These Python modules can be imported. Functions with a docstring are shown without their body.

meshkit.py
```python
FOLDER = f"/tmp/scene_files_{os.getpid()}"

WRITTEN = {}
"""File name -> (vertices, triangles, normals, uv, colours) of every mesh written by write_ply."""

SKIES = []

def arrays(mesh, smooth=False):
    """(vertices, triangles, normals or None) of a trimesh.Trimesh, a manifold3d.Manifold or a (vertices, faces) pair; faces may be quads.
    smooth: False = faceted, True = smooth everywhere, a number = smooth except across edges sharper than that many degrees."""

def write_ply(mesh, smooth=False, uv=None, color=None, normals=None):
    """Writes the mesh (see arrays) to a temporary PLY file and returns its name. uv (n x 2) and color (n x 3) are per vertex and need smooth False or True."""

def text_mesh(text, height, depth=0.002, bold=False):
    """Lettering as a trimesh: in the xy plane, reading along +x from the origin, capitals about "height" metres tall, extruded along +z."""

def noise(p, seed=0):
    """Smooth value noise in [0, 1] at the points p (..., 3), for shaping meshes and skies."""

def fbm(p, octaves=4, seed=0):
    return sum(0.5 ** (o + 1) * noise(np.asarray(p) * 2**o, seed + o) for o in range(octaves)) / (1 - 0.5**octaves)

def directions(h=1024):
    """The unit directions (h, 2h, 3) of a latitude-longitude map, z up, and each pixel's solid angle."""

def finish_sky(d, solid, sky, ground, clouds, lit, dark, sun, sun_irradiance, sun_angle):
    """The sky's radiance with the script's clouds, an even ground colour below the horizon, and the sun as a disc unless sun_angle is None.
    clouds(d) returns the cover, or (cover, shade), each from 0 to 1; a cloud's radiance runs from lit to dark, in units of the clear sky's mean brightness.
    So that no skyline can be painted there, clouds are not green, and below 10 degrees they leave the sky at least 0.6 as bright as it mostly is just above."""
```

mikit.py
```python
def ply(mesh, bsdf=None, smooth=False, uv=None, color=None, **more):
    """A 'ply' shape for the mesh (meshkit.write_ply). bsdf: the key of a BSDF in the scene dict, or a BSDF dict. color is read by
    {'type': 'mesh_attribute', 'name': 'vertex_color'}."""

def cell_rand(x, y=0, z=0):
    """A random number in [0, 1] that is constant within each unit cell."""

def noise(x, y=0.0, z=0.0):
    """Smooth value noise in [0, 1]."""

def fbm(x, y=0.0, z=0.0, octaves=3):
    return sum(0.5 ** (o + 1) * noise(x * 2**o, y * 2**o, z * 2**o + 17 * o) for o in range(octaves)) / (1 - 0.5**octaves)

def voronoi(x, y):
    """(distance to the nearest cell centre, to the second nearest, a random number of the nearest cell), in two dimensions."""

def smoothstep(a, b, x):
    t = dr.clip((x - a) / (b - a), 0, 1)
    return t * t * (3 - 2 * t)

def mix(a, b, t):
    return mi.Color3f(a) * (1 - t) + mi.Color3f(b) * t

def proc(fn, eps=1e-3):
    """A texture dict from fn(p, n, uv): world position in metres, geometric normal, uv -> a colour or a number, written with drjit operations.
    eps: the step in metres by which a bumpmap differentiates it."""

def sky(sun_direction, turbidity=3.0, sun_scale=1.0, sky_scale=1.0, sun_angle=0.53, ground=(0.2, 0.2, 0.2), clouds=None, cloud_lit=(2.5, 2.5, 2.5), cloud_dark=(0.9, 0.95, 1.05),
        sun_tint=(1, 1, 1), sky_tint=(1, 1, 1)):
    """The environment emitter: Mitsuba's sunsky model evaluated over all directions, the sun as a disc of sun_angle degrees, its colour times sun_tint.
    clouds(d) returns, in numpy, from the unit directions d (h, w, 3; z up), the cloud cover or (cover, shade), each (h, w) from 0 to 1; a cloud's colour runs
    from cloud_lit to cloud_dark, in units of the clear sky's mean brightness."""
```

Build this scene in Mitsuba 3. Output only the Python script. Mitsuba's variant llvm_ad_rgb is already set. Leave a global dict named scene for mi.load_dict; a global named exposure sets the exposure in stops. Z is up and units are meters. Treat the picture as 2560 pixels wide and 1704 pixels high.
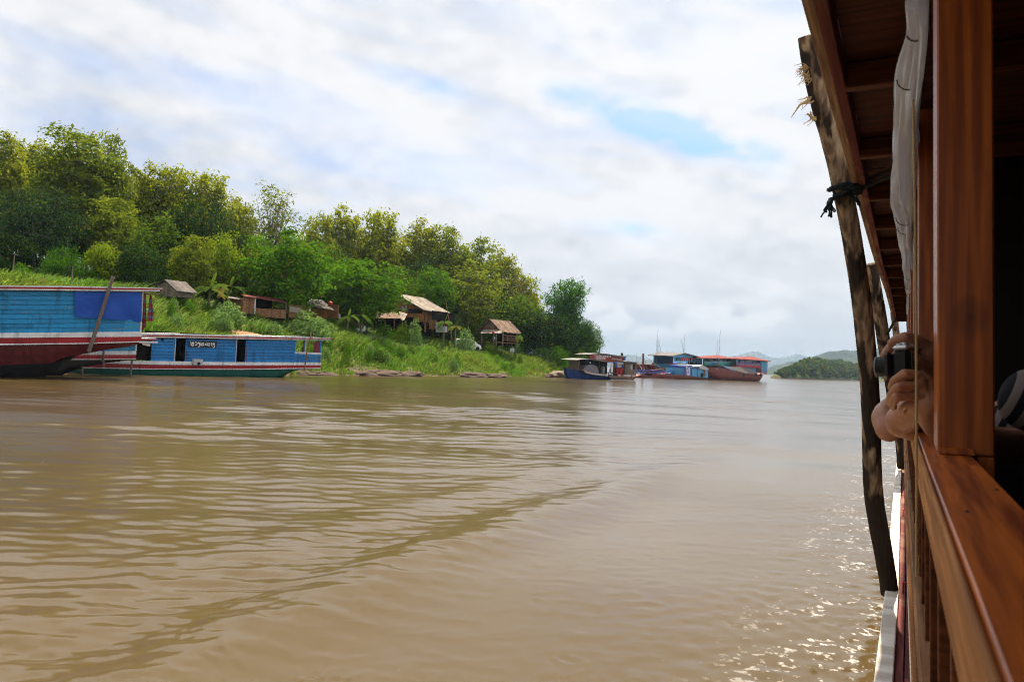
import math, random
import numpy as np, trimesh, drjit as dr, mitsuba as mi
import manifold3d as m3
from shapely.geometry import Polygon, LineString
from shapely.ops import unary_union
import mikit, meshkit
from mikit import noise, fbm, smoothstep, mix, cell_rand

T = mi.ScalarTransform4f
scene, labels = {}, {}
rng = np.random.default_rng(7)
random.seed(7)

# ---------------------------------------------------------------- camera, light, exposure
F, EYE = 1970.0, 1.9                       # focal length in pixels of a 2560 wide frame, eye height over the river
ROLL, PITCH = math.radians(2.7), math.atan(52 / 1970.0)
C = np.array([0, 0, EYE])
FW = np.array([0, math.cos(PITCH), math.sin(PITCH)])
_r0 = np.array([1.0, 0, 0]); _u0 = np.cross(_r0, FW)
R = _r0 * math.cos(ROLL) + _u0 * math.sin(ROLL)
U = _u0 * math.cos(ROLL) - _r0 * math.sin(ROLL)
SIGMA = 0.00019
scene['air'] = {'type': 'homogeneous', 'albedo': {'type': 'rgb', 'value': [0.60, 0.78, 0.98]}, 'phase': {'type': 'hg', 'g': 0.8}, 'sigma_t': {'type': 'rgb', 'value': [SIGMA * 0.95, SIGMA, SIGMA * 1.05]}}
scene['camera'] = {'type': 'thinlens', 'fov': 2 * math.degrees(math.atan(1280 / F)), 'fov_axis': 'x', 'near_clip': 0.05, 'far_clip': 40000.0,
                   'aperture_radius': 0.0011, 'focus_distance': 40.0,
                   'to_world': T().look_at(origin=C.tolist(), target=(C + FW).tolist(), up=U.tolist()),
                   'medium': {'type': 'ref', 'id': 'air'}}


def clouds(d):
    az = np.degrees(np.arctan2(d[..., 0], d[..., 1])); el = np.degrees(np.arcsin(d[..., 2]))
    h = np.maximum(d[..., 2], 0.05)
    q = np.stack([d[..., 0] / (h + 0.15), d[..., 1] / (h + 0.15), 0 * h], -1)
    a = meshkit.fbm(q * 1.1 + 3.1, 6, 3); b = meshkit.fbm(q * np.array([2.2, 3.6, 1]) + 9.7, 6, 8)
    s = meshkit.fbm(np.stack([az / 9.0, el / 4.0, 0 * az], -1) + 5.0, 6, 21)
    w = meshkit.fbm(np.stack([az / 3.0, el / 1.6, 0 * az], -1), 5, 33) - 0.5

    def gap(a0, e0, ra, re, tilt):
        x, y = az - a0, el - e0
        x, y = x + tilt * y * 0, y + tilt * x
        g = np.exp(-((x / ra) ** 2 + (y / re) ** 2))
        return g
    ga = gap(8.2, 17.5, 6.3, 1.0, 0.24) + 0.8 * gap(14.0, 15.6, 3.2, 0.8, 0.2) + 0.35 * gap(-8.5, 19.2, 4.0, 0.8, 0.12) + 0.3 * gap(8.0, 10.0, 2.6, 0.5, 0.05)
    gb = gap(-24.0, 12.4, 8.5, 2.6, 0.22) + 0.7 * gap(-15.0, 13.6, 5.0, 1.8, 0.35)
    ga = np.clip(ga * (1.4 + 5.0 * w + 1.6 * (s - 0.5)), 0, 1)
    gb = np.clip(gb * (1.15 + 2.4 * w), 0, 1)
    wisp = np.clip(3.0 * (meshkit.fbm(np.stack([az / 7.0 + 0.35 * el, el / 2.2, 0 * az], -1) + 11.0, 6, 61) - 0.47), -1, 1)
    cover = np.clip(0.93 + 0.22 * wisp + 0.4 * (a - 0.5) - 0.86 * ga - 0.30 * gb, 0.05, 1)
    low = np.exp(-(el / 7.0) ** 2)
    fine = meshkit.fbm(np.stack([az / 1.3, el / 0.8, 0 * az], -1) + 7.0, 5, 81) - 0.5
    bank = gap(6.6, 3.7, 2.2, 1.1, 0.0) + gap(15.8, 3.9, 2.6, 1.0, 0.0) + 0.6 * gap(11.0, 2.9, 3.0, 0.6, 0.0) + 0.5 * gap(-22.0, 9.6, 1.2, 0.7, 0.0) + 0.6 * gap(-34.0, 4.0, 5.0, 1.2, 0.0)
    puff = np.clip((meshkit.fbm(np.stack([az / 1.9, el / 1.1, 0 * az], -1) + 2.0, 6, 41) - 0.36) * 4.5, 0, 1) * np.clip(bank * 1.5, 0, 1)
    cover = np.clip(cover + 0.5 * low * (1 - 0.8 * ga), 0, 1)
    shade = np.clip(0.20 + 0.8 * (b - 0.5) + 0.8 * (s - 0.5) + 0.65 * fine - 0.30 * wisp + 0.46 * low + 0.50 * gb - 1.1 * puff - 0.010 * (el - 15), 0, 1)
    return cover, shade


scene['sky'] = mikit.sky((0.10, 0.46, 0.88), turbidity=3.0, sun_scale=2.4, sky_scale=2.0, sun_angle=0.6, clouds=clouds, cloud_lit=(1.72, 1.71, 1.72), cloud_dark=(1.06, 1.11, 1.20), sky_tint=(0.74, 0.87, 1.12), ground=(0.16, 0.12, 0.07))
exposure = 1.65


# ---------------------------------------------------------------- helpers
def ray(x, y): return FW + (x - 1280) / F * R - (y - 852) / F * U
def onto_z(x, y, z=0.0):
    d = ray(x, y); return C + d * (z - EYE) / d[2]
def at_y(x, y, Y):
    d = ray(x, y); return C + d * Y / d[1]
def at_depth(x, y, z): return C + ray(x, y) * z

FB = ray(2258, 946); FB = FB / np.linalg.norm(FB)          # axes of the boat the photographer sits in
UB = U - (U @ FB) * FB; UB /= np.linalg.norm(UB); RB = np.cross(FB, UB)


class Frame:
    """A local frame: x along a facade, y into it (away from the river), z up."""
    def __init__(s, o, ex, ey=None, ez=(0, 0, 1)):
        s.o = np.asarray(o, float); s.ex = np.asarray(ex, float) / np.linalg.norm(ex); s.ez = np.asarray(ez, float)
        s.ey = np.cross(s.ez, s.ex) if ey is None else np.asarray(ey, float)
        s.A = np.stack([s.ex, s.ey, s.ez], 1)
    def w(s, p): return np.asarray(p, float) @ s.A.T + s.o
    def px(s, x, y, off=0.0):
        d = ray(x, y); k = ((s.o - C) @ s.ey + off) / (d @ s.ey)
        q = (C + k * d - s.o) @ s.A
        return np.array([q[0], q[2]])
    def pxs(s, pts, off=0.0): return [s.px(x, y, off) for x, y in pts]

def face_frame(a, b):
    """Vertical plane through two ground points, left to right as seen from the river."""
    e = np.array([b[0] - a[0], b[1] - a[1], 0.0]); return Frame([a[0], a[1], 0], e)

WORLD = Frame([0, 0, 0], [1, 0, 0])
BOAT = Frame(C, RB, FB, UB)                # x outboard(-) / inboard(+), y forward, z up; origin at the eye


class MB:
    def __init__(s): s.V, s.Fc, s.n = [], [], 0
    def add(s, v, f):
        s.V.append(np.asarray(v, float)); s.Fc.append(np.asarray(f, int) + s.n); s.n += len(v); return s
    def mesh(s, m): return s.add(m.vertices, m.faces)
    def box(s, x0, x1, y0, y1, z0, z1):
        v = [[x, y, z] for x in (x0, x1) for y in (y0, y1) for z in (z0, z1)]
        return s.hexa(v)
    def hexa(s, v):
        return s.add(v, [[0, 1, 3], [0, 3, 2], [4, 6, 7], [4, 7, 5], [0, 4, 5], [0, 5, 1], [2, 3, 7], [2, 7, 6], [0, 2, 6], [0, 6, 4], [1, 5, 7], [1, 7, 3]])
    def slab(s, x0, x1, y0, y1, zb0, zb1, zt0, zt1):
        """A board whose lower and upper edge slope from x0 to x1."""
        return s.hexa([[x0, y0, zb0], [x0, y0, zt0], [x0, y1, zb0], [x0, y1, zt0], [x1, y0, zb1], [x1, y0, zt1], [x1, y1, zb1], [x1, y1, zt1]])
    def cbox(s, x0, x1, y0, y1, z0, z1, c=0.004):
        p = []
        for sx in (0, 1):
            for sy in (0, 1):
                for sz in (0, 1):
                    b = np.array([(x0, x1)[sx], (y0, y1)[sy], (z0, z1)[sz]]); k = np.array([1 - 2 * sx, 1 - 2 * sy, 1 - 2 * sz]) * c
                    for i in range(3):
                        q = b + k; q[i] = b[i]; p.append(q)
        return s.mesh(trimesh.convex.convex_hull(np.array(p)))
    def prism(s, pts, y0, y1):
        """A polygon in the xz plane, thickened from y0 to y1."""
        poly = Polygon(pts)
        if not poly.is_valid: poly = poly.buffer(0)
        for g in getattr(poly, 'geoms', [poly]):
            m = trimesh.creation.extrude_polygon(g, 1.0, engine='earcut')
            v = np.array(m.vertices); v = np.stack([v[:, 0], y1 + (y0 - y1) * v[:, 2], v[:, 1]], 1)
            s.add(v, m.faces)
        return s
    def tube(s, pts, rad, n=8):
        p = np.asarray(pts, float); k = len(p); rad = np.broadcast_to(rad, (k,))
        t = np.gradient(p, axis=0); t /= np.linalg.norm(t, axis=1, keepdims=True) + 1e-12
        a = np.zeros_like(p); ref = np.array([0, 0, 1.0]) if abs(t[0][2]) < 0.9 else np.array([1.0, 0, 0])
        for i in range(k):
            x = np.cross(t[i], ref); x /= np.linalg.norm(x) + 1e-12; a[i] = x; ref = np.cross(x, t[i])
        b = np.cross(t, a); an = np.arange(n) * 2 * np.pi / n
        v = p[:, None] + rad[:, None, None] * (np.cos(an)[None, :, None] * a[:, None] + np.sin(an)[None, :, None] * b[:, None])
        v = np.vstack([v.reshape(-1, 3), p[:1], p[-1:]])
        f = []
        for i in range(k - 1):
            for j in range(n):
                q = [i * n + j, i * n + (j + 1) % n, (i + 1) * n + (j + 1) % n, (i + 1) * n + j]
                f += [[q[0], q[1], q[2]], [q[0], q[2], q[3]]]
        for j in range(n): f += [[k * n, (j + 1) % n, j], [k * n + 1, (k - 1) * n + j, (k - 1) * n + (j + 1) % n]]
        return s.add(v, f)
    def rod(s, a, b, r, n=6): return s.tube([a, b], r, n)
    def loft(s, rings, cap=True):
        rings = np.asarray(rings, float); k, n = rings.shape[:2]; f = []
        for i in range(k - 1):
            for j in range(n):
                q = [i * n + j, i * n + (j + 1) % n, (i + 1) * n + (j + 1) % n, (i + 1) * n + j]
                f += [[q[0], q[1], q[2]], [q[0], q[2], q[3]]]
        if cap:
            for j in range(1, n - 1): f += [[0, j + 1, j], [(k - 1) * n, (k - 1) * n + j, (k - 1) * n + j + 1]]
        return s.add(rings.reshape(-1, 3), f)
    def arr(s): return np.vstack(s.V), np.vstack(s.Fc)


count = {}
def numbered(k):
    n = count.get(k, -1) + 1; count[k] = n
    return k if n == 0 else f'{k}_{n:03d}'

def say(key, label=None, cat=None, group=None, kind=None):
    d = {k: v for k, v in (('label', label), ('category', cat), ('group', group), ('kind', kind)) if v}
    if d: labels.setdefault(key, {}).update(d)
    return key

def thing(name, label, cat, group=None): return say(numbered(name), label, cat, group)

def put(key, mesh, bsdf, fr=WORLD, smooth=False, tone=None, color=None, label=None, cat=None, group=None, kind=None):
    """One entry of the scene: a mesh in the frame fr. tone: a number in [0, 1] carried in uv, by which alike pieces differ."""
    key = numbered(key)
    v, f = mesh.arr() if isinstance(mesh, MB) else ((np.array(mesh.vertices), np.array(mesh.faces)) if hasattr(mesh, 'vertices') else mesh)
    v = fr.w(v)
    if np.linalg.det(fr.A) < 0: f = f[:, ::-1]
    uv = None
    if tone is not None and (smooth is False or smooth is True): uv = np.tile([[tone, tone]], (len(v), 1))
    scene[key] = mikit.ply((v, f), bsdf, smooth=smooth, uv=uv, color=color)
    return say(key, label, cat, group, kind)

def part(parent, name, mesh, bsdf, fr=WORLD, **k): return put(parent + '__' + name, mesh, bsdf, fr, **k)

def lin(pts):
    """A function through (x, z) points, straight between them."""
    p = np.array(sorted(map(tuple, pts))); return lambda x: np.interp(x, p[:, 0], p[:, 1])

def plank_wall(parent, fr, x0, x1, zb, zt, n, mat, y0=-0.03, y1=0.0, holes=(), joints=0.3, gap=0.022, name='plank', seed=0):
    """Horizontal boards, each a part. holes: (x0, x1, z0, z1) openings. zb, zt: functions of x."""
    r = np.random.default_rng(seed)
    for k in range(n):
        lo = lambda x: zb(x) + (zt(x) - zb(x)) * k / n
        hi = lambda x: zb(x) + (zt(x) - zb(x)) * (k + 1) / n - gap
        segs = [(x0, x1)]
        for (a, b, z0, z1) in holes:
            mid = (lo((a + b) / 2) + hi((a + b) / 2)) / 2
            if z0 < mid < z1:
                segs = [q for (p0, p1) in segs for q in ((p0, min(p1, a)), (max(p0, b), p1)) if q[1] - q[0] > 0.02]
        for (a, b) in segs:
            cuts = [a]
            if b - a > 3.0:
                c = a + r.uniform(1.2, 4.5)
                while c < b - 1.0:
                    cuts.append(c); c += r.uniform(2.0, 5.0)
            cuts.append(b)
            for p, q in zip(cuts, cuts[1:]):
                dy = r.uniform(-0.006, 0.006)
                part(parent, name, MB().slab(p, q - gap * 0.5, y0 + dy, y1, lo(p), lo(q), hi(p), hi(q)), mat, fr, tone=float(r.uniform()))

def board_wall(parent, fr, x0, x1, zb, zt, n, mat, y0=-0.03, y1=0.0, gap=0.012, name='board', seed=0, skip=()):
    """Upright boards, each a part. zb, zt: functions of x."""
    r = np.random.default_rng(seed); e = np.linspace(x0, x1, n + 1)
    for i in range(n):
        a, b = e[i], e[i + 1] - gap
        m = (a + b) / 2
        lo, hi = zb(m), zt(m)
        for (s0, s1, z0, z1) in skip:
            if s0 < m < s1:
                if z1 >= hi: hi = z0
                else:
                    part(parent, name, MB().box(a, b, y0, y1, z1, hi), mat, fr, tone=float(r.uniform())); hi = z0
        if hi - lo > 0.03:
            part(parent, name, MB().slab(a, b, y0 + r.uniform(-.006, .006), y1, lo, lo, hi if hi != zt(m) else zt(a), hi if hi != zt(m) else zt(b)), mat, fr, tone=float(r.uniform()))


# ---------------------------------------------------------------- materials
def bsdf(name, d): scene[name] = d; return name
def rgb(c): return {'type': 'rgb', 'value': [float(x) for x in c]}
def flat(name, c, rough=0.6, spec=0.4, metallic=0.0, **k):
    return bsdf(name, {'type': 'twosided', 'bsdf': {'type': 'principled', 'base_color': rgb(c) if not isinstance(c, dict) else c, 'roughness': rough, 'specular': spec, 'metallic': metallic, **k}})

def paint(name, c, wear=(0.25, 0.2, 0.16), amount=0.25, rough=0.5, streak=(3.0, 3.0, 14.0), spread=0.35):
    """Painted, weathered boards: tone per board (uv.x), streaks along the boards, scuffs down to the wood."""
    def fn(p, n, uv):
        g = fbm(p.x * streak[0], p.y * streak[1], p.z * streak[2], 3)
        t = (uv.x - 0.5) * spread + (g - 0.5) * 0.55
        col = mi.Color3f(c) * (1 + t)
        w = smoothstep(0.62, 0.78, fbm(p.x * 1.3 + 5, p.y * 1.3, p.z * 9.0, 4)) * amount
        grime = smoothstep(0.50, 0.80, fbm(p.x * 5.0, p.y * 5.0, p.z * 0.7 + 3, 4))
        return mix(col, wear, w) * (1 - 0.38 * grime)
    return flat(name, mikit.proc(fn), rough, 0.35)

def timber(name, c0, c1, rough=0.7, freq=(8.0, 8.0, 8.0), spread=0.5):
    def fn(p, n, uv):
        g = fbm(p.x * freq[0] + uv.x * 31, p.y * freq[1], p.z * freq[2], 4)
        return mix(c0, c1, smoothstep(0.25, 0.75, g)) * (1 + (uv.x - 0.5) * spread)
    return flat(name, mikit.proc(fn), rough, 0.3)

paint('blue_paint', (0.010, 0.22, 0.46), (0.12, 0.24, 0.32), 0.5)
paint('deep_blue_paint', (0.012, 0.18, 0.47), (0.10, 0.20, 0.32), 0.5)
paint('white_paint', (0.66, 0.66, 0.66), (0.34, 0.3, 0.26), 0.4, streak=(2, 2, 5), spread=0.2)
paint('red_paint', (0.30, 0.010, 0.012), (0.14, 0.03, 0.02), 0.4)
paint('maroon_paint', (0.090, 0.004, 0.005), (0.03, 0.008, 0.006), 0.5)
paint('green_paint', (0.004, 0.085, 0.06), (0.03, 0.05, 0.03), 0.5)
paint('rust_paint', (0.21, 0.055, 0.042), (0.09, 0.03, 0.02), 0.6, streak=(1.2, 1.2, 1.2))
paint('grey_metal_roof', (0.22, 0.205, 0.20), (0.08, 0.05, 0.038), 0.7, streak=(1.5, 1.5, 1.5))
timber('old_timber', (0.16, 0.07, 0.032), (0.33, 0.16, 0.07))
timber('grey_timber', (0.10, 0.075, 0.06), (0.22, 0.17, 0.13))
timber('orange_timber', (0.17, 0.065, 0.02), (0.33, 0.14, 0.045))
timber('thatch', (0.12, 0.10, 0.08), (0.27, 0.235, 0.19), 0.9, (3.0, 3.0, 3.0), 0.5)
timber('brown_thatch', (0.09, 0.058, 0.04), (0.19, 0.125, 0.085), 0.9, (3.0, 3.0, 3.0), 0.5)
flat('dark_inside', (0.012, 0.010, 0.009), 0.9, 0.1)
flat('tarp_blue', (0.003, 0.065, 0.38), 0.55)
flat('black_paint', (0.012, 0.012, 0.014), 0.5)
flat('letter_white', (0.75, 0.75, 0.75), 0.6)
flat('plain_white', (0.7, 0.7, 0.7), 0.5)
flat('light_grey', (0.42, 0.43, 0.45), 0.5)
flat('mid_grey', (0.2, 0.2, 0.22), 0.5)
flat('red_roof', (0.17, 0.032, 0.03), 0.8, 0.2)
flat('bright_red', (0.45, 0.02, 0.015), 0.5)
flat('teal_paint', (0.03, 0.22, 0.19), 0.5)
flat('pale_blue', (0.25, 0.40, 0.62), 0.6)
flat('window_glass', (0.02, 0.025, 0.03), 0.12, 0.6)
flat('sky_blue_paint', (0.05, 0.27, 0.46), 0.5)
flat('steel_blue', (0.02, 0.07, 0.30), 0.45)
flat('canvas', (0.46, 0.40, 0.33), 0.9, 0.1)
flat('rubber', (0.015, 0.015, 0.015), 0.8, 0.2)
flat('flag_cloth', (0.30, 0.08, 0.10), 0.9, 0.1)
flat('plaid_cloth', mikit.proc(lambda p, n, uv: mix(mix((0.16, 0.19, 0.30), (0.35, 0.06, 0.07), smoothstep(0.1, 0.2, noise(p.z * 7.0, 3.3, 1.0) - 0.45)), (0.6, 0.55, 0.58), smoothstep(0.62, 0.7, noise(p.x * 9.0, p.y * 9.0, 0.5)))), 0.9, 0.1)

# ---------------------------------------------------------------- the setting: river, bank, hills
SHORE = np.array([(-130, -160), (-60, -25), (-38, 20), (-29, 38), (-21.5, 54.5), (-15.6, 67.4), (-8.9, 81), (0, 99), (9.2, 117.7), (15, 131), (18.5, 146), (17, 165), (5, 190), (-40, 240), (-200, 330)], float)

def shore_dist(x, y):
    """Distance inland from the waterline (negative over the river)."""
    x, y = np.asarray(x, float), np.asarray(y, float); best = np.full(x.shape, 1e9); sgn = np.ones(x.shape)
    for (ax, ay), (bx, by) in zip(SHORE[:-1], SHORE[1:]):
        ex, ey = bx - ax, by - ay; L = ex * ex + ey * ey
        t = np.clip(((x - ax) * ex + (y - ay) * ey) / L, 0, 1); dx, dy = x - ax - t * ex, y - ay - t * ey
        d = np.hypot(dx, dy); side = np.where(ex * (y - ay) - ey * (x - ax) > 0, 1.0, -1.0)
        up = d < best - 1e-9; best = np.where(up, d, best); sgn = np.where(up, side, sgn)
    return best * sgn

def sstep(a, b, x):
    t = np.clip((x - a) / (b - a), 0, 1); return t * t * (3 - 2 * t)

def ground_z(x, y):
    x, y = np.asarray(x, float), np.asarray(y, float)
    d = shore_dist(x, y)
    hb = np.interp(y, [40, 70, 85, 110, 135, 160, 200], [6.7, 6.4, 5.9, 4.3, 3.1, 2.3, 2.0])
    n = meshkit.fbm(np.stack([x / 5.0, y / 5.0, 0 * x], -1), 4, 5) - 0.5
    n2 = meshkit.fbm(np.stack([x / 17.0, y / 17.0, 0 * x], -1), 3, 15) - 0.5
    t = np.clip(d / 17.0, 0, 1)
    z = hb * (0.82 * t + 0.18 * np.sin(t * np.pi / 2)) + np.where(d > 0, 1.0 * n + 0.9 * n2, 0.3 * n) * np.clip(d / 3.0 + 0.25, 0, 1) * np.where(d > 16, 0.45, 1)
    hill = np.interp(y, [60, 100, 130, 150, 175], [0.26, 0.24, 0.20, 0.12, 0.03])
    z = z + hill * np.clip(d - 26, 0, 48) * sstep(26, 36, d)
    return np.where(d < 0, np.maximum(-2.2, 0.35 * d), z) - 0.05

# bank: a sheet from below the waterline to the back of the hill
gx, gy = np.meshgrid(np.arange(-150, 26, 1.0), np.arange(-30, 262, 1.2), indexing='ij')
gd = shore_dist(gx, gy); gz = ground_z(gx, gy)
gi = np.arange(gx.size).reshape(gx.shape)
gf = np.stack([gi[:-1, :-1], gi[1:, :-1], gi[1:, 1:], gi[:-1, 1:]], -1).reshape(-1, 4)
gf = gf[(gd.ravel()[gf] > -6).any(1)]
gfv = np.vstack([gf[:, [0, 1, 2]], gf[:, [0, 2, 3]]])
def ground_hit(x, y):
    """The depth at which the bank is seen in that direction."""
    Y = np.arange(36.0, 165.0, 0.25); d = ray(x, y); p = C + d * (Y / d[1])[:, None]; under = (ground_z(p[:, 0], p[:, 1]) > p[:, 2]) & (shore_dist(p[:, 0], p[:, 1]) > 0)
    return float(Y[np.argmax(under)]) if under.any() else None
_soil = [(*at_y(x, y, ground_hit(x, y) or 70.0)[:2], r) for x, y, r in ((628, 834, 1.8), (620, 818, 1.2), (626, 800, 0.9), (690, 838, 1.8), (600, 836, 1.2), (655, 840, 1.5), (1405, 915, 2.6), (1385, 925, 2.0), (880, 925, 1.2), (1290, 862, 1.6))]

def bank_col(p, n, uv):
    g = fbm(p.x * 0.9, p.y * 0.9, p.z * 0.9, 4)
    col = mix((0.035, 0.055, 0.012), (0.085, 0.105, 0.02), smoothstep(0.3, 0.7, g))
    mud = mix((0.06, 0.042, 0.03), (0.13, 0.092, 0.068), smoothstep(0.3, 0.7, fbm(p.x * 2.0, p.y * 2.0, p.z * 3.0, 4)))
    k = 1 - smoothstep(0.35, 0.9, p.z + (g - 0.5) * 0.9)
    for sx, sy, sr in _soil:
        dd = dr.sqrt(dr.square(p.x - float(sx)) + dr.square(p.y - float(sy)))
        k = dr.maximum(k, 1 - smoothstep(0.5 * sr, 1.2 * sr, dd + (g - 0.5) * 2.0))
    return mix(col, mix(mud, (0.26, 0.15, 0.085), smoothstep(1.2, 2.5, p.z)), k)
flat('bank_soil', mikit.proc(bank_col), 0.95, 0.1)
put('riverbank', (np.stack([gx.ravel(), gy.ravel(), gz.ravel()], 1), gfv), 'bank_soil', smooth=True, kind='structure')

# river: one sheet to the horizon, fine where the boat passes
az = np.radians(np.concatenate([np.arange(-180, -38, 4.0), np.linspace(-37, 31, 520), np.arange(33, 181, 4.0)]))
rr = [0.7]
while rr[-1] < 8600:
    r = rr[-1]; rr.append(r + (max(0.02, 0.0062 * r) if r < 260 else 0.035 * r))
rr = np.array(rr)
wr, wa = np.meshgrid(rr, az, indexing='ij')
wx, wy = wr * np.sin(wa), wr * np.cos(wa)
wy = np.where(wy < -560, -560, wy)
cell = np.maximum(np.gradient(rr)[:, None] * np.ones_like(wa), wr * np.gradient(az)[None, :])
q = (wx - C[0]) * RB[0] + (wy - C[1]) * RB[1]              # distance from the boat's side (negative: out over the river)
al = (wx - C[0]) * FB[0] + (wy - C[1]) * FB[1]
wp = np.stack([wx, wy, 0 * wx], -1)
patch = meshkit.fbm(wp / 6.0, 3, 51); patch2 = meshkit.fbm(wp / np.array([14.0, 22.0, 1]), 3, 57)
warp = (meshkit.fbm(wp / 3.0, 3, 61) - 0.5)
out = sstep(-3.0, -4.0, q)                                  # 1 outside the bow wave
near = sstep(-2.2, -0.3, q) * (q < 2)
wr_ = np.random.default_rng(11); zw = np.zeros_like(wx)
def add_waves(n, l0, l1, mean, spread, slope, mod, seed):
    global zw
    g = np.random.default_rng(seed)
    for i in range(n):
        lam = l0 * (l1 / l0) ** ((i + g.uniform()) / n); th = math.radians(mean + g.normal() * spread); k = 2 * math.pi / lam
        fade = np.clip(lam / (2.6 * cell) - 0.35, 0, 1)
        ph = k * (wx * math.cos(th) + wy * math.sin(th)) + g.uniform() * 6.28 + warp * min(1.2, 2 * lam) * k * 0.22
        zw = zw + slope * math.sqrt(2.0 / n) / k * np.sin(ph) * fade * mod
calm = np.clip(0.35 + 1.8 * (patch2 - 0.32), 0.35, 1.4)
gust = np.clip(0.35 + 2.6 * (patch - 0.40), 0.30, 1.7)
far_off = np.clip(30.0 / np.maximum(wr, 30.0), 0.35, 1) ** 0.5
inside = 0.20 + 0.80 * out
add_waves(30, 0.5, 1.8, 92, 13, 0.068, gust * calm * inside * far_off * np.interp(wr, [7, 18], [1, 1.7]), 1)
add_waves(40, 0.16, 0.48, 92, 19, 0.135, (0.25 + 0.75 * gust) * (0.45 + 0.55 * calm) * (0.20 + 0.80 * out), 2)
add_waves(40, 0.07, 0.17, 92, 24, 0.085, (0.3 + 0.7 * gust) * (0.35 + 0.65 * out), 8)
add_waves(10, 3.0, 9.0, 80, 30, 0.014, far_off, 3)
add_waves(20, 0.12, 0.34, 70, 50, 0.075, (0.40 + 0.60 * near) * (q > -6) * (0.1 + 1.6 * meshkit.fbm(wp / 1.1, 3, 71) ** 1.5) * (1 - 0.6 * out), 4)
add_waves(20, 0.08, 0.30, 20, 60, 0.075, near * (0.2 + 1.5 * meshkit.fbm(wp / 0.8, 3, 72)), 5)
add_waves(16, 0.06, 0.13, 80, 50, 0.34, (q > -5.5) * (wr < 16) * np.clip(7.0 * (meshkit.fbm(wp / np.array([0.5, 0.32, 1]), 3, 91) - 0.66), 0, 1), 9)
qq = q + 0.8 * (meshkit.fbm(wp / np.array([3.5, 3.5, 1]), 3, 77) - 0.5) + 0.012 * (al - 6)
ridge = sstep(1.0, 3.5, al) * (1 - sstep(9, 24, al))
bow = np.exp(-((qq + 4.1) / 0.7) ** 2) * ridge
add_waves(22, 0.18, 0.5, 20, 30, 0.06, bow * np.clip(0.15 + 2.2 * (meshkit.fbm(wp / 0.9, 3, 78) - 0.3), 0, 1.5), 6)
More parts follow.
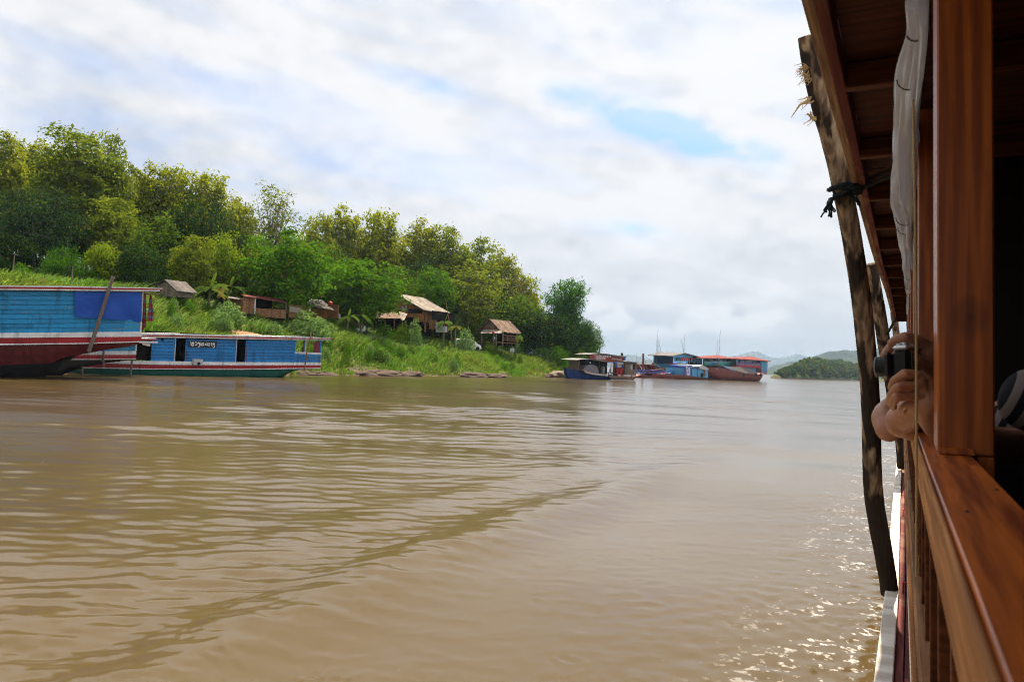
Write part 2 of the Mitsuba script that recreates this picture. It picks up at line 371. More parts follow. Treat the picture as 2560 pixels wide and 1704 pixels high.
zw = zw + ridge * (0.105 * np.exp(-((qq + 3.75) / 0.50) ** 2) + 0.03 * np.exp(-((qq + 5.3) / 0.5) ** 2))
zw = zw * (wr < 900)
wi = np.arange(wx.size).reshape(wx.shape)
wf = np.stack([wi[:-1, :-1], wi[1:, :-1], wi[1:, 1:], wi[:-1, 1:]], -1).reshape(-1, 4)
wf = np.vstack([wf[:, [0, 2, 1]], wf[:, [0, 3, 2]]])
def water_col(p, n, uv):
    g = fbm(p.x * 0.12, p.y * 0.12, 0.0, 3)
    col = mix((0.060, 0.041, 0.013), (0.079, 0.056, 0.022), smoothstep(0.3, 0.7, g))
    qd = (p.x - float(C[0])) * float(RB[0]) + (p.y - float(C[1])) * float(RB[1])
    f1 = fbm(p.x * 4.4, p.y * 4.4, 1.0, 3); f2 = fbm(p.x * 24.0, p.y * 24.0, 4.0, 3)
    zone = smoothstep(-1.3, -0.35, qd) * (1 - smoothstep(1.0, 1.5, qd))
    foam = smoothstep(0.64, 0.76, f1 * 0.4 + f2 * 0.6 + 0.05 * zone) * zone * 0.5
    return mix(col, (0.72, 0.70, 0.66), foam)
bsdf('river_water', {'type': 'roughplastic', 'distribution': 'ggx', 'alpha': 0.022, 'int_ior': 1.33, 'diffuse_reflectance': mikit.proc(water_col), 'nonlinear': False})
put('river', (np.stack([wx.ravel(), wy.ravel(), zw.ravel()], 1), wf), 'river_water', smooth=True, kind='structure')

# far hills, each a long ridge with real depth
def hill_col(p, n, uv):
    g = fbm(p.x * 0.02, p.y * 0.02, p.z * 0.03, 5)
    return mix((0.008, 0.016, 0.008), (0.032, 0.046, 0.018), smoothstep(0.32, 0.68, g))
flat('forested_hill', mikit.proc(hill_col), 0.95, 0.1)

def ridge_mesh(profile, Y, depth, rough, seed, n=420, rows=36):
    pp = np.array(profile, float); xs = np.linspace(pp[0, 0], pp[-1, 0], n); tops = np.interp(xs, pp[:, 0], pp[:, 1])
    crest = np.array([at_y(x, y, Y) for x, y in zip(xs, tops)])
    v = np.linspace(-1, 1, rows)
    g = np.zeros((rows, n, 3))
    for i, t in enumerate(v):
        g[i, :, 0] = crest[:, 0] * (1 + t * depth / Y); g[i, :, 1] = Y + t * depth
        prof = (1 - abs(t)) ** 0.85
        base = crest[:, 2] * prof
        nz = meshkit.fbm(np.stack([g[i, :, 0] / (depth * 0.16), g[i, :, 1] / (depth * 0.16), 0 * xs], -1), 6, seed) - 0.5
        g[i, :, 2] = np.maximum(base + nz * rough * np.clip(1.2 * (1 - abs(t)), 0, 1) * (0.35 + 0.65 * min(1, abs(t) * 4)), -1.0) - 1.2 * (abs(t) > 0.97)
    k = np.arange(rows * n).reshape(rows, n)
    f = np.stack([k[:-1, :-1], k[:-1, 1:], k[1:, 1:], k[1:, :-1]], -1).reshape(-1, 4)
    return g.reshape(-1, 3), np.vstack([f[:, [0, 1, 2]], f[:, [0, 2, 3]]])

put('hills', ridge_mesh([(-1500, 790), (-300, 830), (300, 840), (900, 868), (1300, 893), (1460, 896), (1530, 893), (1568, 884), (1585, 887), (1612, 896), (1655, 901), (1700, 905), (1740, 903), (1775, 897), (1815, 890), (1850, 884), (1880, 877), (1892, 876), (1908, 884), (1930, 893), (1955, 893), (1978, 888), (1990, 883), (2004, 886), (2020, 893), (2060, 899), (2150, 903), (2300, 898), (2700, 915), (3400, 955), (4200, 960), (5000, 1050)], 6200, 1500, 60, 3), 'forested_hill', smooth=True, kind='structure')
put('hills', ridge_mesh([(1895, 934), (1918, 925), (1935, 914), (1960, 909), (1985, 902), (2017, 896), (2046, 888), (2060, 883), (2075, 879), (2095, 878), (2112, 874), (2128, 877), (2150, 877), (2230, 866), (2400, 856), (2900, 850), (3500, 880), (4300, 960), (5000, 1060)], 2100, 600, 34, 5), 'forested_hill', smooth=True, kind='structure')
put('hills', ridge_mesh([(1300, 912), (1400, 905), (1500, 908), (1565, 903), (1600, 902), (1625, 897), (1645, 903), (1665, 911), (1700, 918), (1740, 924), (1790, 928)], 3400, 600, 30, 9), 'forested_hill', smooth=True, kind='structure')

# far shore: wooded bank beyond the river
FS = [(1925, 360), (1990, 400), (2060, 470), (2150, 590), (2300, 700), (2700, 800), (3300, 700)]
fsp = np.array([[*(at_y(x, 940, Y)[:2])] for x, Y in FS])
def far_pos(u, inland):
    s = np.linspace(0, 1, len(fsp)); p = np.stack([np.interp(u, s, fsp[:, 0]), np.interp(u, s, fsp[:, 1])], -1)
    return p + np.stack([0.42 * inland, inland * 0.91], -1)
u_, i_ = np.meshgrid(np.linspace(0, 1, 160), np.array([-6, 0, 4, 10, 25, 60, 110, 200.0]), indexing='ij')
fp = far_pos(u_.ravel(), i_.ravel()); fz = np.interp(i_.ravel(), [-6, 0, 4, 10, 25, 60, 110, 200], [-1.5, -0.1, 1.2, 2.0, 3, 6, 9, 4]) * np.interp(u_.ravel(), [0, 0.12, 1], [0.6, 1, 1])
k_ = np.arange(u_.size).reshape(u_.shape); ff = np.stack([k_[:-1, :-1], k_[1:, :-1], k_[1:, 1:], k_[:-1, 1:]], -1).reshape(-1, 4)
put('far_bank', (np.column_stack([fp, fz]), np.vstack([ff[:, [0, 1, 2]], ff[:, [0, 2, 3]]])), 'bank_soil', smooth=True, kind='structure')

# ---------------------------------------------------------------- plants
for nm, dt, ro in (('leaf', 0.8, 0.5), ('grass_blade', 0.8, 0.6)):
    bsdf(nm, {'type': 'principledthin', 'base_color': {'type': 'mesh_attribute', 'name': 'vertex_color'}, 'roughness': ro, 'diff_trans': dt, 'spec_trans': 0.0, 'eta': 1.22})
timber('bark', (0.10, 0.075, 0.055), (0.24, 0.20, 0.16), 0.9, (3, 3, 1.2), 0.4)

def leaf_quads(c, nrm, size, aspect, g, droop=0.0):
    """Two bent triangles per leaf at the points c."""
    n = len(c); a = np.cross(nrm, g.normal(size=(n, 3))); a /= np.linalg.norm(a, axis=1, keepdims=True) + 1e-9
    a[:, 2] -= droop; a /= np.linalg.norm(a, axis=1, keepdims=True) + 1e-9
    b = np.cross(nrm, a); b /= np.linalg.norm(b, axis=1, keepdims=True) + 1e-9
    s = size[:, None]; w = s * aspect
    fold = nrm * s * 0.12
    v = np.stack([c - a * s * 0.5, c + b * w * 0.5 + fold, c + a * s * 0.5, c - b * w * 0.5 + fold], 1).reshape(-1, 3)
    i = np.arange(n) * 4
    f = np.vstack([np.stack([i, i + 1, i + 2], 1), np.stack([i, i + 2, i + 3], 1)])
    return v, f

def unit(v): return v / (np.linalg.norm(v, axis=-1, keepdims=True) + 1e-9)

PAL = {'yellow': ((0.38, 0.42, 0.024), (0.15, 0.19, 0.014)), 'mid': ((0.12, 0.21, 0.014), (0.05, 0.10, 0.009)), 'bright': ((0.11, 0.26, 0.010), (0.05, 0.13, 0.007)),
       'dark': ((0.036, 0.085, 0.012), (0.016, 0.04, 0.008)), 'bluish': ((0.038, 0.082, 0.025), (0.018, 0.044, 0.015)), 'olive': ((0.26, 0.33, 0.022), (0.11, 0.155, 0.014)),
       'brown': ((0.18, 0.165, 0.045), (0.10, 0.095, 0.03)), 'lime': ((0.24, 0.34, 0.012), (0.13, 0.20, 0.01)), 'bamboo': ((0.09, 0.24, 0.014), (0.036, 0.11, 0.008)), 'pale': ((0.27, 0.40, 0.13), (0.06, 0.15, 0.018))}

def make_tree(name, seed, height, rad, crown_lo, pal, nclump, per, leaf, airy=0.0, limbs=9, droop=0.2, flatten=0.6, clump_r=1.0, trunk_r=0.22, bare=0.0, aspect=0.6):
    """A shapegroup with the parts trunk and crown; its foot at the origin."""
    g = np.random.default_rng(seed); cl, ch = crown_lo * height, height
    rz = (ch - cl) / 2; zc = (ch + cl) / 2
    d = unit(g.normal(size=(nclump, 3))); d[:, 2] *= 0.95
    lob = meshkit.fbm(d * 2.0 + seed, 3, seed) * 0.85 + 0.56
    rr = (g.uniform(0.12, 1, nclump) ** 0.5)[:, None] * lob[:, None]
    cc = d * rr * np.array([rad, rad, rz]); cc[:, 2] += zc
    per_ = np.maximum(3, (per * g.uniform(0.4, 1.5, nclump)).astype(int))
    idx = np.repeat(np.arange(nclump), per_)
    cr = clump_r * g.uniform(0.6, 1.4, nclump)
    pos = cc[idx] + g.normal(size=(len(idx), 3)) * 0.5 * cr[idx][:, None] * np.array([1, 1, flatten])
    pos[:, 2] -= droop * np.sum((pos[:, :2] - cc[idx][:, :2]) ** 2, 1) ** 0.5 * 0.8
    nr = unit(g.normal(size=pos.shape) * 0.55 + np.array([0, 0, 0.75]) + unit(pos - np.array([0, 0, zc])) * 0.35)
    v, f = leaf_quads(pos, nr, leaf * g.uniform(0.6, 1.5, len(pos)), aspect, g, droop)
    ca, cb = (np.array(c) for c in PAL[pal])
    t = np.clip(g.uniform(0, 1, nclump)[idx] * 0.55 + g.uniform(0, 1, len(idx)) * 0.5 - 0.02, 0, 1)[:, None]
    col = (ca * (1 - t) + cb * t) * g.uniform(0.8, 1.2, (len(idx), 1))
    yl = g.uniform(size=len(idx)) < 0.03; col[yl] = np.array([0.26, 0.2, 0.03]) * g.uniform(0.6, 1.1, (yl.sum(), 1))
    mb = MB()
    lean = g.normal(size=2) * 0.03 * height
    tp = [np.array([lean[0] * s ** 2, lean[1] * s ** 2, s * (cl + rz * 1.1)]) for s in (0, 0.12, 0.35, 0.6, 0.8, 1.0)]
    tp = [p + np.append(g.normal(size=2) * 0.12 * (0 < i < 5), 0) for i, p in enumerate(tp)]
    tp[0][2] = -0.8
    mb.tube(tp, trunk_r * np.array([1.45, 1.05, 0.85, 0.62, 0.42, 0.16]), 7)
    pick = g.permutation(nclump)[:limbs]
    for j in pick:
        s = g.uniform(0.35, 0.95); k = s * 5; i0 = min(int(k), 4); a = tp[i0] * (1 - (k - i0)) + tp[i0 + 1] * (k - i0)
        b = cc[j]; m = (a + b) / 2 + np.array([0, 0, 0.12 * np.linalg.norm(b - a)]) + g.normal(size=3) * 0.2
        r0 = trunk_r * 0.42 * (1.1 - s * 0.5)
        mb.tube([a, m, b], [r0, r0 * 0.6, r0 * 0.18], 4)
        for q_ in range(int(2 + 3 * bare)):
            e = b + unit(g.normal(size=3) + np.array([0, 0, 0.5])) * rad * 0.3 * g.uniform(0.5, 1.2)
            mb.tube([m * 0.4 + b * 0.6, e], [r0 * 0.3, r0 * 0.08], 3)
    tv, tf = mb.arr()
    scene[name] = {'type': 'shapegroup', 'trunk': mikit.ply((tv, tf), 'bark', smooth=True), 'crown': mikit.ply((v, f), 'leaf', color=np.repeat(col, 4, axis=0))}
    PROTO[name] = (float(np.quantile(pos[:, 2], .9992)), float(np.quantile(np.hypot(pos[:, 0], pos[:, 1]), .97)))
PROTO = {}
make_tree('proto_teak', 1, 16, 4.2, 0.30, 'yellow', 280, 34, 0.47, limbs=16, clump_r=1.15, trunk_r=0.2)
make_tree('proto_teak_open', 2, 17, 3.6, 0.42, 'yellow', 200, 30, 0.45, limbs=20, clump_r=1.0, trunk_r=0.17)
make_tree('proto_teak_tall', 3, 19, 4.4, 0.25, 'olive', 310, 34, 0.46, limbs=18, clump_r=1.15, trunk_r=0.24)
make_tree('proto_mid', 4, 13, 4.8, 0.12, 'mid', 300, 28, 0.42, limbs=12, clump_r=1.1, trunk_r=0.25)
make_tree('proto_bright', 5, 11, 5.0, 0.12, 'bright', 330, 28, 0.38, limbs=14, clump_r=1.05, trunk_r=0.24, flatten=0.45)
make_tree('proto_dark', 6, 13, 5.2, 0.12, 'dark', 320, 30, 0.36, limbs=12, clump_r=1.1, trunk_r=0.26)
make_tree('proto_bluish', 7, 12, 5.5, 0.10, 'bluish', 320, 30, 0.36, limbs=12, clump_r=1.2, trunk_r=0.28, droop=0.5, aspect=0.45)
make_tree('proto_bare', 8, 17, 3.8, 0.30, 'olive', 170, 15, 0.36, limbs=60, clump_r=1.0, trunk_r=0.2, bare=1.6)
make_tree('proto_lime', 9, 8, 3.2, 0.12, 'lime', 170, 20, 0.34, limbs=10, clump_r=0.9, trunk_r=0.14)
make_tree('proto_olive_dense', 10, 15, 4.6, 0.14, 'olive', 330, 34, 0.42, limbs=12, clump_r=1.1, trunk_r=0.22)
make_tree('proto_brown', 12, 13, 4.6, 0.12, 'brown', 240, 20, 0.34, limbs=14, clump_r=1.1, trunk_r=0.2, droop=0.5)
make_tree('proto_feather', 13, 6, 3.6, 0.05, 'bamboo', 220, 26, 0.34, limbs=12, clump_r=0.9, trunk_r=0.08, droop=0.9, aspect=0.16)

def instance(key, group, m): scene[key] = {'type': 'instance', 'to_world': T(m.tolist()), 'g': {'type': 'ref', 'id': group}}

def place(kind, proto, px, top, Y, wpx, label=None, cat='tree', group=None, seed=0, foot=None):
    """A tree whose tip stands at that height above the ground at depth Y."""
    g = np.random.default_rng(abs(int(px * 7 + top + seed))); P = at_y(px, top + (14 if top < 700 and kind.endswith('tree') else 0), Y); z0 = float(ground_z(P[0], P[1])) if foot is None else foot
    h, r = PROTO[proto]; sz = max(P[2] - z0, 1.5) / h; sx = wpx * Y / F / 2 / (r * 1.04)
    a = g.uniform() * 6.28; ca, sa = math.cos(a), math.sin(a)
    m = np.array([[sx * ca, -sx * sa, 0, P[0]], [sx * sa, sx * ca, 0, P[1]], [0, 0, sz, z0], [0, 0, 0, 1.0]])
    key = numbered(kind); instance(key, proto, m); say(key, label, cat, group); return key

TREES = [  # kind, proto, x, top, depth, width, what sets it apart
    ('teak_tree', 'proto_teak', 18, 318, 92, 130, 'yellow-green tree at the left edge of the photo, its crown on the skyline'),
    ('teak_tree', 'proto_teak_open', 88, 332, 98, 120, 'airy yellow-green tree on the skyline, second from the left edge'),
    ('tall_tree', 'proto_teak_tall', 190, 308, 88, 210, 'tallest tree of the hillside with a broad olive crown and pale straight trunk'),
    ('tall_tree', 'proto_olive_dense', 288, 322, 92, 120, 'olive crown just right of the tallest tree on the skyline'),
    ('teak_tree', 'proto_teak_open', 366, 392, 98, 120, 'thin airy yellow-green tree right of the tall olive crowns, sky showing through'),
    ('teak_tree', 'proto_teak', 440, 402, 100, 140, 'yellow-green crown on the skyline above the dark rounded tree'),
    ('teak_tree', 'proto_teak', 525, 418, 102, 150, 'yellow-green crown left of the gap in the skyline, above the blue boats'),
    ('teak_tree', 'proto_teak_open', 605, 478, 108, 90, 'sparse yellow-green tree left of the pale twiggy tree'),
    ('twiggy_tree', 'proto_bare', 690, 440, 106, 150, 'pale half-bare twiggy tree standing alone in the dip of the skyline'),
    ('teak_tree', 'proto_teak', 800, 522, 118, 120, 'yellow-green crown first right of the twiggy skyline tree'),
    ('teak_tree', 'proto_teak_open', 868, 500, 122, 110, 'airy yellow-green tree with the highest tip right of the dip'),
    ('teak_tree', 'proto_teak', 955, 512, 126, 140, 'broad yellow-green crown on the skyline behind the wooden house'),
    ('teak_tree', 'proto_teak_open', 1068, 530, 130, 120, 'airy yellow crown on the skyline above the tip of the house roof'),
    ('tall_tree', 'proto_olive_dense', 1130, 552, 130, 140, 'dense olive crown on the skyline right of the house roof'),
    ('tall_tree', 'proto_olive_dense', 1196, 580, 134, 150, 'round olive crown on the skyline above the bare-branched tree'),
    ('teak_tree', 'proto_teak_open', 1264, 606, 142, 90, 'small airy tree sticking out of the falling skyline'),
    ('teak_tree', 'proto_teak', 1310, 672, 146, 110, 'last yellow-green tree down the falling skyline before the bamboo'),
    ('brown_tree', 'proto_brown', 1272, 672, 138, 130, 'brownish tree with dull drooping foliage above the thatched hut'),
    ('dark_tree', 'proto_bluish', 95, 452, 80, 250, 'large dark blue-green tree at the left above the roof of the big boat'),
    ('dark_tree', 'proto_dark', 470, 470, 86, 120, 'dark feathery rounded tree below the skyline, left half of a dark pair'),
    ('dark_tree', 'proto_bluish', 548, 490, 88, 100, 'blue-dark tree below the skyline, right half of a dark pair'),
    ('leafy_tree', 'proto_mid', 410, 518, 84, 190, 'mid green spreading tree below the dark pair of crowns'),
    ('leafy_tree', 'proto_olive_dense', 290, 480, 86, 150, 'olive vine-hung tree below the tallest crown'),
    ('lime_tree', 'proto_lime', 262, 585, 76, 100, 'bright lime small tree above the end of the big boat'),
    ('feathery_bush', 'proto_feather', 165, 612, 74, 130, 'feathery rounded green bush above the roof of the big boat', 'bush'),
    ('leafy_tree', 'proto_dark', 345, 592, 78, 170, 'dark low tree behind the small tin-roofed hut'),
    ('leafy_tree', 'proto_olive_dense', 482, 575, 78, 110, 'thin-stemmed olive tree beside the tin-roofed hut'),
    ('leafy_tree', 'proto_lime', 556, 562, 82, 110, 'shiny lime-green tree behind the banana plants'),
    ('leafy_tree', 'proto_bright', 722, 566, 82, 250, 'big bright green tree above the red-roofed shack'),
    ('leafy_tree', 'proto_bright', 905, 632, 94, 260, 'broad green tree with a dark trunk shading the wooden house'),
    ('leafy_tree', 'proto_mid', 820, 600, 100, 160, 'mid green tree between the two broad bright ones'),
    ('leafy_tree', 'proto_bright', 1085, 650, 116, 130, 'bright green tree directly above the house roof'),
    ('dark_tree', 'proto_bluish', 1058, 622, 122, 90, 'small blue-dark crown above the bright tree by the house'),
    ('twiggy_tree', 'proto_bare', 1180, 640, 124, 200, 'bare-branched brown tree with a pale trunk between house and hut'),
    ('leafy_tree', 'proto_olive_dense', 1150, 700, 120, 120, 'olive tree behind the leaning bamboo pole'),
    ('leafy_tree', 'proto_mid', 1310, 742, 132, 160, 'mid green rounded tree behind the thatched hut'),
    ('leafy_tree', 'proto_bright', 1280, 722, 138, 120, 'light green crown above the right end of the hut roof'),
    ('dark_tree', 'proto_dark', 1362, 770, 130, 170, 'dark rounded tree right of the thatched hut'),
    ('dark_tree', 'proto_dark', 1452, 782, 136, 110, 'dark tree under the drooping bamboo at the tip of the bank'),
    ('leafy_tree', 'proto_mid', 1476, 806, 140, 70, 'last green tree of the bank above the floating shop'),
    ('leafy_tree', 'proto_mid', 1010, 655, 112, 110, 'mid green tree behind the ridge of the house'),
    ('leafy_tree', 'proto_dark', 30, 560, 76, 150, 'dark low tree at the left edge behind the grass'),
    ('leafy_tree', 'proto_mid', 630, 640, 84, 130, 'mid green tree behind the shacks'),
    ('leafy_tree', 'proto_dark', 1110, 770, 112, 90, 'dark low tree at the right wall of the house'),
    ('leafy_tree', 'proto_mid', 1215, 770, 122, 90, 'low green tree touching the left eave of the hut'),
]
for t in TREES: place(*t)
MARKS = [(30, 'the left edge of the photo'), (130, 'the middle of the big boat roof'), (240, 'the leaning grey pole'), (350, 'the end of the big boat'), (435, 'the tin-roofed hut'), (530, 'the tall banana plant'), (590, 'the lean-to'), (660, 'the red-roofed shack'), (740, 'the slatted fence of the shack'), (800, 'the small brown shack'), (880, 'the yellow banana leaf'), (945, 'the porch'), (1000, 'the ridge of the wooden house'), (1080, 'the balcony end of the house'), (1130, 'the bamboo pole'), (1180, 'the white pickup'), (1240, 'the thatched hut'), (1310, 'the first trees right of the hut'), (1400, 'the bamboo clump'), (1470, 'the tip of the bank')]
LOOK = {'proto_teak': 'yellow-green', 'proto_teak_tall': 'tall olive', 'proto_olive_dense': 'dense olive', 'proto_mid': 'mid green', 'proto_dark': 'dark green', 'proto_teak_open': 'airy yellow-green', 'proto_shrub': 'mid green', 'proto_shrub_dark': 'dark', 'proto_shrub_bright': 'bright green'}
def by_mark(px): return min(MARKS, key=lambda m: abs(m[0] - px))[1]
# the rest of the wood on the slope: trees that nothing tells apart
g = np.random.default_rng(23)
FILL = 'one of the crowns filling the wooded slope between the skyline and the terrace'
sky_x = [-60, 20, 190, 300, 440, 560, 690, 850, 950, 1070, 1200, 1300, 1400]; sky_y = [350, 370, 350, 400, 450, 500, 560, 560, 560, 580, 640, 730, 800]
n = 0
for px in np.arange(-60, 1400, 30.0):
    for row in range(3):
        x = px + g.uniform(-14, 14); top = np.interp(x, sky_x, sky_y) + 26 + row * 48 + g.uniform(-14, 22)
        Y = np.interp(x, [-60, 700, 1400], [90, 108, 148]) + 10 - row * 5 + g.uniform(-2, 2)
        if top > np.interp(x, [0, 800, 1400], [640, 720, 820]): continue
        pr = [['proto_teak', 'proto_teak_tall', 'proto_olive_dense', 'proto_mid', 'proto_teak', 'proto_teak_tall'], ['proto_mid', 'proto_dark', 'proto_olive_dense', 'proto_mid', 'proto_dark', 'proto_teak'], ['proto_dark', 'proto_mid', 'proto_dark', 'proto_mid', 'proto_dark', 'proto_olive_dense']][row][g.integers(0, 6)]
        place('forest_tree', pr, x, top, Y, g.uniform(85, 130), f"{LOOK[pr]} crown in the {('upper', 'middle', 'lower')[row]} wood above {by_mark(x)}", 'tree', 'trees filling the wooded slope', seed=row); n += 1

def shrub_proto(name, seed, pal, h, r, n, leaf, aspect=0.5, droop=0.3):
    g = np.random.default_rng(seed); d = unit(g.normal(size=(n, 3))); d[:, 2] = np.abs(d[:, 2])
    lob = 0.6 + 0.7 * meshkit.fbm(d * 2.2 + seed, 3, seed)
    pos = d * (g.uniform(0.25, 1, n) ** 0.4 * lob)[:, None] * np.array([r, r, h]) + np.array([0, 0, 0.05 * h])
    nr = unit(g.normal(size=pos.shape) * 0.4 + d * 0.5 + np.array([0, 0, 0.7]))
    v, f = leaf_quads(pos, nr, leaf * g.uniform(0.6, 1.4, n), aspect, g, droop)
    ca, cb = (np.array(c) for c in PAL[pal]); t = g.uniform(0, 1, (n, 1)) * 0.7 + 0.3 * lob[:, None] - 0.1
    col = (ca * (1 - t) + cb * t)
    mb = MB()
    for j in g.permutation(n)[:14]: mb.tube([[0, 0, -0.3], pos[j] * 0.5 + g.normal(size=3) * 0.05, pos[j]], [0.035, 0.025, 0.01], 4)
    tv, tf = mb.arr()
    scene[name] = {'type': 'shapegroup', 'stem': mikit.ply((tv, tf), 'bark'), 'foliage': mikit.ply((v, f), 'leaf', color=np.repeat(np.clip(col, 0.004, 1), 4, axis=0))}
    PROTO[name] = (h, r)
shrub_proto('proto_cassava', 31, 'pale', 2.4, 2.4, 800, 0.46, 0.40, 0.5)
shrub_proto('proto_cassava_low', 32, 'pale', 1.5, 1.8, 480, 0.42, 0.40, 0.5)
shrub_proto('proto_shrub', 33, 'mid', 2.2, 2.0, 1500, 0.22)
shrub_proto('proto_shrub_dark', 34, 'dark', 2.6, 2.2, 1700, 0.22)
shrub_proto('proto_shrub_bright', 35, 'bright', 1.8, 1.7, 1300, 0.22)

def shrub(kind, proto, px, top, Y, wpx, label=None, cat='bush', group=None):
    return place(kind, proto, px, top, ground_hit(px, top + 0.55 * wpx) or Y, wpx, label, cat, group)
SHRUBS = [
    ('cassava_bush', 'proto_cassava', 572, 758, 66, 100, 'pale-leaved cassava clump on the bank left of the dirt path, upper one'),
    ('cassava_bush', 'proto_cassava', 555, 790, 63, 70, 'pale-leaved cassava clump just above the roof of the sign boat'),
    ('cassava_bush', 'proto_cassava_low', 440, 806, 60, 50, 'small pale-leaved clump on the grass above the left end of the sign boat'),
    ('cassava_bush', 'proto_cassava', 765, 782, 72, 140, 'largest pale-leaved clump, on the bank below the small brown shack'),
    ('cassava_bush', 'proto_cassava_low', 685, 815, 67, 60, 'low pale-leaved clump right of the dirt path'),
    ('cassava_bush', 'proto_cassava_low', 810, 800, 74, 70, 'pale-leaved clump at the right end of the largest one'),
    ('cassava_bush', 'proto_cassava', 1040, 802, 96, 40, 'round pale-leaved bush in front of the wooden house'),
    ('cassava_bush', 'proto_cassava', 1165, 826, 104, 60, 'pale-leaved bush above the white pickup'),
    ('green_bush', 'proto_shrub_dark', 688, 764, 70, 70, 'dark glossy bush in front of the red-roofed shack'),
    ('green_bush', 'proto_shrub_dark', 612, 772, 72, 44, 'dark bush before the left wall of the red-roofed shack'),
    ('green_bush', 'proto_shrub', 738, 778, 76, 54, 'bush before the slatted fence beside the red-roofed shack'),
    ('green_bush', 'proto_shrub', 462, 728, 68, 50, 'bush at the right corner of the tin-roofed hut'),
    ('green_bush', 'proto_shrub_dark', 404, 732, 67, 44, 'dark bush at the left corner of the tin-roofed hut'),
    ('green_bush', 'proto_shrub_bright', 962, 806, 96, 56, 'bright bush in front of the low porch'),
    ('green_bush', 'proto_shrub', 1006, 806, 96, 50, 'bush between the porch and the stilts of the wooden house'),
    ('green_bush', 'proto_shrub', 800, 780, 80, 50, 'bush before the small brown shack'),
    ('green_bush', 'proto_shrub', 640, 795, 68, 40, 'small bush beside the top of the dirt path'),
    ('green_bush', 'proto_shrub_bright', 845, 800, 76, 60, 'bright bush on the bank above the stern of the sign boat'),
    ('green_bush', 'proto_shrub', 1150, 845, 100, 60, 'green bush left of the white pickup'),
    ('green_bush', 'proto_shrub_bright', 1400, 862, 124, 60, 'bright low bush right of the small white sign'),
    ('green_bush', 'proto_shrub', 1228, 856, 112, 46, 'low bush in front of the thatched hut'),
    ('green_bush', 'proto_shrub_dark', 945, 884, 80, 44, 'dark bush low on the bank above the grey rock slab'),
    ('green_bush', 'proto_shrub_dark', 1370, 862, 124, 100, 'dark bush at the foot of the trees right of the hut'),
    ('green_bush', 'proto_shrub', 1440, 872, 130, 80, 'bush at the bank end behind the floating shop'),
]
for t in SHRUBS: shrub(*t)
g = np.random.default_rng(27)
for k in range(80):                                # weeds and low bushes scattered over the grass
    x = g.uniform(420, 1420); lo, hi = np.interp(x, [420, 800, 1100, 1420], [770, 800, 845, 885]), np.interp(x, [420, 740, 760, 1420], [800, 820, 930, 938]); y = g.uniform(lo, hi)
    if abs(x - 630) < 45 or abs(x - 1180) < 30: continue
    w = g.uniform(14, 34); pr = ['proto_shrub_bright', 'proto_shrub', 'proto_shrub_bright', 'proto_cassava_low'][g.integers(0, 4)]; Y = ground_hit(x, y)
    if Y: place('weed_clump', pr, x, y - w * g.uniform(.35, .6), Y, w, f"{ {'proto_cassava_low': 'pale-leaved'}.get(pr, LOOK.get(pr)) } weeds {'high' if y < (lo + hi) / 2 else 'low'} on the bank below {by_mark(x)}", 'weeds', 'weed clumps on the grassy bank')
g = np.random.default_rng(29)
for px in np.arange(-20, 1470, 26.0):          # undergrowth along the back of the terrace
    x = px + g.uniform(-9, 9); Y = np.interp(x, [0, 400, 800, 1100, 1460], [73, 77, 92, 116, 134]) + g.uniform(-2, 3)
    top = np.interp(x, [0, 400, 620, 900, 1100, 1300, 1460], [640, 660, 705, 755, 790, 830, 850]) + g.uniform(-22, 18)
    pr = ['proto_shrub', 'proto_shrub_dark', 'proto_shrub_dark', 'proto_shrub_bright'][g.integers(0, 4)]; place('undergrowth_bush', pr, x, top, Y, g.uniform(50, 90), f'{LOOK[pr]} undergrowth bush behind {by_mark(x)}', 'bush', 'undergrowth bushes along the terrace')

# alike neighbours are told apart by their order along the bank
same = {}
for k, d in labels.items():
    if k.split('_0')[0] in ('forest_tree', 'undergrowth_bush', 'weed_clump'): same.setdefault(d['label'], []).append(k)
for text, keys in same.items():
    if len(keys) > 1:
        m = {k: np.array(T(scene[k]['to_world']).matrix)[:3, 3] - C for k in keys}; keys.sort(key=lambda k: (m[k] @ R) / (m[k] @ FW)); n = len(keys)
        names = {2: ('left', 'right'), 3: ('left', 'middle', 'right'), 4: ('leftmost', 'second', 'third', 'rightmost'), 5: ('leftmost', 'second', 'third', 'fourth', 'rightmost')}.get(n)
        if names:
            for k, w in zip(keys, names): labels[k]['label'] = f'{w} {text}'

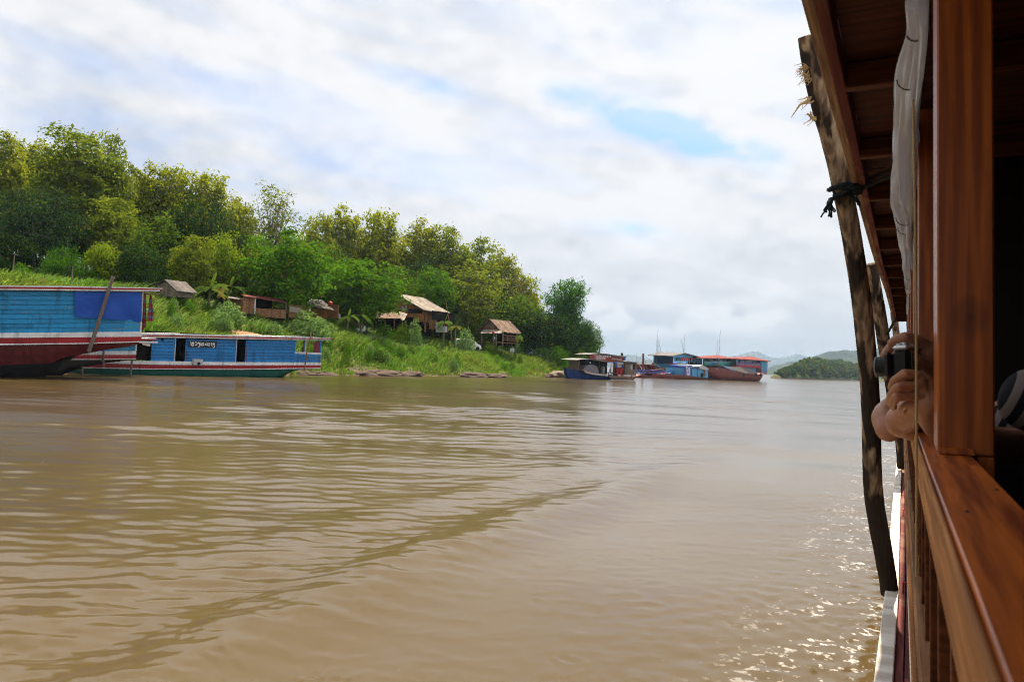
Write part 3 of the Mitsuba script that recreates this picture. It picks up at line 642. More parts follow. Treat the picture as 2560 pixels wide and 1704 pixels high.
# banana plants: pseudostem and arching leaves
def banana(px, top, Y, seed, label, n=8, size=2.6):
    g = np.random.default_rng(seed); P = at_y(px, top, Y); z0 = float(ground_z(P[0], P[1])); H = max(P[2] - z0, 2.5)
    key = thing('banana_plant', label, 'banana plant', None)
    base = np.array([P[0], P[1], z0]); st = H * 0.55
    part(key, 'stem', MB().tube([base - [0, 0, .3], base + [0.05, 0, st * .5], base + [0.08, 0.05, st]], [0.17, 0.14, 0.09], 7), 'banana_stem', smooth=True)
    for i in range(n):
        a = i * 2.4 + g.uniform(-.4, .4); L = size * g.uniform(0.75, 1.15); up = g.uniform(0.5, 1.3) if i else 1.3
        d = np.array([math.cos(a), math.sin(a), 0]); s = np.linspace(0, 1, 9)[:, None]
        mid = base + [0.08, 0.05, st] + d * L * s * (0.75 if i else 0.15) + np.array([0, 0, 1]) * (up * L * 0.6 * s - (0.75 if i else 0.25) * L * s ** 2)
        w = (0.30 * np.sin(np.pi * np.clip(s * 0.92 + 0.04, 0, 1)) ** 0.6) * L / 2.4; side = np.cross(d, [0, 0, 1])
        v = np.stack([mid - side * w - [0, 0, 1] * w * .35, mid, mid + side * w - [0, 0, 1] * w * .35], 1).reshape(-1, 3); f = []
        for k in range(8):
            for j in range(2):
                q0 = k * 3 + j; f += [[q0, q0 + 1, q0 + 4], [q0, q0 + 4, q0 + 3]]
        c = np.array([0.07, 0.125, 0.018]) * g.uniform(0.6, 1.3) if g.uniform() > 0.2 else np.array([0.15, 0.12, 0.025])
        if i == 0: c = np.array([0.17, 0.26, 0.025])
        part(key, 'leaf', (v, np.array(f)), 'leaf', smooth=True, color=np.tile(c, (len(v), 1)))
flat('banana_stem', (0.13, 0.13, 0.05), 0.7)
banana(525, 675, 73, 1, 'tall banana plant right of the tin-roofed hut with a yellow drooping leaf', 9, 3.0)
banana(575, 668, 77, 2, 'banana plant with a bright upright leaf behind the red-roofed shack', 9, 2.6)
banana(870, 752, 86, 3, 'banana plant with a bright yellow upright leaf left of the wooden house', 8, 2.4)
banana(905, 750, 88, 4, 'banana plant under the broad tree left of the house', 9, 2.6)
banana(1112, 752, 102, 5, 'banana plant at the right end of the house', 8, 2.4)
banana(1140, 770, 106, 6, 'banana plant right of the leaning bamboo pole', 8, 2.2)
banana(1292, 800, 118, 7, 'banana plant behind the right end of the thatched hut', 7, 2.2)
banana(1440, 862, 134, 8, 'banana plant at the tip of the bank beneath the bamboo', 8, 2.4)

# drooping bamboo at the tip of the bank
bk = thing('bamboo_clump', 'tall bamboo clump leaning right with drooping feathery tips at the end of the bank', 'bamboo')
g = np.random.default_rng(41); P = at_y(1405, 850, 134); z0 = float(ground_z(P[0], P[1])); lv = []; lc = []; cm = MB(); ex = ray(1600, 850) - ray(1200, 850); ex = ex / np.linalg.norm(ex)
tips = [(1370, 738), (1385, 722), (1402, 714), (1418, 705), (1435, 700), (1452, 706), (1460, 716), (1448, 722), (1428, 728), (1395, 760), (1425, 775), (1376, 790), (1440, 800), (1412, 745), (1405, 790), (1455, 830), (1390, 820), (1470, 845), (1425, 735)]
for tx, ty in tips:
    e = at_y(tx, ty, 134 + g.uniform(-2.5, 2.5)); b = np.array([P[0], P[1], z0]) + np.append(g.normal(size=2) * 0.7, 0)
    s = np.linspace(0, 1, 12)[:, None]; ctrl = b * 0.45 + e * 0.55 + np.array([0, 0, 2.6])
    cv = (1 - s) ** 2 * b + 2 * s * (1 - s) * ctrl + s ** 2 * e
    cm.tube(cv, np.linspace(0.07, 0.015, 12), 4)
    for k in range(230):
        u = g.uniform(0.15, 1.0); i = min(int(u * 11), 10); p = cv[i] * (1 - (u * 11 - i)) + cv[i + 1] * (u * 11 - i)
        lv.append(p + g.normal(size=3) * np.array([0.75, 0.75, 0.5]) * (1.25 - 0.6 * u)); lc.append(g.uniform())
lv = np.array(lv); lc = np.array(lc)
v, f = leaf_quads(np.repeat(lv, 3, 0) + g.normal(size=(len(lv) * 3, 3)) * 0.22, unit(g.normal(size=(len(lv) * 3, 3)) * 0.6 + np.array([0, 0, 0.6])), 0.6 * g.uniform(0.6, 1.3, len(lv) * 3), 0.26, g, 0.9)
ca, cb = (np.array(c) for c in PAL['bamboo']); t = np.repeat(lc, 3)[:, None]
part(bk, 'culms', cm, 'banana_stem'); part(bk, 'foliage', (v, f), 'leaf', color=np.repeat(ca * (1 - t) + cb * t, 4, 0))

# grass on the bank
g = np.random.default_rng(43); N = 150000
s = g.uniform(0, 1, N * 3); Yg = 20 + s * 150; dg = g.uniform(0.25, 34, N * 3) ** 1.0
seg = np.concatenate([[0], np.cumsum(np.hypot(*np.diff(SHORE[1:11], axis=0).T))]); L = g.uniform(0, seg[-1], N * 3)
bx = np.interp(L, seg, SHORE[1:11, 0]); by = np.interp(L, seg, SHORE[1:11, 1]); k = np.clip(np.searchsorted(seg, L) - 1, 0, len(seg) - 2)
tx = np.diff(SHORE[1:11], axis=0)[k]; tx = tx / np.linalg.norm(tx, axis=1, keepdims=True)
X, Y = bx - tx[:, 1] * dg, by + tx[:, 0] * dg
den = meshkit.fbm(np.stack([X / 2.6, Y / 2.6, 0 * X], -1), 3, 44)
keep = (g.uniform(size=len(X)) < np.clip(0.25 + 1.9 * (den - 0.25), 0.05, 1)) & (shore_dist(X, Y) > 0.05) & (Y > 25)
for sx, sy, sr in _soil: keep &= np.hypot(X - sx, Y - sy) > sr * g.uniform(0.5, 1.1, len(X))
X, Y, den = X[keep][:N], Y[keep][:N], den[keep][:N]; Z = ground_z(X, Y); n = len(X); D = shore_dist(X, Y)
tall = meshkit.fbm(np.stack([X / 4.5, Y / 4.5, 0 * X], -1), 3, 46)
h = g.uniform(0.35, 1.0, n) * np.clip(0.55 + 1.9 * (tall - 0.3), 0.35, 1.5) * np.clip(0.5 + D / 5.0, 0.5, 1.1); w = g.uniform(0.035, 0.085, n)
an = g.uniform(0, 6.28, n); side = np.stack([np.cos(an), np.sin(an), 0 * an], 1)
ln = np.stack([0.35 + g.normal(size=n) * 0.35, 0.25 + g.normal(size=n) * 0.35, 0 * an], 1) * h[:, None]
b = np.stack([X, Y, Z - 0.05], 1); m = b + ln * 0.35 + np.array([0, 0, 0.62]) * h[:, None]; e = b + ln * 1.05 + np.array([0, 0, 0.95]) * h[:, None]
v = np.stack([b - side * w[:, None], b + side * w[:, None], m + side * w[:, None] * 0.8, m - side * w[:, None] * 0.8, e], 1).reshape(-1, 3)
i = np.arange(n) * 5; f = np.vstack([np.stack([i, i + 1, i + 2], 1), np.stack([i, i + 2, i + 3], 1), np.stack([i + 3, i + 2, i + 4], 1)])
t1 = np.clip(2.2 * (meshkit.fbm(np.stack([X / 7.0, Y / 7.0, 0 * X], -1), 3, 47) - 0.27), 0, 1)[:, None]; t2 = np.clip(3.0 * (meshkit.fbm(np.stack([X / 3.0, Y / 3.0, 0 * X], -1), 3, 48) - 0.42), 0, 1)[:, None]
col = (np.array([0.115, 0.25, 0.022]) * (1 - t1) + np.array([0.20, 0.29, 0.036]) * t1); pale = np.array([0.38, 0.45, 0.24])
up = (np.clip(D / 10 - 0.55, 0, 1) * np.clip(Y / 30 - 1.9, 0, 1))[:, None]
col = col * (1 - t2 * up * 0.8) + pale * t2 * up * 0.8; col = col * g.uniform(0.6, 1.3, (n, 1))
br = g.uniform(size=n) < 0.06; col[br] = np.array([0.2, 0.16, 0.06])
put('bank_grass', (v, f), 'grass_blade', color=np.repeat(col, 5, 0), label='long green and yellowish grass covering the river bank down to the water', cat='grass', kind='stuff')

# woods on the far shore and on the hills behind it, seen as one mass
g = np.random.default_rng(51); nt = 560; u = g.uniform(0.03, 0.95, nt) ** 1.15; inl = g.uniform(4, 120, nt) ** 1.0
bp = far_pos(u, inl); bz = np.interp(inl, [0, 4, 10, 25, 60, 120], [0, 1.2, 2, 3, 6, 9]) * np.interp(u, [0, .12, 1], [.6, 1, 1]); th = g.uniform(3.2, 7.0, nt) * np.interp(u, [0, 0.06, 0.16, 0.35, 1], [0.25, 0.4, 0.8, 1.05, 1.25])
lp, lcx = [], []
for k in range(nt):
    d = unit(g.normal(size=(60, 3))); d[:, 2] = np.abs(d[:, 2]); c = np.array([bp[k, 0], bp[k, 1], bz[k] + th[k] * 0.4])
    lp.append(c + d * (g.uniform(0.5, 1, (60, 1))) * np.array([th[k] * .5, th[k] * .5, th[k] * .62])); lp.append(c - np.array([0, 0, 1]) * g.uniform(0, 1, (22, 1)) * th[k] * .5 + g.normal(size=(22, 3)) * [th[k] * .3, th[k] * .3, 0.1])
    lcx.append(np.tile((np.array([0.045, 0.085, 0.012]) if g.uniform() < 0.5 else np.array([0.075, 0.10, 0.014])) * g.uniform(0.6, 1.3), (82, 1)))
lp = np.vstack(lp); lcx = np.vstack(lcx) * g.uniform(0.7, 1.3, (len(lp), 1))
v, f = leaf_quads(lp, unit(g.normal(size=lp.shape) * 0.5 + np.array([0, -0.3, 0.7])), g.uniform(1.2, 2.6, len(lp)), 0.8, g)
put('far_forest', (v, f), 'leaf', color=np.repeat(lcx, 4, 0), label='green wood lining the far shore below the hazy hills', cat='forest', kind='stuff')

# ---------------------------------------------------------------- moored long boats on the left
def strip(parent, name, fr, top, bot, mat, y0, y1, tone=0.5, **k):
    """A board along a boat's side between two traced edges (pixels on the plane of the side)."""
    return part(parent, name, MB().prism(fr.pxs(top) + fr.pxs(bot[::-1]), y0, y1), mat, fr, tone=tone, **k)

def strips(parent, name, fr, top, bot, mat, y0, y1, cuts, seed=0):
    """The same, cut into boards at the given x pixels."""
    ft, fb = (lambda x, p=np.array(q, float): np.interp(x, p[:, 0], p[:, 1]) for q in (top, bot))
    r = np.random.default_rng(seed)
    for a, b in zip(cuts, cuts[1:]):
        xs = np.linspace(a, b, 6)
        strip(parent, name, fr, [(x, ft(x)) for x in xs], [(x, fb(x)) for x in xs], mat, y0 + r.uniform(-.006, .006), y1, float(r.uniform()))

def hull_loft(fr, top, bot, W, chine=0.45, tuck=0.10, keel=-0.35, nar=None, n=24):
    """Hull below the traced upper edge; bot: traced lower edge of the side, nar: how much of the width remains along x."""
    t = lin(fr.pxs(top)); b = lin(fr.pxs(bot)); x0, x1 = fr.px(*top[0])[0], fr.px(*top[-1])[0]; rings = []
    for i in range(n + 1):
        u = i / n; x = x0 + (x1 - x0) * u; zt, zb = t(x), min(b(x), t(x) - 0.03); k = 1 if nar is None else nar(u); c = W / 2 * (1 - k)
        zm = zb + (zt - zb) * chine
        rings.append([(x, c, zt), (x, c + tuck * W * .45, zm), (x, c + tuck * W * 1.6, zb), (x, W / 2, zb - 0.03), (x, W - c - tuck * W * 1.6, zb), (x, W - c - tuck * W * .45, zm), (x, W - c, zt)])
    return MB().loft(rings)

def up_planks(parent, fr, W, x0, x1, zb, zt, n, mat, holes=()):
    part(parent, 'far_wall', far_wall(W, x0, x1, zb, zt, holes), mat, fr)
def far_wall(W, x0, x1, zb, zt, holes):
    mb = MB(); xs = sorted({x0, x1, *[h for q in holes for h in q[:2]]})
    for a, b in zip(xs, xs[1:]):
        h = [q for q in holes if q[0] <= (a + b) / 2 <= q[1]]
        if h:
            mb.slab(a, b, W - .05, W, zb(a), zb(b), h[0][2], h[0][2]); mb.slab(a, b, W - .05, W, h[0][3], h[0][3], zt(a), zt(b))
        else: mb.slab(a, b, W - .05, W, zb(a), zb(b), zt(a), zt(b))
    return mb

# the big blue boat, its end towards the photo's middle raised out of the water
f1 = face_frame(at_y(0, 900, 37.8), at_y(353, 900, 42.4)); W1 = 2.3; L1 = -12.0
big = thing('river_boat', 'largest blue plank boat at the left edge with dark red hull and tarpaulin', 'boat')
def ext(p): # continue a traced edge out of the frame to the left
    (x0, y0), (x1, y1) = p[0], p[1]; return [(-420, y0 + (y1 - y0) / (x1 - x0) * (-420 - x0) * 0.6)] + p
rt = ext([(0, 713.5), (180, 715.5), (353, 719), (398, 720.5), (403, 722.5)]); rm = ext([(0, 717), (180, 719), (353, 721.3), (403, 722.6)]); rb = ext([(0, 721.2), (180, 723.2), (353, 724.4), (401, 724.8)]); rl = ext([(0, 725), (180, 726.5), (353, 728), (395, 728.5)])
strip(big, 'roof', f1, rt, rm, 'white_paint', -0.32, W1 + 0.3)
strips(big, 'red_fascia_board', f1, rm, rb, 'red_paint', -0.30, -0.26, [-420, -150, 20, 110, 270, 401])
strips(big, 'white_fascia_board', f1, rb, rl, 'white_paint', -0.27, -0.23, [-420, -100, 90, 235, 395])
strip(big, 'roof_lining', f1, [(x, y - 1.5) for x, y in rl], [(x, y + 1.0) for x, y in rl], 'grey_timber', -0.22, W1 + 0.25)
wt = ext([(0, 726), (180, 728), (353, 729)]); wb = ext([(0, 832), (180, 830.5), (353, 828.5)])
zt1, zb1 = lin(f1.pxs(wt)), lin(f1.pxs(wb)); xe = f1.px(353, 800)[0]
plank_wall(big, f1, L1, xe, zb1, zt1, 9, 'blue_paint', -0.03, 0.02, seed=3, joints=1)
part(big, 'far_wall', far_wall(W1, L1, xe, zb1, zt1, ()), 'blue_paint', f1, tone=0.4)
part(big, 'end_post', MB().box(xe - .05, xe + .03, -.04, .06, zb1(xe), zt1(xe)), 'white_paint', f1, tone=0.4)
part(big, 'end_post', MB().box(xe - .05, xe + .03, W1 - .06, W1 + .01, zb1(xe), zt1(xe)), 'white_paint', f1, tone=0.5)
strips(big, 'white_strake', f1, wb, ext([(0, 844), (180, 843), (353, 841)]), 'white_paint', -0.07, 0.0, [-420, -140, 88, 258, 353], 1)
strips(big, 'red_strake', f1, ext([(0, 844), (180, 843), (353, 841)]), ext([(0, 858.5), (180, 857.5), (353, 852.5)]), 'red_paint', -0.055, 0.0, [-420, -90, 140, 353], 2)
strips(big, 'white_line_board', f1, ext([(0, 858.5), (180, 857.5), (353, 852.5)]), ext([(0, 862), (180, 860), (353, 855)]), 'white_paint', -0.08, 0.0, [-420, -60, 236, 353], 3)
part(big, 'hull', hull_loft(f1, ext([(0, 862), (180, 860), (353, 855)]), [(-420, 912), (0, 914), (135, 908), (150, 897), (205, 886), (270, 874), (320, 868), (345, 865), (353, 861)], W1, 0.5, 0.05, nar=lambda u: 1 - 0.25 * max(0, (u - .75) / .25) ** 2), 'maroon_paint', f1, smooth=35, label='dark red hull side rising to the overhanging end')
part(big, 'hull_bottom', hull_loft(f1, [(-420, 911), (0, 913), (135, 907.5), (200, 887)], [(-420, 956), (0, 958), (95, 955), (140, 935), (200, 893)], W1 * .86, 0.6, 0.18), 'black_paint', Frame(f1.o + f1.ey * 0.16, f1.ex), smooth=35, label='black bottom of the hull in the water')
# tarpaulin over the last opening, with slack folds
tx = np.linspace(0, 1, 22); tz = np.linspace(0, 1, 12); (ax0, az0), (ax1, az1), (bx1, bz1), (bx0, bz0) = f1.pxs([(184, 728), (353, 730.5), (352, 804.5), (185, 791.5)])
tv = []
for j in tz:
    for i in tx:
        x = (ax0 + (ax1 - ax0) * i) * (1 - j) + (bx0 + (bx1 - bx0) * i) * j; z = (az0 + (az1 - az0) * i) * (1 - j) + (bz0 + (bz1 - bz0) * i) * j
        fo = 0.05 * math.sin(7 * i + 5 * j) * j + 0.04 * math.sin(17 * i * (1 - .3 * j) + 1.2) * (0.3 + j) + 0.03 * math.exp(-((i - .06 - .1 * j) / .05) ** 2)
        tv.append((x, -0.12 - fo, z))
tq = [[a * 22 + b, a * 22 + b + 1, (a + 1) * 22 + b + 1, (a + 1) * 22 + b] for a in range(11) for b in range(21)]
tq = np.array(tq); tm = np.array(tv); tm2 = tm + [0, 0.012, 0]
put('tarpaulin', (np.vstack([tm, tm2]), np.vstack([tq[:, [0, 1, 2]], tq[:, [0, 2, 3]], tq[:, [0, 2, 1]] + len(tm), tq[:, [0, 3, 2]] + len(tm)])), 'tarp_blue', f1, smooth=60, label='deep blue tarpaulin hung over the end of the big blue boat', cat='tarpaulin')
# pole leaning on the boat, laundry at its end
def pole(label, a, b, ra, rb, mat='grey_timber', cat='pole', kind='mooring_pole', n=7):
    m = (np.asarray(a) + b) / 2 + rng.normal(size=3) * 0.03
    return put(kind, MB().tube([a, a * .7 + m * .3, m, m * .4 + b * .6, b], np.linspace(ra, rb, 5), n), mat, WORLD, smooth=50, tone=float(rng.uniform()), label=label, cat=cat)
def pw(fr, x, y, off): q = fr.px(x, y, off); return fr.w([q[0], off, q[1]])
pole('long grey oar-like pole leaning across the side of the big blue boat', pw(f1, 222, 879, -0.28), pw(f1, 283, 690, -0.42), 0.10, 0.085, 'grey_timber', 'pole', 'leaning_pole')
def cloth(name, fr, corners, off, mat, label, amp=0.08, cat='cloth', nx=9, nz=9, fr_freq=9):
    (a0, a1, b1, b0) = [np.array(fr.px(*c, off)) for c in corners]; v = []
    for j in np.linspace(0, 1, nz):
        for i in np.linspace(0, 1, nx):
            p = (a0 + (a1 - a0) * i) * (1 - j) + (b0 + (b1 - b0) * i) * j
            v.append((p[0], off + amp * math.sin(fr_freq * i + 2 * j) * (0.4 + j), p[1]))
    qd = np.array([[a * nx + b, a * nx + b + 1, (a + 1) * nx + b + 1, (a + 1) * nx + b] for a in range(nz - 1) for b in range(nx - 1)])
    v = np.array(v); v2 = v + [0, 0.01, 0]
    f = np.vstack([qd[:, [0, 1, 2]], qd[:, [0, 2, 3]], qd[:, [0, 2, 1]] + len(v), qd[:, [0, 3, 2]] + len(v)])
    return put(name, (np.vstack([v, v2]), f), mat, fr, smooth=60, label=label, cat=cat)
cloth('hanging_cloth', f1, [(357, 735), (365, 737), (364, 806), (356, 806)], 0.5, 'plaid_cloth', 'narrow plaid cloth hanging at the end of the big blue boat, left one of two')
cloth('hanging_cloth', f1, [(374, 737), (380, 738), (383, 802), (370, 803)], 0.4, 'plaid_cloth', 'pale plaid cloth hanging at the end of the big blue boat, right one of two')
cloth('hanging_cloth', f1, [(357, 804), (367, 806), (362, 818), (355, 828)], 0.55, 'flag_cloth', 'dark red rag below the plaid cloths at the end of the big blue boat')
pole('thin rail under the roof end of the big blue boat carrying the cloths', pw(f1, 350, 734, 0.5), pw(f1, 392, 736, 0.3), 0.03, 0.03, 'grey_timber', 'rail', 'clothes_rail')

# boat squeezed between the big one and the one with the sign
f3 = face_frame(at_y(140, 905, 42.6), at_y(389, 905, 47.6)); W3 = 1.5
mid = thing('river_boat', 'boat wedged between the two blue boats, only its striped end showing', 'boat')
x3 = f3.px(339, 880)[0]; z3t, z3b = lin(f3.pxs([(100, 858), (339, 858)])), lin(f3.pxs([(100, 878), (265, 877.5), (339, 877)]))
plank_wall(mid, f3, f3.px(100, 880)[0], x3, z3b, z3t, 3, 'blue_paint', -0.03, 0.02, seed=8)
strips(mid, 'white_strake', f3, [(100, 878), (339, 877)], [(100, 887), (339, 886.3)], 'white_paint', -0.07, 0, [100, 205, 288, 339], 4)
strips(mid, 'red_strake', f3, [(100, 887), (339, 886.3)], [(100, 897.5), (339, 896)], 'red_paint', -0.055, 0, [100, 240, 338], 5)
strips(mid, 'white_line_board', f3, [(100, 897.5), (339, 896)], [(100, 899.5), (338, 898)], 'white_paint', -0.08, 0, [100, 200, 338], 6)
part(mid, 'hull', hull_loft(f3, [(100, 899.5), (338, 898)], [(100, 948), (150, 946), (168, 932), (210, 918), (270, 907.5), (330, 900.5), (338, 899)], W3, 0.5, 0.06, nar=lambda u: 1 - .3 * u ** 3), 'black_paint', f3, smooth=35)
part(mid, 'end_post', MB().box(x3 - .05, x3 + .03, -.05, .05, z3b(x3), f3.px(340, 850)[1]), 'white_paint', f3, tone=.3)
for i, (ya, yb, xr, m) in enumerate(((844.3, 847.2, 386, 'white_paint'), (847.2, 850.5, 386, 'red_paint'), (852.5, 857, 389, 'white_paint'))):
    strip(mid, ('roof', 'red_fascia_board', 'white_fascia_board')[i], f3, [(160, ya - 2), (300, ya - .6), (xr, ya + .4)], [(160, yb - 2), (300, yb - .6), (xr, yb)], m, -0.2 - .02 * i, W3 + .1 if i == 0 else -.14)
cloth('hanging_cloth', f3, [(354, 857), (376, 858), (374, 866), (358, 862)], -0.1, 'plain_white', 'small pale festoon cloth under the roof of the wedged boat', 0.03)
part(mid, 'inner_wall', MB().box(x3 + .1, f3.px(378, 880)[0], 0.5, 0.56, f3.px(340, 900)[1], f3.px(340, 858)[1]), 'dark_inside', f3)
# poles standing in the water by the bows
for x, ya, yb, lab in ((258, 877, 918, 'dark mooring pole under the raised end of the big boat, middle of three'), (205, 915, 941, 'short dark mooring pole in the water left of the sign boat, nearest the big boat'), (329, 899, 936, 'dark mooring pole against the green hull left of the sign boat, rightmost of three')):
    pole(lab, pw(f3, x, yb, -0.3) - [0, 0, .6 if yb > 930 else 0], pw(f3, x + 1, ya, -0.3), 0.07, 0.06, 'grey_timber')

# the blue boat with the sign
f2 = face_frame(at_y(205, 938, 46.4), at_y(805, 938, 59.5)); W2 = 2.1
sign_boat = thing('river_boat', 'blue plank boat with a black name sign and a green hull', 'boat')
P2 = f2.px
rt = [(300, 826.5), (356, 832.5), (460, 834), (600, 838), (740, 839.5), (828, 845.3)]; rm = [(300, 832), (360, 837), (460, 838.4), (600, 841.6), (740, 844.3), (828, 845.6)]; rb = [(300, 835), (362, 840.2), (460, 841.5), (600, 844.4), (740, 847), (827, 847)]; rl = [(300, 838), (366, 843), (460, 844), (600, 847), (740, 849.5), (822, 849.3)]
strip(sign_boat, 'roof', f2, rt, rm, 'white_paint', -0.3, W2 + .25)
strips(sign_boat, 'red_fascia_board', f2, rm, rb, 'red_paint', -0.28, -0.24, [300, 420, 560, 690, 827], 7)
strips(sign_boat, 'white_fascia_board', f2, rb, rl, 'white_paint', -0.25, -0.21, [300, 470, 640, 822], 8)
strip(sign_boat, 'roof_lining', f2, [(x, y - 1.4) for x, y in rl], [(x, y + .8) for x, y in rl], 'grey_timber', -0.2, W2 + .2)
strip(sign_boat, 'roof_hatch', f2, [(380, 832.3), (455, 832.8), (460, 834.5)], [(380, 834), (460, 836)], 'white_paint', 0.4, 1.4, 0.3)
wt = [(300, 840), (378, 845), (600, 849), (803, 851)]; wb = [(300, 900.5), (378, 902), (600, 905), (803, 905.5)]
zt2, zb2 = lin(f2.pxs(wt)), lin(f2.pxs(wb)); xl, xr = P2(378, 880)[0], P2(802, 880)[0]
def hole(xa, xb, ya, yb): a, b = P2(xa, yb), P2(xb, ya); return (a[0], b[0], a[1], b[1])
H = [hole(437.5, 465, 840, 902), hole(590.5, 615, 842, 904), hole(739.5, 800.5, 845, 882)]
H = [(a, b, z0, z1 + .5) for a, b, z0, z1 in H]
plank_wall(sign_boat, f2, xl, xr, zb2, zt2, 7, 'deep_blue_paint', -0.03, 0.02, holes=H, seed=12)
part(sign_boat, 'far_wall', far_wall(W2, xl, xr, zb2, zt2, [(H[2][0], H[2][1], H[2][2], H[2][3] - .45)]), 'deep_blue_paint', f2, tone=.5)
part(sign_boat, 'inner_wall', MB().box(xl + .1, P2(735, 880)[0], W2 * .55, W2 * .55 + .05, zb2(xl), zt2(xr) - .02), 'dark_inside', f2)
part(sign_boat, 'inner_wall', MB().box(P2(735, 880)[0], P2(735, 880)[0] + .05, 0.05, W2 - .05, zb2(xl), zt2(xr) - .03), 'dark_inside', f2)
for k, (xa, xb, ya, yb) in enumerate(((435.5, 437.5, 846, 902), (465, 468.5, 846, 902), (588.5, 590.5, 849, 904.5), (615, 617.5, 849, 905))):
    q0, q1 = P2(xa, yb), P2(xb, ya); lean = 0.0
    part(sign_boat, 'door_frame', MB().box(q0[0], q1[0], -.06, .1, q0[1], q1[1]), 'red_paint' if k in (1, 3) else 'white_paint', f2, tone=.3)
for xa, xb, ya, yb in ((737.5, 739.5, 850, 883), (762, 765, 850, 883), (800.5, 803.5, 850, 905), (737.5, 803, 881.5, 883.5)):
    q0, q1 = P2(xa, yb), P2(xb, ya); part(sign_boat, 'window_frame', MB().box(q0[0], q1[0], -.05, .06, q0[1], q1[1]), 'white_paint', f2, tone=.4)
q0, q1 = P2(402, 851.5), P2(409, 844.5); part(sign_boat, 'vent', MB().box(q0[0], q1[0], -.045, .03, q0[1], q1[1]), 'dark_inside', f2)
s1 = [(150, 897), (378, 902), (600, 905), (803, 905.5)]; s2 = [(150, 905), (378, 911), (600, 912.5), (802, 912.5)]; s3 = [(150, 916), (378, 921), (600, 921.5), (801, 919)]; s4 = [(150, 918), (378, 923), (600, 923.5), (800, 920.8)]
strips(sign_boat, 'white_strake', f2, s1, s2, 'white_paint', -0.07, 0, [150, 300, 420, 584, 700, 802], 9)
strips(sign_boat, 'red_strake', f2, s2, s3, 'red_paint', -0.055, 0, [150, 280, 508, 690, 801], 10)
strips(sign_boat, 'white_line_board', f2, s3, s4, 'white_paint', -0.08, 0, [150, 420, 640, 800], 11)
part(sign_boat, 'hull', hull_loft(f2, s4, [(150, 950), (690, 950), (704, 944), (718, 938), (728, 930), (745, 925), (800, 922)], W2, 0.45, 0.05, nar=lambda u: 1 - .25 * max(0, (u - .8) / .2) ** 2), 'green_paint', f2, smooth=35, label='green hull')
rud = P2(722, 944), P2(731, 929); part(sign_boat, 'rudder', MB().box(rud[0][0], rud[1][0], W2 / 2 - .03, W2 / 2 + .03, -0.5, rud[1][1]), 'black_paint', f2)
part(sign_boat, 'rudder_stock', MB().rod([rud[1][0] - .1, W2 / 2, -.1], [rud[1][0] - .1, W2 / 2, P2(728, 918)[1]], .05), 'black_paint', f2)
ex = P2(478, 912), P2(503, 897.5); part(sign_boat, 'exhaust_box', MB().cbox(ex[0][0], ex[1][0], -.28, -.02, ex[0][1], ex[1][1], .03), 'light_grey', f2, smooth=30)
pc = P2(491, 908); part(sign_boat, 'exhaust_pipe', MB().rod([pc[0], -.36, pc[1]], [pc[0], -.1, pc[1]], .09, 10), 'rubber', f2)
pole('thin bamboo pole leaning on the stern of the sign boat', pw(f2, 760, 929, -.3), pw(f2, 779, 829, -.34), .055, .045, 'old_timber', 'pole', 'leaning_pole')

# the lettering: strokes drawn as polylines in a box one unit high
LAO = {'h': (1.05, [[(.08, .95), (.3, .8), (.28, .1), (.42, 0), (.56, .1), (.56, .8), (.7, .98), (.85, .85), (.62, .62)], [(.85, .85), (.85, 0)]]), 'l': (0.0, [[(-.55, -.32), (-.3, -.32), (-.3, -.15)]]),
       'w': (.7, [[(.1, .75), (.25, .98), (.45, .95), (.56, .7), (.56, .25), (.42, .02), (.2, .04), (.2, .2)]]), 'ng': (.62, [[(.08, .8), (.25, .95), (.45, .85), (.48, .3), (.45, -.3), (.3, -.42), (.12, -.3)], [(.2, .95), (.12, .6), (.25, .55)]]),
       'ph': (1.0, [[(.08, .95), (.2, .85), (.12, .12), (.3, .02), (.45, .3), (.45, .75)], [(.45, .3), (.6, .02), (.78, .12), (.78, .95)]]), 'a': (.6, [[(.1, .72), (.2, .58), (.4, .78), (.5, .66)], [(.1, .3), (.2, .16), (.4, .36), (.5, .24)]]),
       'b': (.78, [[(.08, .95), (.22, .85), (.16, .15), (.34, .02), (.54, .12), (.56, .95)]]), 'aa': (.5, [[(.08, .75), (.22, .96), (.36, .8), (.36, 0)]]), 't': (.75, [[(.1, .9), (.25, .95), (.2, .1), (.35, 0), (.5, .15), (.5, .6), (.65, .6), (.65, .95)]]), 'n': (.75, [[(.12, .95), (.12, .1), (.25, .0), (.38, .12), (.38, .9), (.52, .98), (.62, .8), (.62, 0)]]),
       'i': (0.0, [[(-.6, 1.2), (-.4, 1.38), (-.2, 1.2), (-.6, 1.2)]]), 's': (.7, [[(.1, .6), (.3, .95), (.55, .8), (.55, .1), (.3, 0), (.12, .25), (.35, .4)], [(.5, .9), (.68, 1.2)]]), 'o': (.6, [[(.1, .5), (.2, .9), (.45, .9), (.5, .5), (.4, .1), (.15, .1), (.1, .5)]]), 'e': (.3, [[(.12, 1.0), (.12, .12), (.2, 0), (.26, .1)]]), ' ': (.5, [])}
def lao(word, h, stroke, depth=0.012):
    x, shp = 0.0, []
    for ch in word:
        adv, ls = LAO[ch]
        for l in ls: shp.append(LineString([((x + a) * h, b * h) for a, b in l]).buffer(stroke, quad_segs=3))
        x += adv
    u = unary_union(shp); return [trimesh.creation.extrude_polygon(g_, depth, engine='earcut') for g_ in getattr(u, 'geoms', [u])], x * h
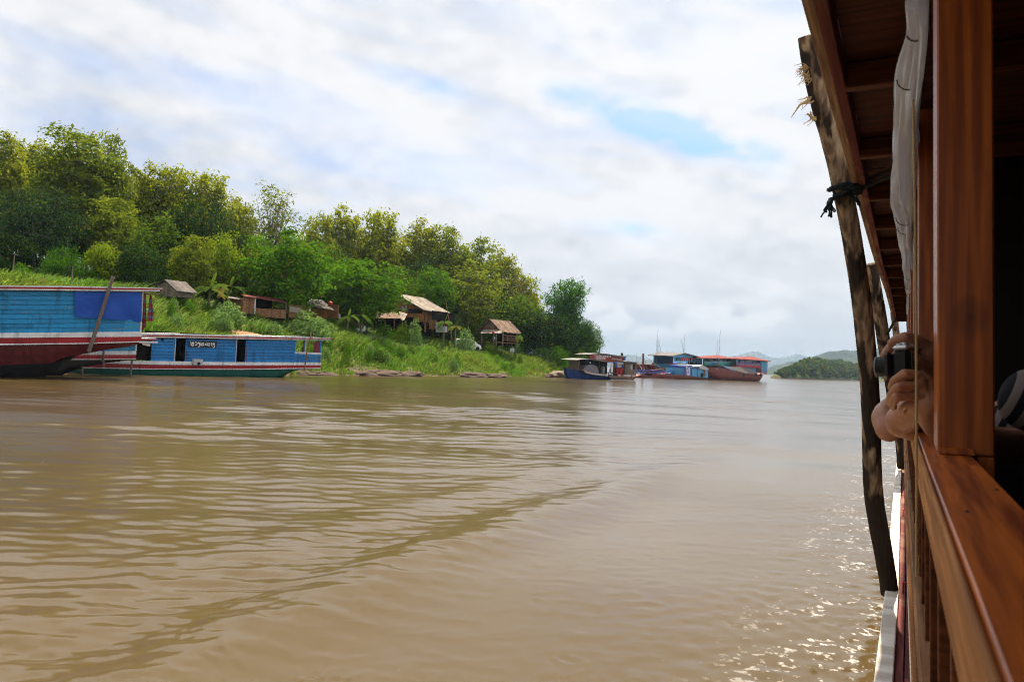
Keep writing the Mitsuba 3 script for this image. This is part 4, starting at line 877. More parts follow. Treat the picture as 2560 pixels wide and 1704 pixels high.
def lettering(parent, fr, word, x0, x1, zb, h, y, mat, stroke=0.13):
    ms, wd = lao(word, h, stroke * h * 0.62); k = (x1 - x0) / wd; mb = MB()
    for m in ms:
        v = np.array(m.vertices); mb.add(np.stack([x0 + v[:, 0] * k, y - v[:, 2], zb + v[:, 1]], 1), m.faces)
    return part(parent, 'lettering', mb, mat, fr)
sg = thing('sign_board', 'black name board with white Lao letters on the blue boat', 'sign'); q0, q1 = P2(470, 868.5), P2(541, 852.5)
sz0, sz1 = P2(470, 868)[1], P2(470, 851.5)[1]
part(sg, 'board', MB().slab(q0[0], q1[0], -.075, -.04, sz0, P2(541, 869)[1], sz1, P2(541, 853)[1]), 'black_paint', f2)
lettering(sg, f2, ['h', 'l', 'w', 'ng', 'ph', 'a', 'b', 'aa', 'ng'], q0[0] + .06, q1[0] - .12, sz0 + (sz1 - sz0) * .36, (sz1 - sz0) * .50, -.077, 'letter_white')
# people and clothes at the stern opening
cloth('hanging_cloth', f2, [(784, 856), (799, 855), (800, 882), (785, 882)], .5, 'flag_cloth', 'dull red shirt hanging in the stern window of the sign boat', .05)
def stick_body(key_name, label, foot, facing, scale, shirt, seated=False, skin='skin_dark', trousers='black_paint', arm=None):
    """A small far figure: one continuous body with shirt, trousers and hair as its parts."""
    key = thing(key_name, label, 'person'); a = math.atan2(facing[1], facing[0]); ex_ = np.array([math.cos(a), math.sin(a), 0]); fr = Frame(foot, ex_)
    hip = 0.5 if seated else 0.92; J = {}
    J['pelvis'] = (0, 0, hip); J['chest'] = (0.02, 0, hip + .40); J['neck'] = (0.03, 0, hip + .55); J['head'] = (0.06, 0, hip + .70)
    for s, n_ in ((-1, 'l'), (1, 'r')):
        J['hip' + n_] = (0, .1 * s, hip - .02); J['knee' + n_] = (.42, .12 * s, hip) if seated else (.04, .11 * s, .48); J['foot' + n_] = (.42, .12 * s, .05) if seated else (0, .12 * s, .06)
        J['toe' + n_] = (J['foot' + n_][0] + .18, .13 * s, .03); J['sho' + n_] = (0.02, .19 * s, hip + .48); J['elb' + n_] = (.05, .26 * s, hip + .2); J['han' + n_] = (.22, .2 * s, hip + .08)
    def bones(pairs):
        out_ = None
        for p, r0, q_, r1 in pairs:
            sp = [m3.Manifold.sphere(r_, 10).translate(tuple(map(float, c_))) for c_, r_ in ((J[p], r0), (J[q_], r1))]
            h_ = m3.Manifold.batch_hull(sp); out_ = h_ if out_ is None else out_ + h_
        m_ = out_.to_mesh(); t_ = trimesh.Trimesh(m_.vert_properties[:, :3] * scale, m_.tri_verts); return t_
    limbs = [('sho' + n_, .048, 'elb' + n_, .04) for n_ in 'lr'] + [('elb' + n_, .04, 'han' + n_, .034) for n_ in 'lr']
    part(key, 'body', bones([('chest', .10, 'neck', .055), ('neck', .055, 'head', .075), ('head', .1, 'head', .105)] + limbs + [('shol', .05, 'shor', .05)] + [('foot' + n_, .045, 'toe' + n_, .03) for n_ in 'lr'] + [('knee' + n_, .05, 'foot' + n_, .04) for n_ in 'lr']), skin, fr, smooth=60)
    part(key, 'shirt', bones([('pelvis', .15, 'chest', .165), ('chest', .165, 'shol', .075), ('chest', .165, 'shor', .075), ('shol', .07, 'elbl', .058), ('shor', .07, 'elbr', .058)]), shirt, fr, smooth=60)
    part(key, 'trousers', bones([('pelvis', .155, 'hipl', .11), ('pelvis', .155, 'hipr', .11)] + [x_ for n_ in 'lr' for x_ in (('hip' + n_, .1, 'knee' + n_, .075), ('knee' + n_, .075, 'foot' + n_, .06))]), trousers, fr, smooth=60)
    J['hair'] = (J['head'][0] - .03, 0, J['head'][2] + .045); part(key, 'hair', bones([('hair', .095, 'hair', .096)]), 'black_paint', fr, smooth=60)
    return key
flat('skin_dark', (0.22, 0.11, 0.065), 0.6)
q = P2(754, 905, 1.0); stick_body('person', 'dark figure sitting in the stern window of the sign boat', f2.w([q[0], 1.0, q[1] - .1]), f2.ex, .9, 'black_paint', True)

# ---------------------------------------------------------------- floating shop and barges
def gable(parent, fr, xa, xb, y0, y1, z_e, z_r, mat, over=.25, th=.06, name='roof', axis='y'):
    """Two roof slopes with the ridge along y (axis 'y') or along x."""
    if axis == 'y':
        xm = (xa + xb) / 2
        for s, e in ((-1, xa - over), (1, xb + over)):
            ze = z_e - over * (z_r - z_e) / ((xb - xa) / 2)
            part(parent, name, MB().hexa([[e, y0 - over, ze], [e, y0 - over, ze + th], [e, y1 + over, ze], [e, y1 + over, ze + th], [xm, y0 - over, z_r], [xm, y0 - over, z_r + th], [xm, y1 + over, z_r], [xm, y1 + over, z_r + th]]), mat, fr, tone=float(rng.uniform()))
    else:
        ym = (y0 + y1) / 2
        for e in (y0 - over, y1 + over):
            ze = z_e - over * (z_r - z_e) / ((y1 - y0) / 2)
            part(parent, name, MB().hexa([[xa - over, e, ze], [xa - over, e, ze + th], [xb + over, e, ze], [xb + over, e, ze + th], [xa - over, ym, z_r], [xa - over, ym, z_r + th], [xb + over, ym, z_r], [xb + over, ym, z_r + th]]), mat, fr, tone=float(rng.uniform()))

def pbox(parent, name, fr, xa, ya, xb, yb, y0, y1, mat, off=0.0, c=0, **k):
    """A box whose face towards the river is the traced pixel rectangle."""
    a, b = fr.px(xa, yb, off), fr.px(xb, ya, off); mb = MB()
    (mb.cbox(a[0], b[0], y0, y1, a[1], b[1], c) if c else mb.box(a[0], b[0], y0, y1, a[1], b[1]))
    return part(parent, name, mb, mat, fr, **k)
def pprism(parent, name, fr, pts, y0, y1, mat, off=0.0, **k):
    return part(parent, name, MB().prism(fr.pxs(pts, off), y0, y1), mat, fr, **k)

# zoomed measurements: x = 1430 + u / 13.86, y = 870 + v / 13.86
fs = face_frame(at_y(1432, 945, 107.5), at_y(1592, 945, 113.5))
Z = lambda u, v: (1430 + u / 13.86, 870 + v / 13.86)
shop = thing('floating_shop', 'floating shop boat with navy hull, red sign wall and grey metal roofs', 'boat')
hp = [(25, 690), (60, 725), (340, 745), (480, 860), (700, 925), (1000, 960), (1300, 965), (2230, 985)]
hull_b = [(25, 720), (60, 900), (110, 1030), (130, 1075), (1300, 1090), (2230, 1080)]
t_, b_ = lin(fs.pxs([Z(*p) for p in hp])), lin(fs.pxs([Z(*p) for p in hull_b])); rings = []
x0, x1 = fs.px(*Z(25, 700))[0], fs.px(*Z(2230, 1000))[0]; Ws = 4.0
for i in range(25):
    u = i / 24; x = x0 + (x1 - x0) * u; k = min(1, 0.15 + 3.2 * u); c = Ws / 2 * (1 - k); zt = t_(x); zb = min(b_(x), zt - .05)
    rings.append([(x, c, zt), (x, c + .12 * Ws * k, zb), (x, Ws / 2, zb - .05), (x, Ws - c - .12 * Ws * k, zb), (x, Ws - c, zt)])
paint('hull_navy', (0.012, 0.04, 0.16), (0.12, 0.11, 0.10), 0.6, streak=(1, 1, 1.5))
part(shop, 'hull', MB().loft(rings), 'hull_navy', fs, smooth=30, label='navy blue hull with a raised bow')
pprism(shop, 'gunwale', fs, [Z(330, 740), Z(420, 775), Z(480, 855), Z(720, 915), Z(1000, 950), Z(1300, 960), Z(1300, 905), Z(1000, 885), Z(760, 860), Z(560, 810), Z(400, 750)], -.04, .2, 'canvas')
pprism(shop, 'bow_rail', fs, [Z(10, 665), Z(60, 715), Z(340, 738), Z(340, 715), Z(70, 695), Z(20, 655)], 1.6, 1.8, 'rust_paint', 0.5, tone=.3)
pprism(shop, 'gangplank', fs, [Z(350, 742), Z(840, 840), Z(840, 858), Z(350, 762)], .25, .7, 'flag_cloth')
# open cabin
pprism(shop, 'front_roof', fs, [Z(130, 405), Z(300, 372), Z(560, 360), Z(760, 375), Z(960, 420), Z(1410, 480), Z(1400, 498), Z(960, 445), Z(750, 398), Z(560, 383), Z(300, 392)], -.35, 3.6, 'grey_metal_roof')
for u_0 in (245, 945): pbox(shop, 'post', fs, *Z(u_0 - 9, 400 if u_0 < 500 else 430), *Z(u_0 + 9, 730 if u_0 < 500 else 900), 0, .1, 'grey_timber', tone=.7)
for u_0 in (1085, 1210): pbox(shop, 'post', fs, *Z(u_0 - 9, 455), *Z(u_0 + 9, 910), .6, .7, 'grey_timber', .6, tone=.5)
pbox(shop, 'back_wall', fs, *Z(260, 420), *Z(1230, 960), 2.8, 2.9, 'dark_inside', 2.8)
pbox(shop, 'end_wall', fs, *Z(240, 425), *Z(262, 720), 0.4, 2.8, 'grey_timber', .4, tone=.2)
pprism(shop, 'round_tank', fs, [Z(400, 720), Z(450, 640), Z(560, 575), Z(660, 560), Z(780, 580), Z(870, 640), Z(910, 740), Z(920, 870), Z(840, 850), Z(600, 790), Z(400, 745)], .7, 1.9, 'mid_grey', .7)
pbox(shop, 'lamp', fs, *Z(620, 485), *Z(665, 525), .2, .3, 'plain_white', .2, c=.03)
pbox(shop, 'fridge', fs, *Z(1075, 640), *Z(1145, 880), .9, 1.5, 'light_grey', .9, c=.04)
pbox(shop, 'white_panel', fs, *Z(1350, 560), *Z(1430, 850), .1, .2, 'plain_white', .1)
cloth('hanging_cloth', fs, [Z(1395, 465), Z(1550, 470), Z(1540, 525), Z(1410, 515)], -.3, 'steel_blue', 'small blue awning cloth above the middle of the floating shop', .06)
# sign wall and upper deck
pprism(shop, 'upper_wall', fs, [Z(620, 215), Z(1370, 265), Z(1370, 470), Z(620, 400)], .9, 1.0, 'sign_red', .9)
flat('sign_red', (0.26, 0.035, 0.022), 0.5)
pprism(shop, 'upper_roof', fs, [Z(580, 215), Z(680, 198), Z(900, 180), Z(1180, 188), Z(1430, 228), Z(1890, 285), Z(1880, 318), Z(1420, 262), Z(1180, 210), Z(900, 198), Z(680, 212)], .55, 4.0, 'grey_metal_roof', .6)
for w_, ua, ub, v_, h_ in ((['b', 'aa', ' ', 'n', 's', 'h', 'w', 't', 'ng', 'b', 'n', 'a', 'h'], 760, 1350, 290, 55), (['t', 'e', 'i', 's', 'ng', 'ng', 'w', 'h', 'aa'], 810, 1175, 372, 50)):
    a, b = fs.px(*Z(ua, v_), .9), fs.px(*Z(ub, v_), .9); lettering(shop, fs, w_, a[0], b[0], a[1], h_ / 13.86 / F * 112, .885, 'letter_white')
pprism(shop, 'upper_side_wall', fs, [Z(1375, 275), Z(1790, 320), Z(1790, 490), Z(1375, 450)], 1.0, 1.08, 'sign_red', 1.0)
for k in range(6): pbox(shop, 'pale_panel', fs, *Z(1380 + 58 * k, 340 + 5 * k), *Z(1430 + 58 * k, 400 + 5 * k), .96, 1.0, 'canvas', .97)
pbox(shop, 'end_post', fs, *Z(1800, 300), *Z(1860, 450), 1.0, 1.2, 'steel_blue', 1.0)
pbox(shop, 'chimney', fs, *Z(1738, 165), *Z(1770, 260), 1.5, 1.8, 'black_paint', 1.5)
# shop front, red door, plank hut
pprism(shop, 'front_panel', fs, [Z(1500, 500), Z(1790, 520), Z(1790, 690), Z(1500, 670)], .3, .4, 'steel_blue', .3)
pbox(shop, 'notice_board', fs, *Z(1565, 505), *Z(1785, 555), .22, .29, 'canvas', .25)
pbox(shop, 'notice_board', fs, *Z(1570, 585), *Z(1710, 655), .22, .29, 'canvas', .25)
for ua in (1545, 1660): pbox(shop, 'red_door', fs, *Z(ua, 690), *Z(ua + 95, 915), .25, .33, 'bright_red', .25)
for ua in (1580, 1640): pbox(shop, 'door_opening', fs, *Z(ua, 715), *Z(ua + 32, 890), .21, .25, 'dark_inside', .22)
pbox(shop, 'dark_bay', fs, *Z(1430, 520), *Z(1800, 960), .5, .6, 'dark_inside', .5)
for ua in (1490, 1800): pbox(shop, 'post', fs, *Z(ua - 8, 520), *Z(ua + 8, 920), 0, .1, 'old_timber', tone=.3)
xa, xb = fs.px(*Z(1840, 700))[0], fs.px(*Z(2225, 700))[0]
board_wall(shop, fs, xa, xb, lambda x: fs.px(*Z(2000, 940))[1], lambda x: fs.px(*Z(2000, 520))[1], 16, 'grey_timber', -.03, .03, seed=4)
pprism(shop, 'hut_roof', fs, [Z(1800, 460), Z(1860, 440), Z(2200, 490), Z(2245, 530), Z(2240, 545), Z(2190, 515), Z(1800, 478)], -.25, 3.0, 'grey_metal_roof')
pbox(shop, 'hut_side', fs, *Z(1838, 520), *Z(1850, 930), .03, 2.6, 'grey_timber', tone=.1)
pbox(shop, 'hut_side', fs, *Z(2212, 530), *Z(2224, 930), .03, 2.6, 'grey_timber', tone=.2)
pbox(shop, 'window', fs, *Z(2100, 560), *Z(2175, 730), -.05, .02, 'dark_inside')
for k in range(3): pbox(shop, 'notice_board', fs, *Z(2020, 585 + 52 * k), *Z(2082, 627 + 52 * k), -.06, -.035, 'light_grey')
for k, (ua, ub, va, vb) in enumerate(((1300, 1900, 985, 1010), (1350, 2120, 1035, 1055), (1440, 2130, 1070, 1090), (1880, 2120, 1010, 1030))):
    pbox(shop, 'raft_pole', fs, *Z(ua, va), *Z(ub, vb), -.9 + .2 * k, -.7 + .2 * k, 'old_timber' if k % 2 else 'grey_timber', -.8 + .2 * k, tone=.4)
for k, ua in enumerate((1190, 1330, 1620, 1690, 1790, 1890, 2080)):
    pbox(shop, 'fender_sack', fs, *Z(ua, 900 + 6 * k), *Z(ua + (60 if k < 4 else 120), 985 + 3 * k), -.25, .1, ('plain_white', 'flag_cloth', 'canvas', 'old_timber', 'canvas', 'light_grey', 'canvas')[k], -.2, c=.05)
pbox(shop, 'deck_frame', fs, *Z(1240, 840), *Z(1500, 862), -.5, .1, 'black_paint', -.4)
for ua in (1250, 1440): pbox(shop, 'deck_post', fs, *Z(ua, 850), *Z(ua + 18, 1040), -.5, -.4, 'black_paint', -.45)
q = fs.px(*Z(1290, 900), .9); stick_body('person', 'small dark figure on the deck of the floating shop', fs.w([q[0], .6, q[1] - .2]), -fs.ey, .95, 'mid_grey', True)
# thin aerial behind it
def mast(label, x, ya, yb, Y, r, kind='aerial_pole', x2=None, cat='pole', mat='mid_grey'):
    a, b = at_y(x, yb, Y), at_y(x if x2 is None else x2, ya, Y); return put(kind, MB().tube([a, (a + b) / 2, b], [r, r * .8, r * .5], 5), mat, label=label, cat=cat)

# barges: x = 1580 + u / 6.2, y = 820 + v / 6.2
B_ = lambda u, v: (1580 + u / 6.2, 820 + v / 6.2)
def barge_hull(parent, fr, top, bot, W, mat, bow_left=.0, bow_right=.0, label=None):
    t, b = lin(fr.pxs(top)), lin(fr.pxs(bot)); x0, x1 = fr.px(*top[0])[0], fr.px(*top[-1])[0]; rg = []
    for i in range(29):
        u = i / 28; x = x0 + (x1 - x0) * u; k = 1.0
        if bow_left and u < bow_left: k = .2 + .8 * math.sin(u / bow_left * math.pi / 2)
        if bow_right and u > 1 - bow_right: k = min(k, .3 + .7 * math.sin((1 - u) / bow_right * math.pi / 2))
        c = W / 2 * (1 - k); zt = t(x); zb = min(b(x), zt - .06)
        rg.append([(x, c, zt), (x, c + .03 * W, zt * .45 + zb * .55), (x, c + .10 * W, zb), (x, W / 2, zb - .02), (x, W - c - .1 * W, zb), (x, W - c - .03 * W, zt * .45 + zb * .55), (x, W - c, zt)])
    return part(parent, 'hull', MB().loft(rg), mat, fr, smooth=30, label=label)

fa = face_frame(at_y(1592, 946, 150), at_y(1700, 946, 166))
flatb = thing('flat_barge', 'low rust-red barge with a ramp bow, blue rails and a red mast', 'barge')
barge_hull(flatb, fa, [B_(60, 770), B_(175, 712), B_(262, 735), B_(540, 755), B_(760, 765)], [B_(60, 778), B_(90, 782), B_(175, 790), B_(540, 796), B_(760, 800)], 6, 'rust_paint', .12)
a = fa.px(*B_(243, 715)), fa.px(*B_(245, 395)); part(flatb, 'mast', MB().tube([[a[0][0], 1, a[0][1]], [a[1][0], 1, a[1][1]]], [.24, .17], 8), 'rust_paint', fa, smooth=40, tone=.2)
for (u_, v_) in ((165, 560), (345, 640), (640, 690)): b = fa.px(*B_(u_, v_)); part(flatb, 'stay', MB().rod([a[1][0], 1, a[1][1] - .2], [b[0], 1.5, b[1]], .035, 4), 'mid_grey', fa)
for k in range(3):
    c, d = fa.px(*B_(70, 648 + 22 * k)), fa.px(*B_(700, 665 + 22 * k)); part(flatb, 'rail', MB().rod([c[0], .4, c[1]], [d[0], .4, d[1]], .06, 5), 'steel_blue', fa)
for k in range(9):
    c, d = fa.px(*B_(85 + 72 * k, 645)), fa.px(*B_(85 + 72 * k, 730)); part(flatb, 'rail_post', MB().rod([c[0], .4, c[1]], [d[0], .4, d[1]], .06, 5), 'steel_blue', fa)
for k, (u0_, v0_, u1_, v1_) in enumerate(((290, 650, 320, 570), (350, 700, 310, 575), (260, 580, 330, 690), (80, 640, 200, 600), (380, 665, 640, 630))):
    c, d = fa.px(*B_(u0_, v0_)), fa.px(*B_(u1_, v1_)); part(flatb, 'boom', MB().rod([c[0], 2, c[1]], [d[0], 2, d[1]], .07, 5), ('light_grey', 'light_grey', 'light_grey', 'old_timber', 'old_timber')[k], fa)
pprism(flatb, 'winch_house', fa, [B_(625, 640), B_(668, 625), B_(668, 740), B_(625, 740)], .8, 2, 'steel_blue', .8)
for k, (ua, va, ub, vb, m_) in enumerate(((520, 690, 570, 715, 'flag_cloth'), (560, 695, 610, 715, 'plain_white'), (690, 672, 765, 715, 'plain_white'), (455, 700, 520, 722, 'light_grey'), (100, 690, 200, 712, 'pale_blue'))):
    pbox(flatb, 'deck_bundle', fa, *B_(ua, va), *B_(ub, vb), 1.0, 2.2, m_, 1.0, c=.15)
# dark barge behind it
fd = face_frame(at_y(1600, 930, 190), at_y(1700, 930, 205))
sand = thing('sand_barge', 'dark brown sand barge behind the flat barge with sacks piled on top', 'barge')
barge_hull(sand, fd, [B_(255, 565), B_(450, 566), B_(560, 585), B_(700, 625), B_(860, 640)], [B_(255, 640), B_(330, 760), B_(860, 780)], 6, 'maroon_paint', .15)
pprism(sand, 'cover', fd, [B_(555, 568), B_(640, 572), B_(760, 590), B_(760, 610), B_(640, 605)], 0, 4, 'canvas')
g = np.random.default_rng(71)
for k in range(8):
    u0_ = 385 + k * 14 + g.uniform(-3, 3); pbox(sand, 'sack', fd, *B_(u0_, 515 + abs(k - 3) * 7), *B_(u0_ + 26, 566), .5 + g.uniform(0, 2), 2.2, ('bundle_olive', 'old_timber')[k % 2], .6, c=.2, tone=.5)
flat('bundle_olive', (0.08, 0.07, 0.03), .9)
# tug with a blue two-storey wheelhouse
fb_ = face_frame(at_y(1690, 946, 158), at_y(1778, 948, 172))
tug = thing('house_barge', 'rust-hulled barge with a bright blue cabin and white ladder in front of the gabled house', 'barge')
barge_hull(tug, fb_, [B_(700, 728), B_(860, 735), B_(1000, 755), B_(1180, 780), B_(1225, 770)], [B_(700, 790), B_(1000, 802), B_(1180, 806), B_(1225, 790)], 5.5, 'rust_paint', 0, .12)
pprism(tug, 'cabin_wall', fb_, [B_(810, 620), B_(1100, 640), B_(1180, 655), B_(1180, 770), B_(1000, 752), B_(810, 728)], .8, 5, 'sky_blue_paint', .8)
pprism(tug, 'cabin_wall', fb_, [B_(805, 580), B_(935, 575), B_(935, 622), B_(805, 612)], 1.2, 4.5, 'steel_blue', 1.2)
pprism(tug, 'cabin_front', fb_, [B_(808, 618), B_(915, 625), B_(915, 735), B_(808, 722)], .72, .79, 'steel_blue', .75)
pbox(tug, 'window', fb_, *B_(1065, 700), *B_(1105, 758), .7, .8, 'dark_inside', .75); pbox(tug, 'window', fb_, *B_(1115, 660), *B_(1140, 740), .7, .8, 'old_timber', .75, tone=.2)
for k, ua in enumerate((925, 1018, 1100)): pbox(tug, 'batten', fb_, *B_(ua - 3, 630), *B_(ua + 3, 752), .68, .8, 'steel_blue', .75)
pprism(tug, 'awning', fb_, [B_(1030, 590), B_(1090, 572), B_(1150, 600), B_(1200, 640), B_(1150, 650), B_(1060, 630)], .5, 4, 'light_grey', .5)
lb0, lb1, lt0, lt1 = (fb_.px(*B_(*p), .3) for p in ((852, 725), (895, 728), (868, 560), (915, 615)))
part(tug, 'ladder_rail', MB().rod([lb0[0], .3, lb0[1]], [lt0[0], .6, lt0[1]], .07, 5), 'plain_white', fb_); part(tug, 'ladder_rail', MB().rod([lb1[0], .3, lb1[1]], [lt1[0], .6, lt1[1]], .07, 5), 'plain_white', fb_)
for k in range(7):
    s = k / 7.5; p, q = lb0 * (1 - s) + lt0 * s, lb1 * (1 - s) + lt1 * s; part(tug, 'ladder_rung', MB().rod([p[0], .3 + .3 * s, p[1]], [q[0], .3 + .3 * s, q[1]], .05, 4), 'plain_white', fb_)
for v_ in (560, 585): c, d = fb_.px(*B_(780, v_)), fb_.px(*B_(1040, v_ + 20)); part(tug, 'rail', MB().rod([c[0], 1, c[1]], [d[0], 1, d[1]], .05, 4), 'light_grey', fb_)
# the floating house barges
paint('dull_roof', (0.12, 0.12, 0.125), (0.08, 0.06, 0.05), 0.5, rough=0.85)
def float_house(key, fr, wall, front_mat, side_mat, roof_pts, roof_mat, y0, depth, storeys, windows, rails):
    (xa, ya), (xb, yb) = wall; pbox(key, 'wall', fr, xa, ya, xb, yb, y0, y0 + depth, front_mat, y0)
    for (ua, va, ub, vb, m_) in windows: pbox(key, 'window' if m_ != 'bright_red' else 'shutter', fr, *B_(ua, va), *B_(ub, vb), y0 - .1, y0 - .01, m_, y0)
    for (ua, va, ub, vb, m_) in rails: pbox(key, 'balcony_panel', fr, *B_(ua, va), *B_(ub, vb), y0 - 1.1, y0 - 1.0, m_, y0 - 1.0)
fh = face_frame(at_y(1684, 930, 172), at_y(1752, 932, 183))
h1 = thing('floating_house', 'blue gabled two-storey floating house with red window shutters', 'house boat')
pprism(h1, 'front_wall', fh, [B_(650, 430), B_(805, 385), B_(950, 430), B_(955, 560), B_(655, 550)], 0, .15, 'sky_blue_paint')
pprism(h1, 'balcony', fh, [B_(640, 505), B_(840, 515), B_(840, 560), B_(640, 548)], -1.0, -.9, 'pale_blue', -1); pprism(h1, 'deck', fh, [B_(640, 545), B_(840, 556), B_(840, 568), B_(640, 558)], -1.0, .4, 'red_paint', -1)
s0, s1_ = fh.px(*B_(950, 440)), fh.px(*B_(950, 560)); pprism(h1, 'side_wall', fh, [B_(950, 440), B_(1085, 465), B_(1085, 575), B_(950, 562)], .2, .35, 'sky_blue_paint', .2); pbox(h1, 'rear_wall', fh, *B_(660, 450), *B_(950, 560), 5.0, 5.2, 'sky_blue_paint', 0)
pprism(h1, 'roof', fh, [B_(622, 428), B_(805, 380), B_(1085, 458), B_(1085, 468), B_(805, 394), B_(622, 438)], -.8, 5.5, 'dull_roof', -.5)
for ua, m_ in ((680, 'dark_inside'), (718, 'dark_inside'), (755, 'bright_red'), (785, 'bright_red'), (820, 'bright_red'), (850, 'bright_red'), (885, 'dark_inside'), (930, 'bright_red')): pbox(h1, 'shutter' if m_ == 'bright_red' else 'window', fh, *B_(ua, 458), *B_(ua + 26, 500), -.12, -.01, m_)
pbox(h1, 'window', fh, *B_(865, 515), *B_(945, 560), -.12, -.01, 'dark_inside'); pbox(h1, 'window', fh, *B_(985, 520), *B_(1000, 570), .1, .19, 'dark_inside', .2)
pprism(h1, 'lower_wall', fh, [B_(680, 558), B_(1085, 575), B_(1085, 640), B_(680, 620)], .3, 5, 'sky_blue_paint', .3); barge_hull(h1, fh, [B_(650, 620), B_(1200, 650)], [B_(650, 770), B_(1200, 800)], 5.4, 'maroon_paint')
for k in range(7): c = fh.px(*B_(648 + k * 31, 470)), fh.px(*B_(648 + k * 31, 548)); part(h1, 'balcony_post', MB().rod([c[0][0], -.95, c[0][1]], [c[1][0], -.95, c[1][1]], .05, 4), 'pale_blue', fh)
def planter(fr, ua, va, ub, vb, off, label):
    g_ = np.random.default_rng(int(ua)); a, b = fr.px(*B_(ua, vb), off), fr.px(*B_(ub, va), off); n_ = 120
    c_ = np.stack([g_.uniform(a[0], b[0], n_), off + g_.normal(size=n_) * .25, g_.uniform(a[1], b[1], n_)], 1); k_ = thing('potted_plant', label, 'plant')
    v_, f_ = leaf_quads(c_, unit(g_.normal(size=(n_, 3)) + [0, 0, .5]), g_.uniform(.3, .6, n_), .4, g_); part(k_, 'leaves', (v_, f_), 'leaf', fr, color=np.tile([.12, .2, .02], (len(v_), 1)))
    part(k_, 'pot', MB().box(a[0] + .1, b[0] - .1, off - .2, off + .2, a[1] - .3, a[1] + .05), 'rust_paint', fr, tone=.5)
planter(fh, 735, 545, 780, 585, -1.3, 'green potted plant beside the balcony of the blue gabled floating house')
fg = face_frame(at_y(1758, 930, 178), at_y(1842, 932, 192))
h2 = thing('floating_house', 'teal floating house with a pale red hipped roof between the two blue ones', 'house boat')
pprism(h2, 'back_wall', fg, [B_(1110, 455), B_(1620, 465), B_(1620, 600), B_(1110, 590)], 2.2, 2.4, 'teal_paint', 2.2)
pprism(h2, 'balcony', fg, [B_(1130, 520), B_(1540, 522), B_(1540, 575), B_(1130, 572)], 0, .1, 'teal_paint')
pprism(h2, 'balcony_top', fg, [B_(1125, 516), B_(1545, 518), B_(1545, 524), B_(1125, 522)], -.05, .15, 'pale_blue')
for ua in (1118, 1230, 1345, 1450, 1545): pbox(h2, 'post', fg, *B_(ua - 5, 460), *B_(ua + 5, 590), -.05, .12, 'teal_paint')
pprism(h2, 'side_wall', fg, [B_(1545, 470), B_(1620, 478), B_(1620, 600), B_(1545, 590)], .1, .3, 'teal_paint', .1)
for ua, ub in ((1180, 1290), (1320, 1420), (1440, 1530)): pbox(h2, 'window', fg, *B_(ua, 468), *B_(ub, 518), 2.1, 2.2, 'window_glass' if ua == 1180 else 'dark_inside', 2.1)
pbox(h2, 'white_panel', fg, *B_(1335, 490), *B_(1410, 516), 1.9, 2.05, 'plain_white', 2)
for ua in (1250, 1320): pbox(h2, 'blue_cloth', fg, *B_(ua, 530), *B_(ua + 30, 560), -.12, -.02, 'tarp_blue')
def hip_roof(parent, fr, l, ridge, r, y0, y1, mat, eave):
    a, m, b = (fr.px(*B_(*p), y0) for p in (l, ridge, r)); ym = (y0 + y1) / 2; e = y0 - .6, y1 + .6; rm = fr.px(*B_(*ridge), ym); r0, r1_ = rm[0] - .6, rm[0] + .6; t = eave
    vs = [[a[0], e[0], a[1]], [b[0], e[0], b[1]], [b[0], e[1], b[1]], [a[0], e[1], a[1]], [r0, ym, rm[1]], [r1_, ym, rm[1]]]
    vs += [[x, y, z - .15] for x, y, z in vs[:4]]
    part(parent, 'roof', (np.array(vs, float), np.array([[0, 1, 5], [0, 5, 4], [1, 2, 5], [2, 3, 4], [2, 4, 5], [3, 0, 4], [0, 6, 7], [0, 7, 1], [1, 7, 8], [1, 8, 2], [2, 8, 9], [2, 9, 3], [3, 9, 6], [3, 6, 0], [6, 8, 7], [6, 9, 8]])), mat, fr)
hip_roof(h2, fg, (1092, 460), (1330, 418), (1585, 468), 0, 4.6, 'red_roof', .15)
barge_hull(h2, fg, [B_(1110, 590), B_(1640, 605)], [B_(1110, 780), B_(1640, 800)], 4.8, 'maroon_paint')
planter(fg, 1285, 568, 1375, 600, -.6, 'leafy plants in a pot on the bow before the teal floating house')
fk = face_frame(at_y(1838, 930, 186), at_y(1922, 932, 200))
h3 = thing('floating_house', 'blue floating house with a bright red hipped roof, rightmost of the row', 'house boat')
pprism(h3, 'front_wall', fk, [B_(1645, 470), B_(2000, 475), B_(2000, 600), B_(1645, 590)], 1.2, 1.35, 'steel_blue', 1.2)
pprism(h3, 'side_wall', fk, [B_(2000, 480), B_(2105, 505), B_(2095, 700), B_(2005, 690)], .3, .5, 'sky_blue_paint', .3)
pprism(h3, 'lower_wall', fk, [B_(1700, 600), B_(2005, 605), B_(2005, 710), B_(1700, 680)], .6, .75, 'sky_blue_paint', .6)
pprism(h3, 'balcony', fk, [B_(1650, 540), B_(1985, 545), B_(1985, 598), B_(1650, 588)], 0, .1, 'balcony_mix')
flat('balcony_mix', mikit.proc(lambda p, n, uv: mix((0.10, 0.10, 0.28), (0.30, 0.10, 0.12), smoothstep(0.4, 0.6, noise(p.x * 1.6, p.y * 1.6, p.z * 2.2)))), .6)
for ua, ub in ((1680, 1712), (1728, 1870), (1885, 1922)): pbox(h3, 'window', fk, *B_(ua, 488), *B_(ub, 535), 1.05, 1.19, 'window_glass', 1.1)
pbox(h3, 'deck_edge', fk, *B_(1645, 590), *B_(2000, 602), -.1, 1.2, 'red_paint', 0, tone=.5); pbox(h3, 'red_door', fk, *B_(1930, 610), *B_(2000, 712), .4, .55, 'maroon_paint', .5, tone=.8)
for ua in (1630, 1725, 1875, 1985): pbox(h3, 'post', fk, *B_(ua - 4, 480), *B_(ua + 4, 595), -.05, .1, 'sky_blue_paint')
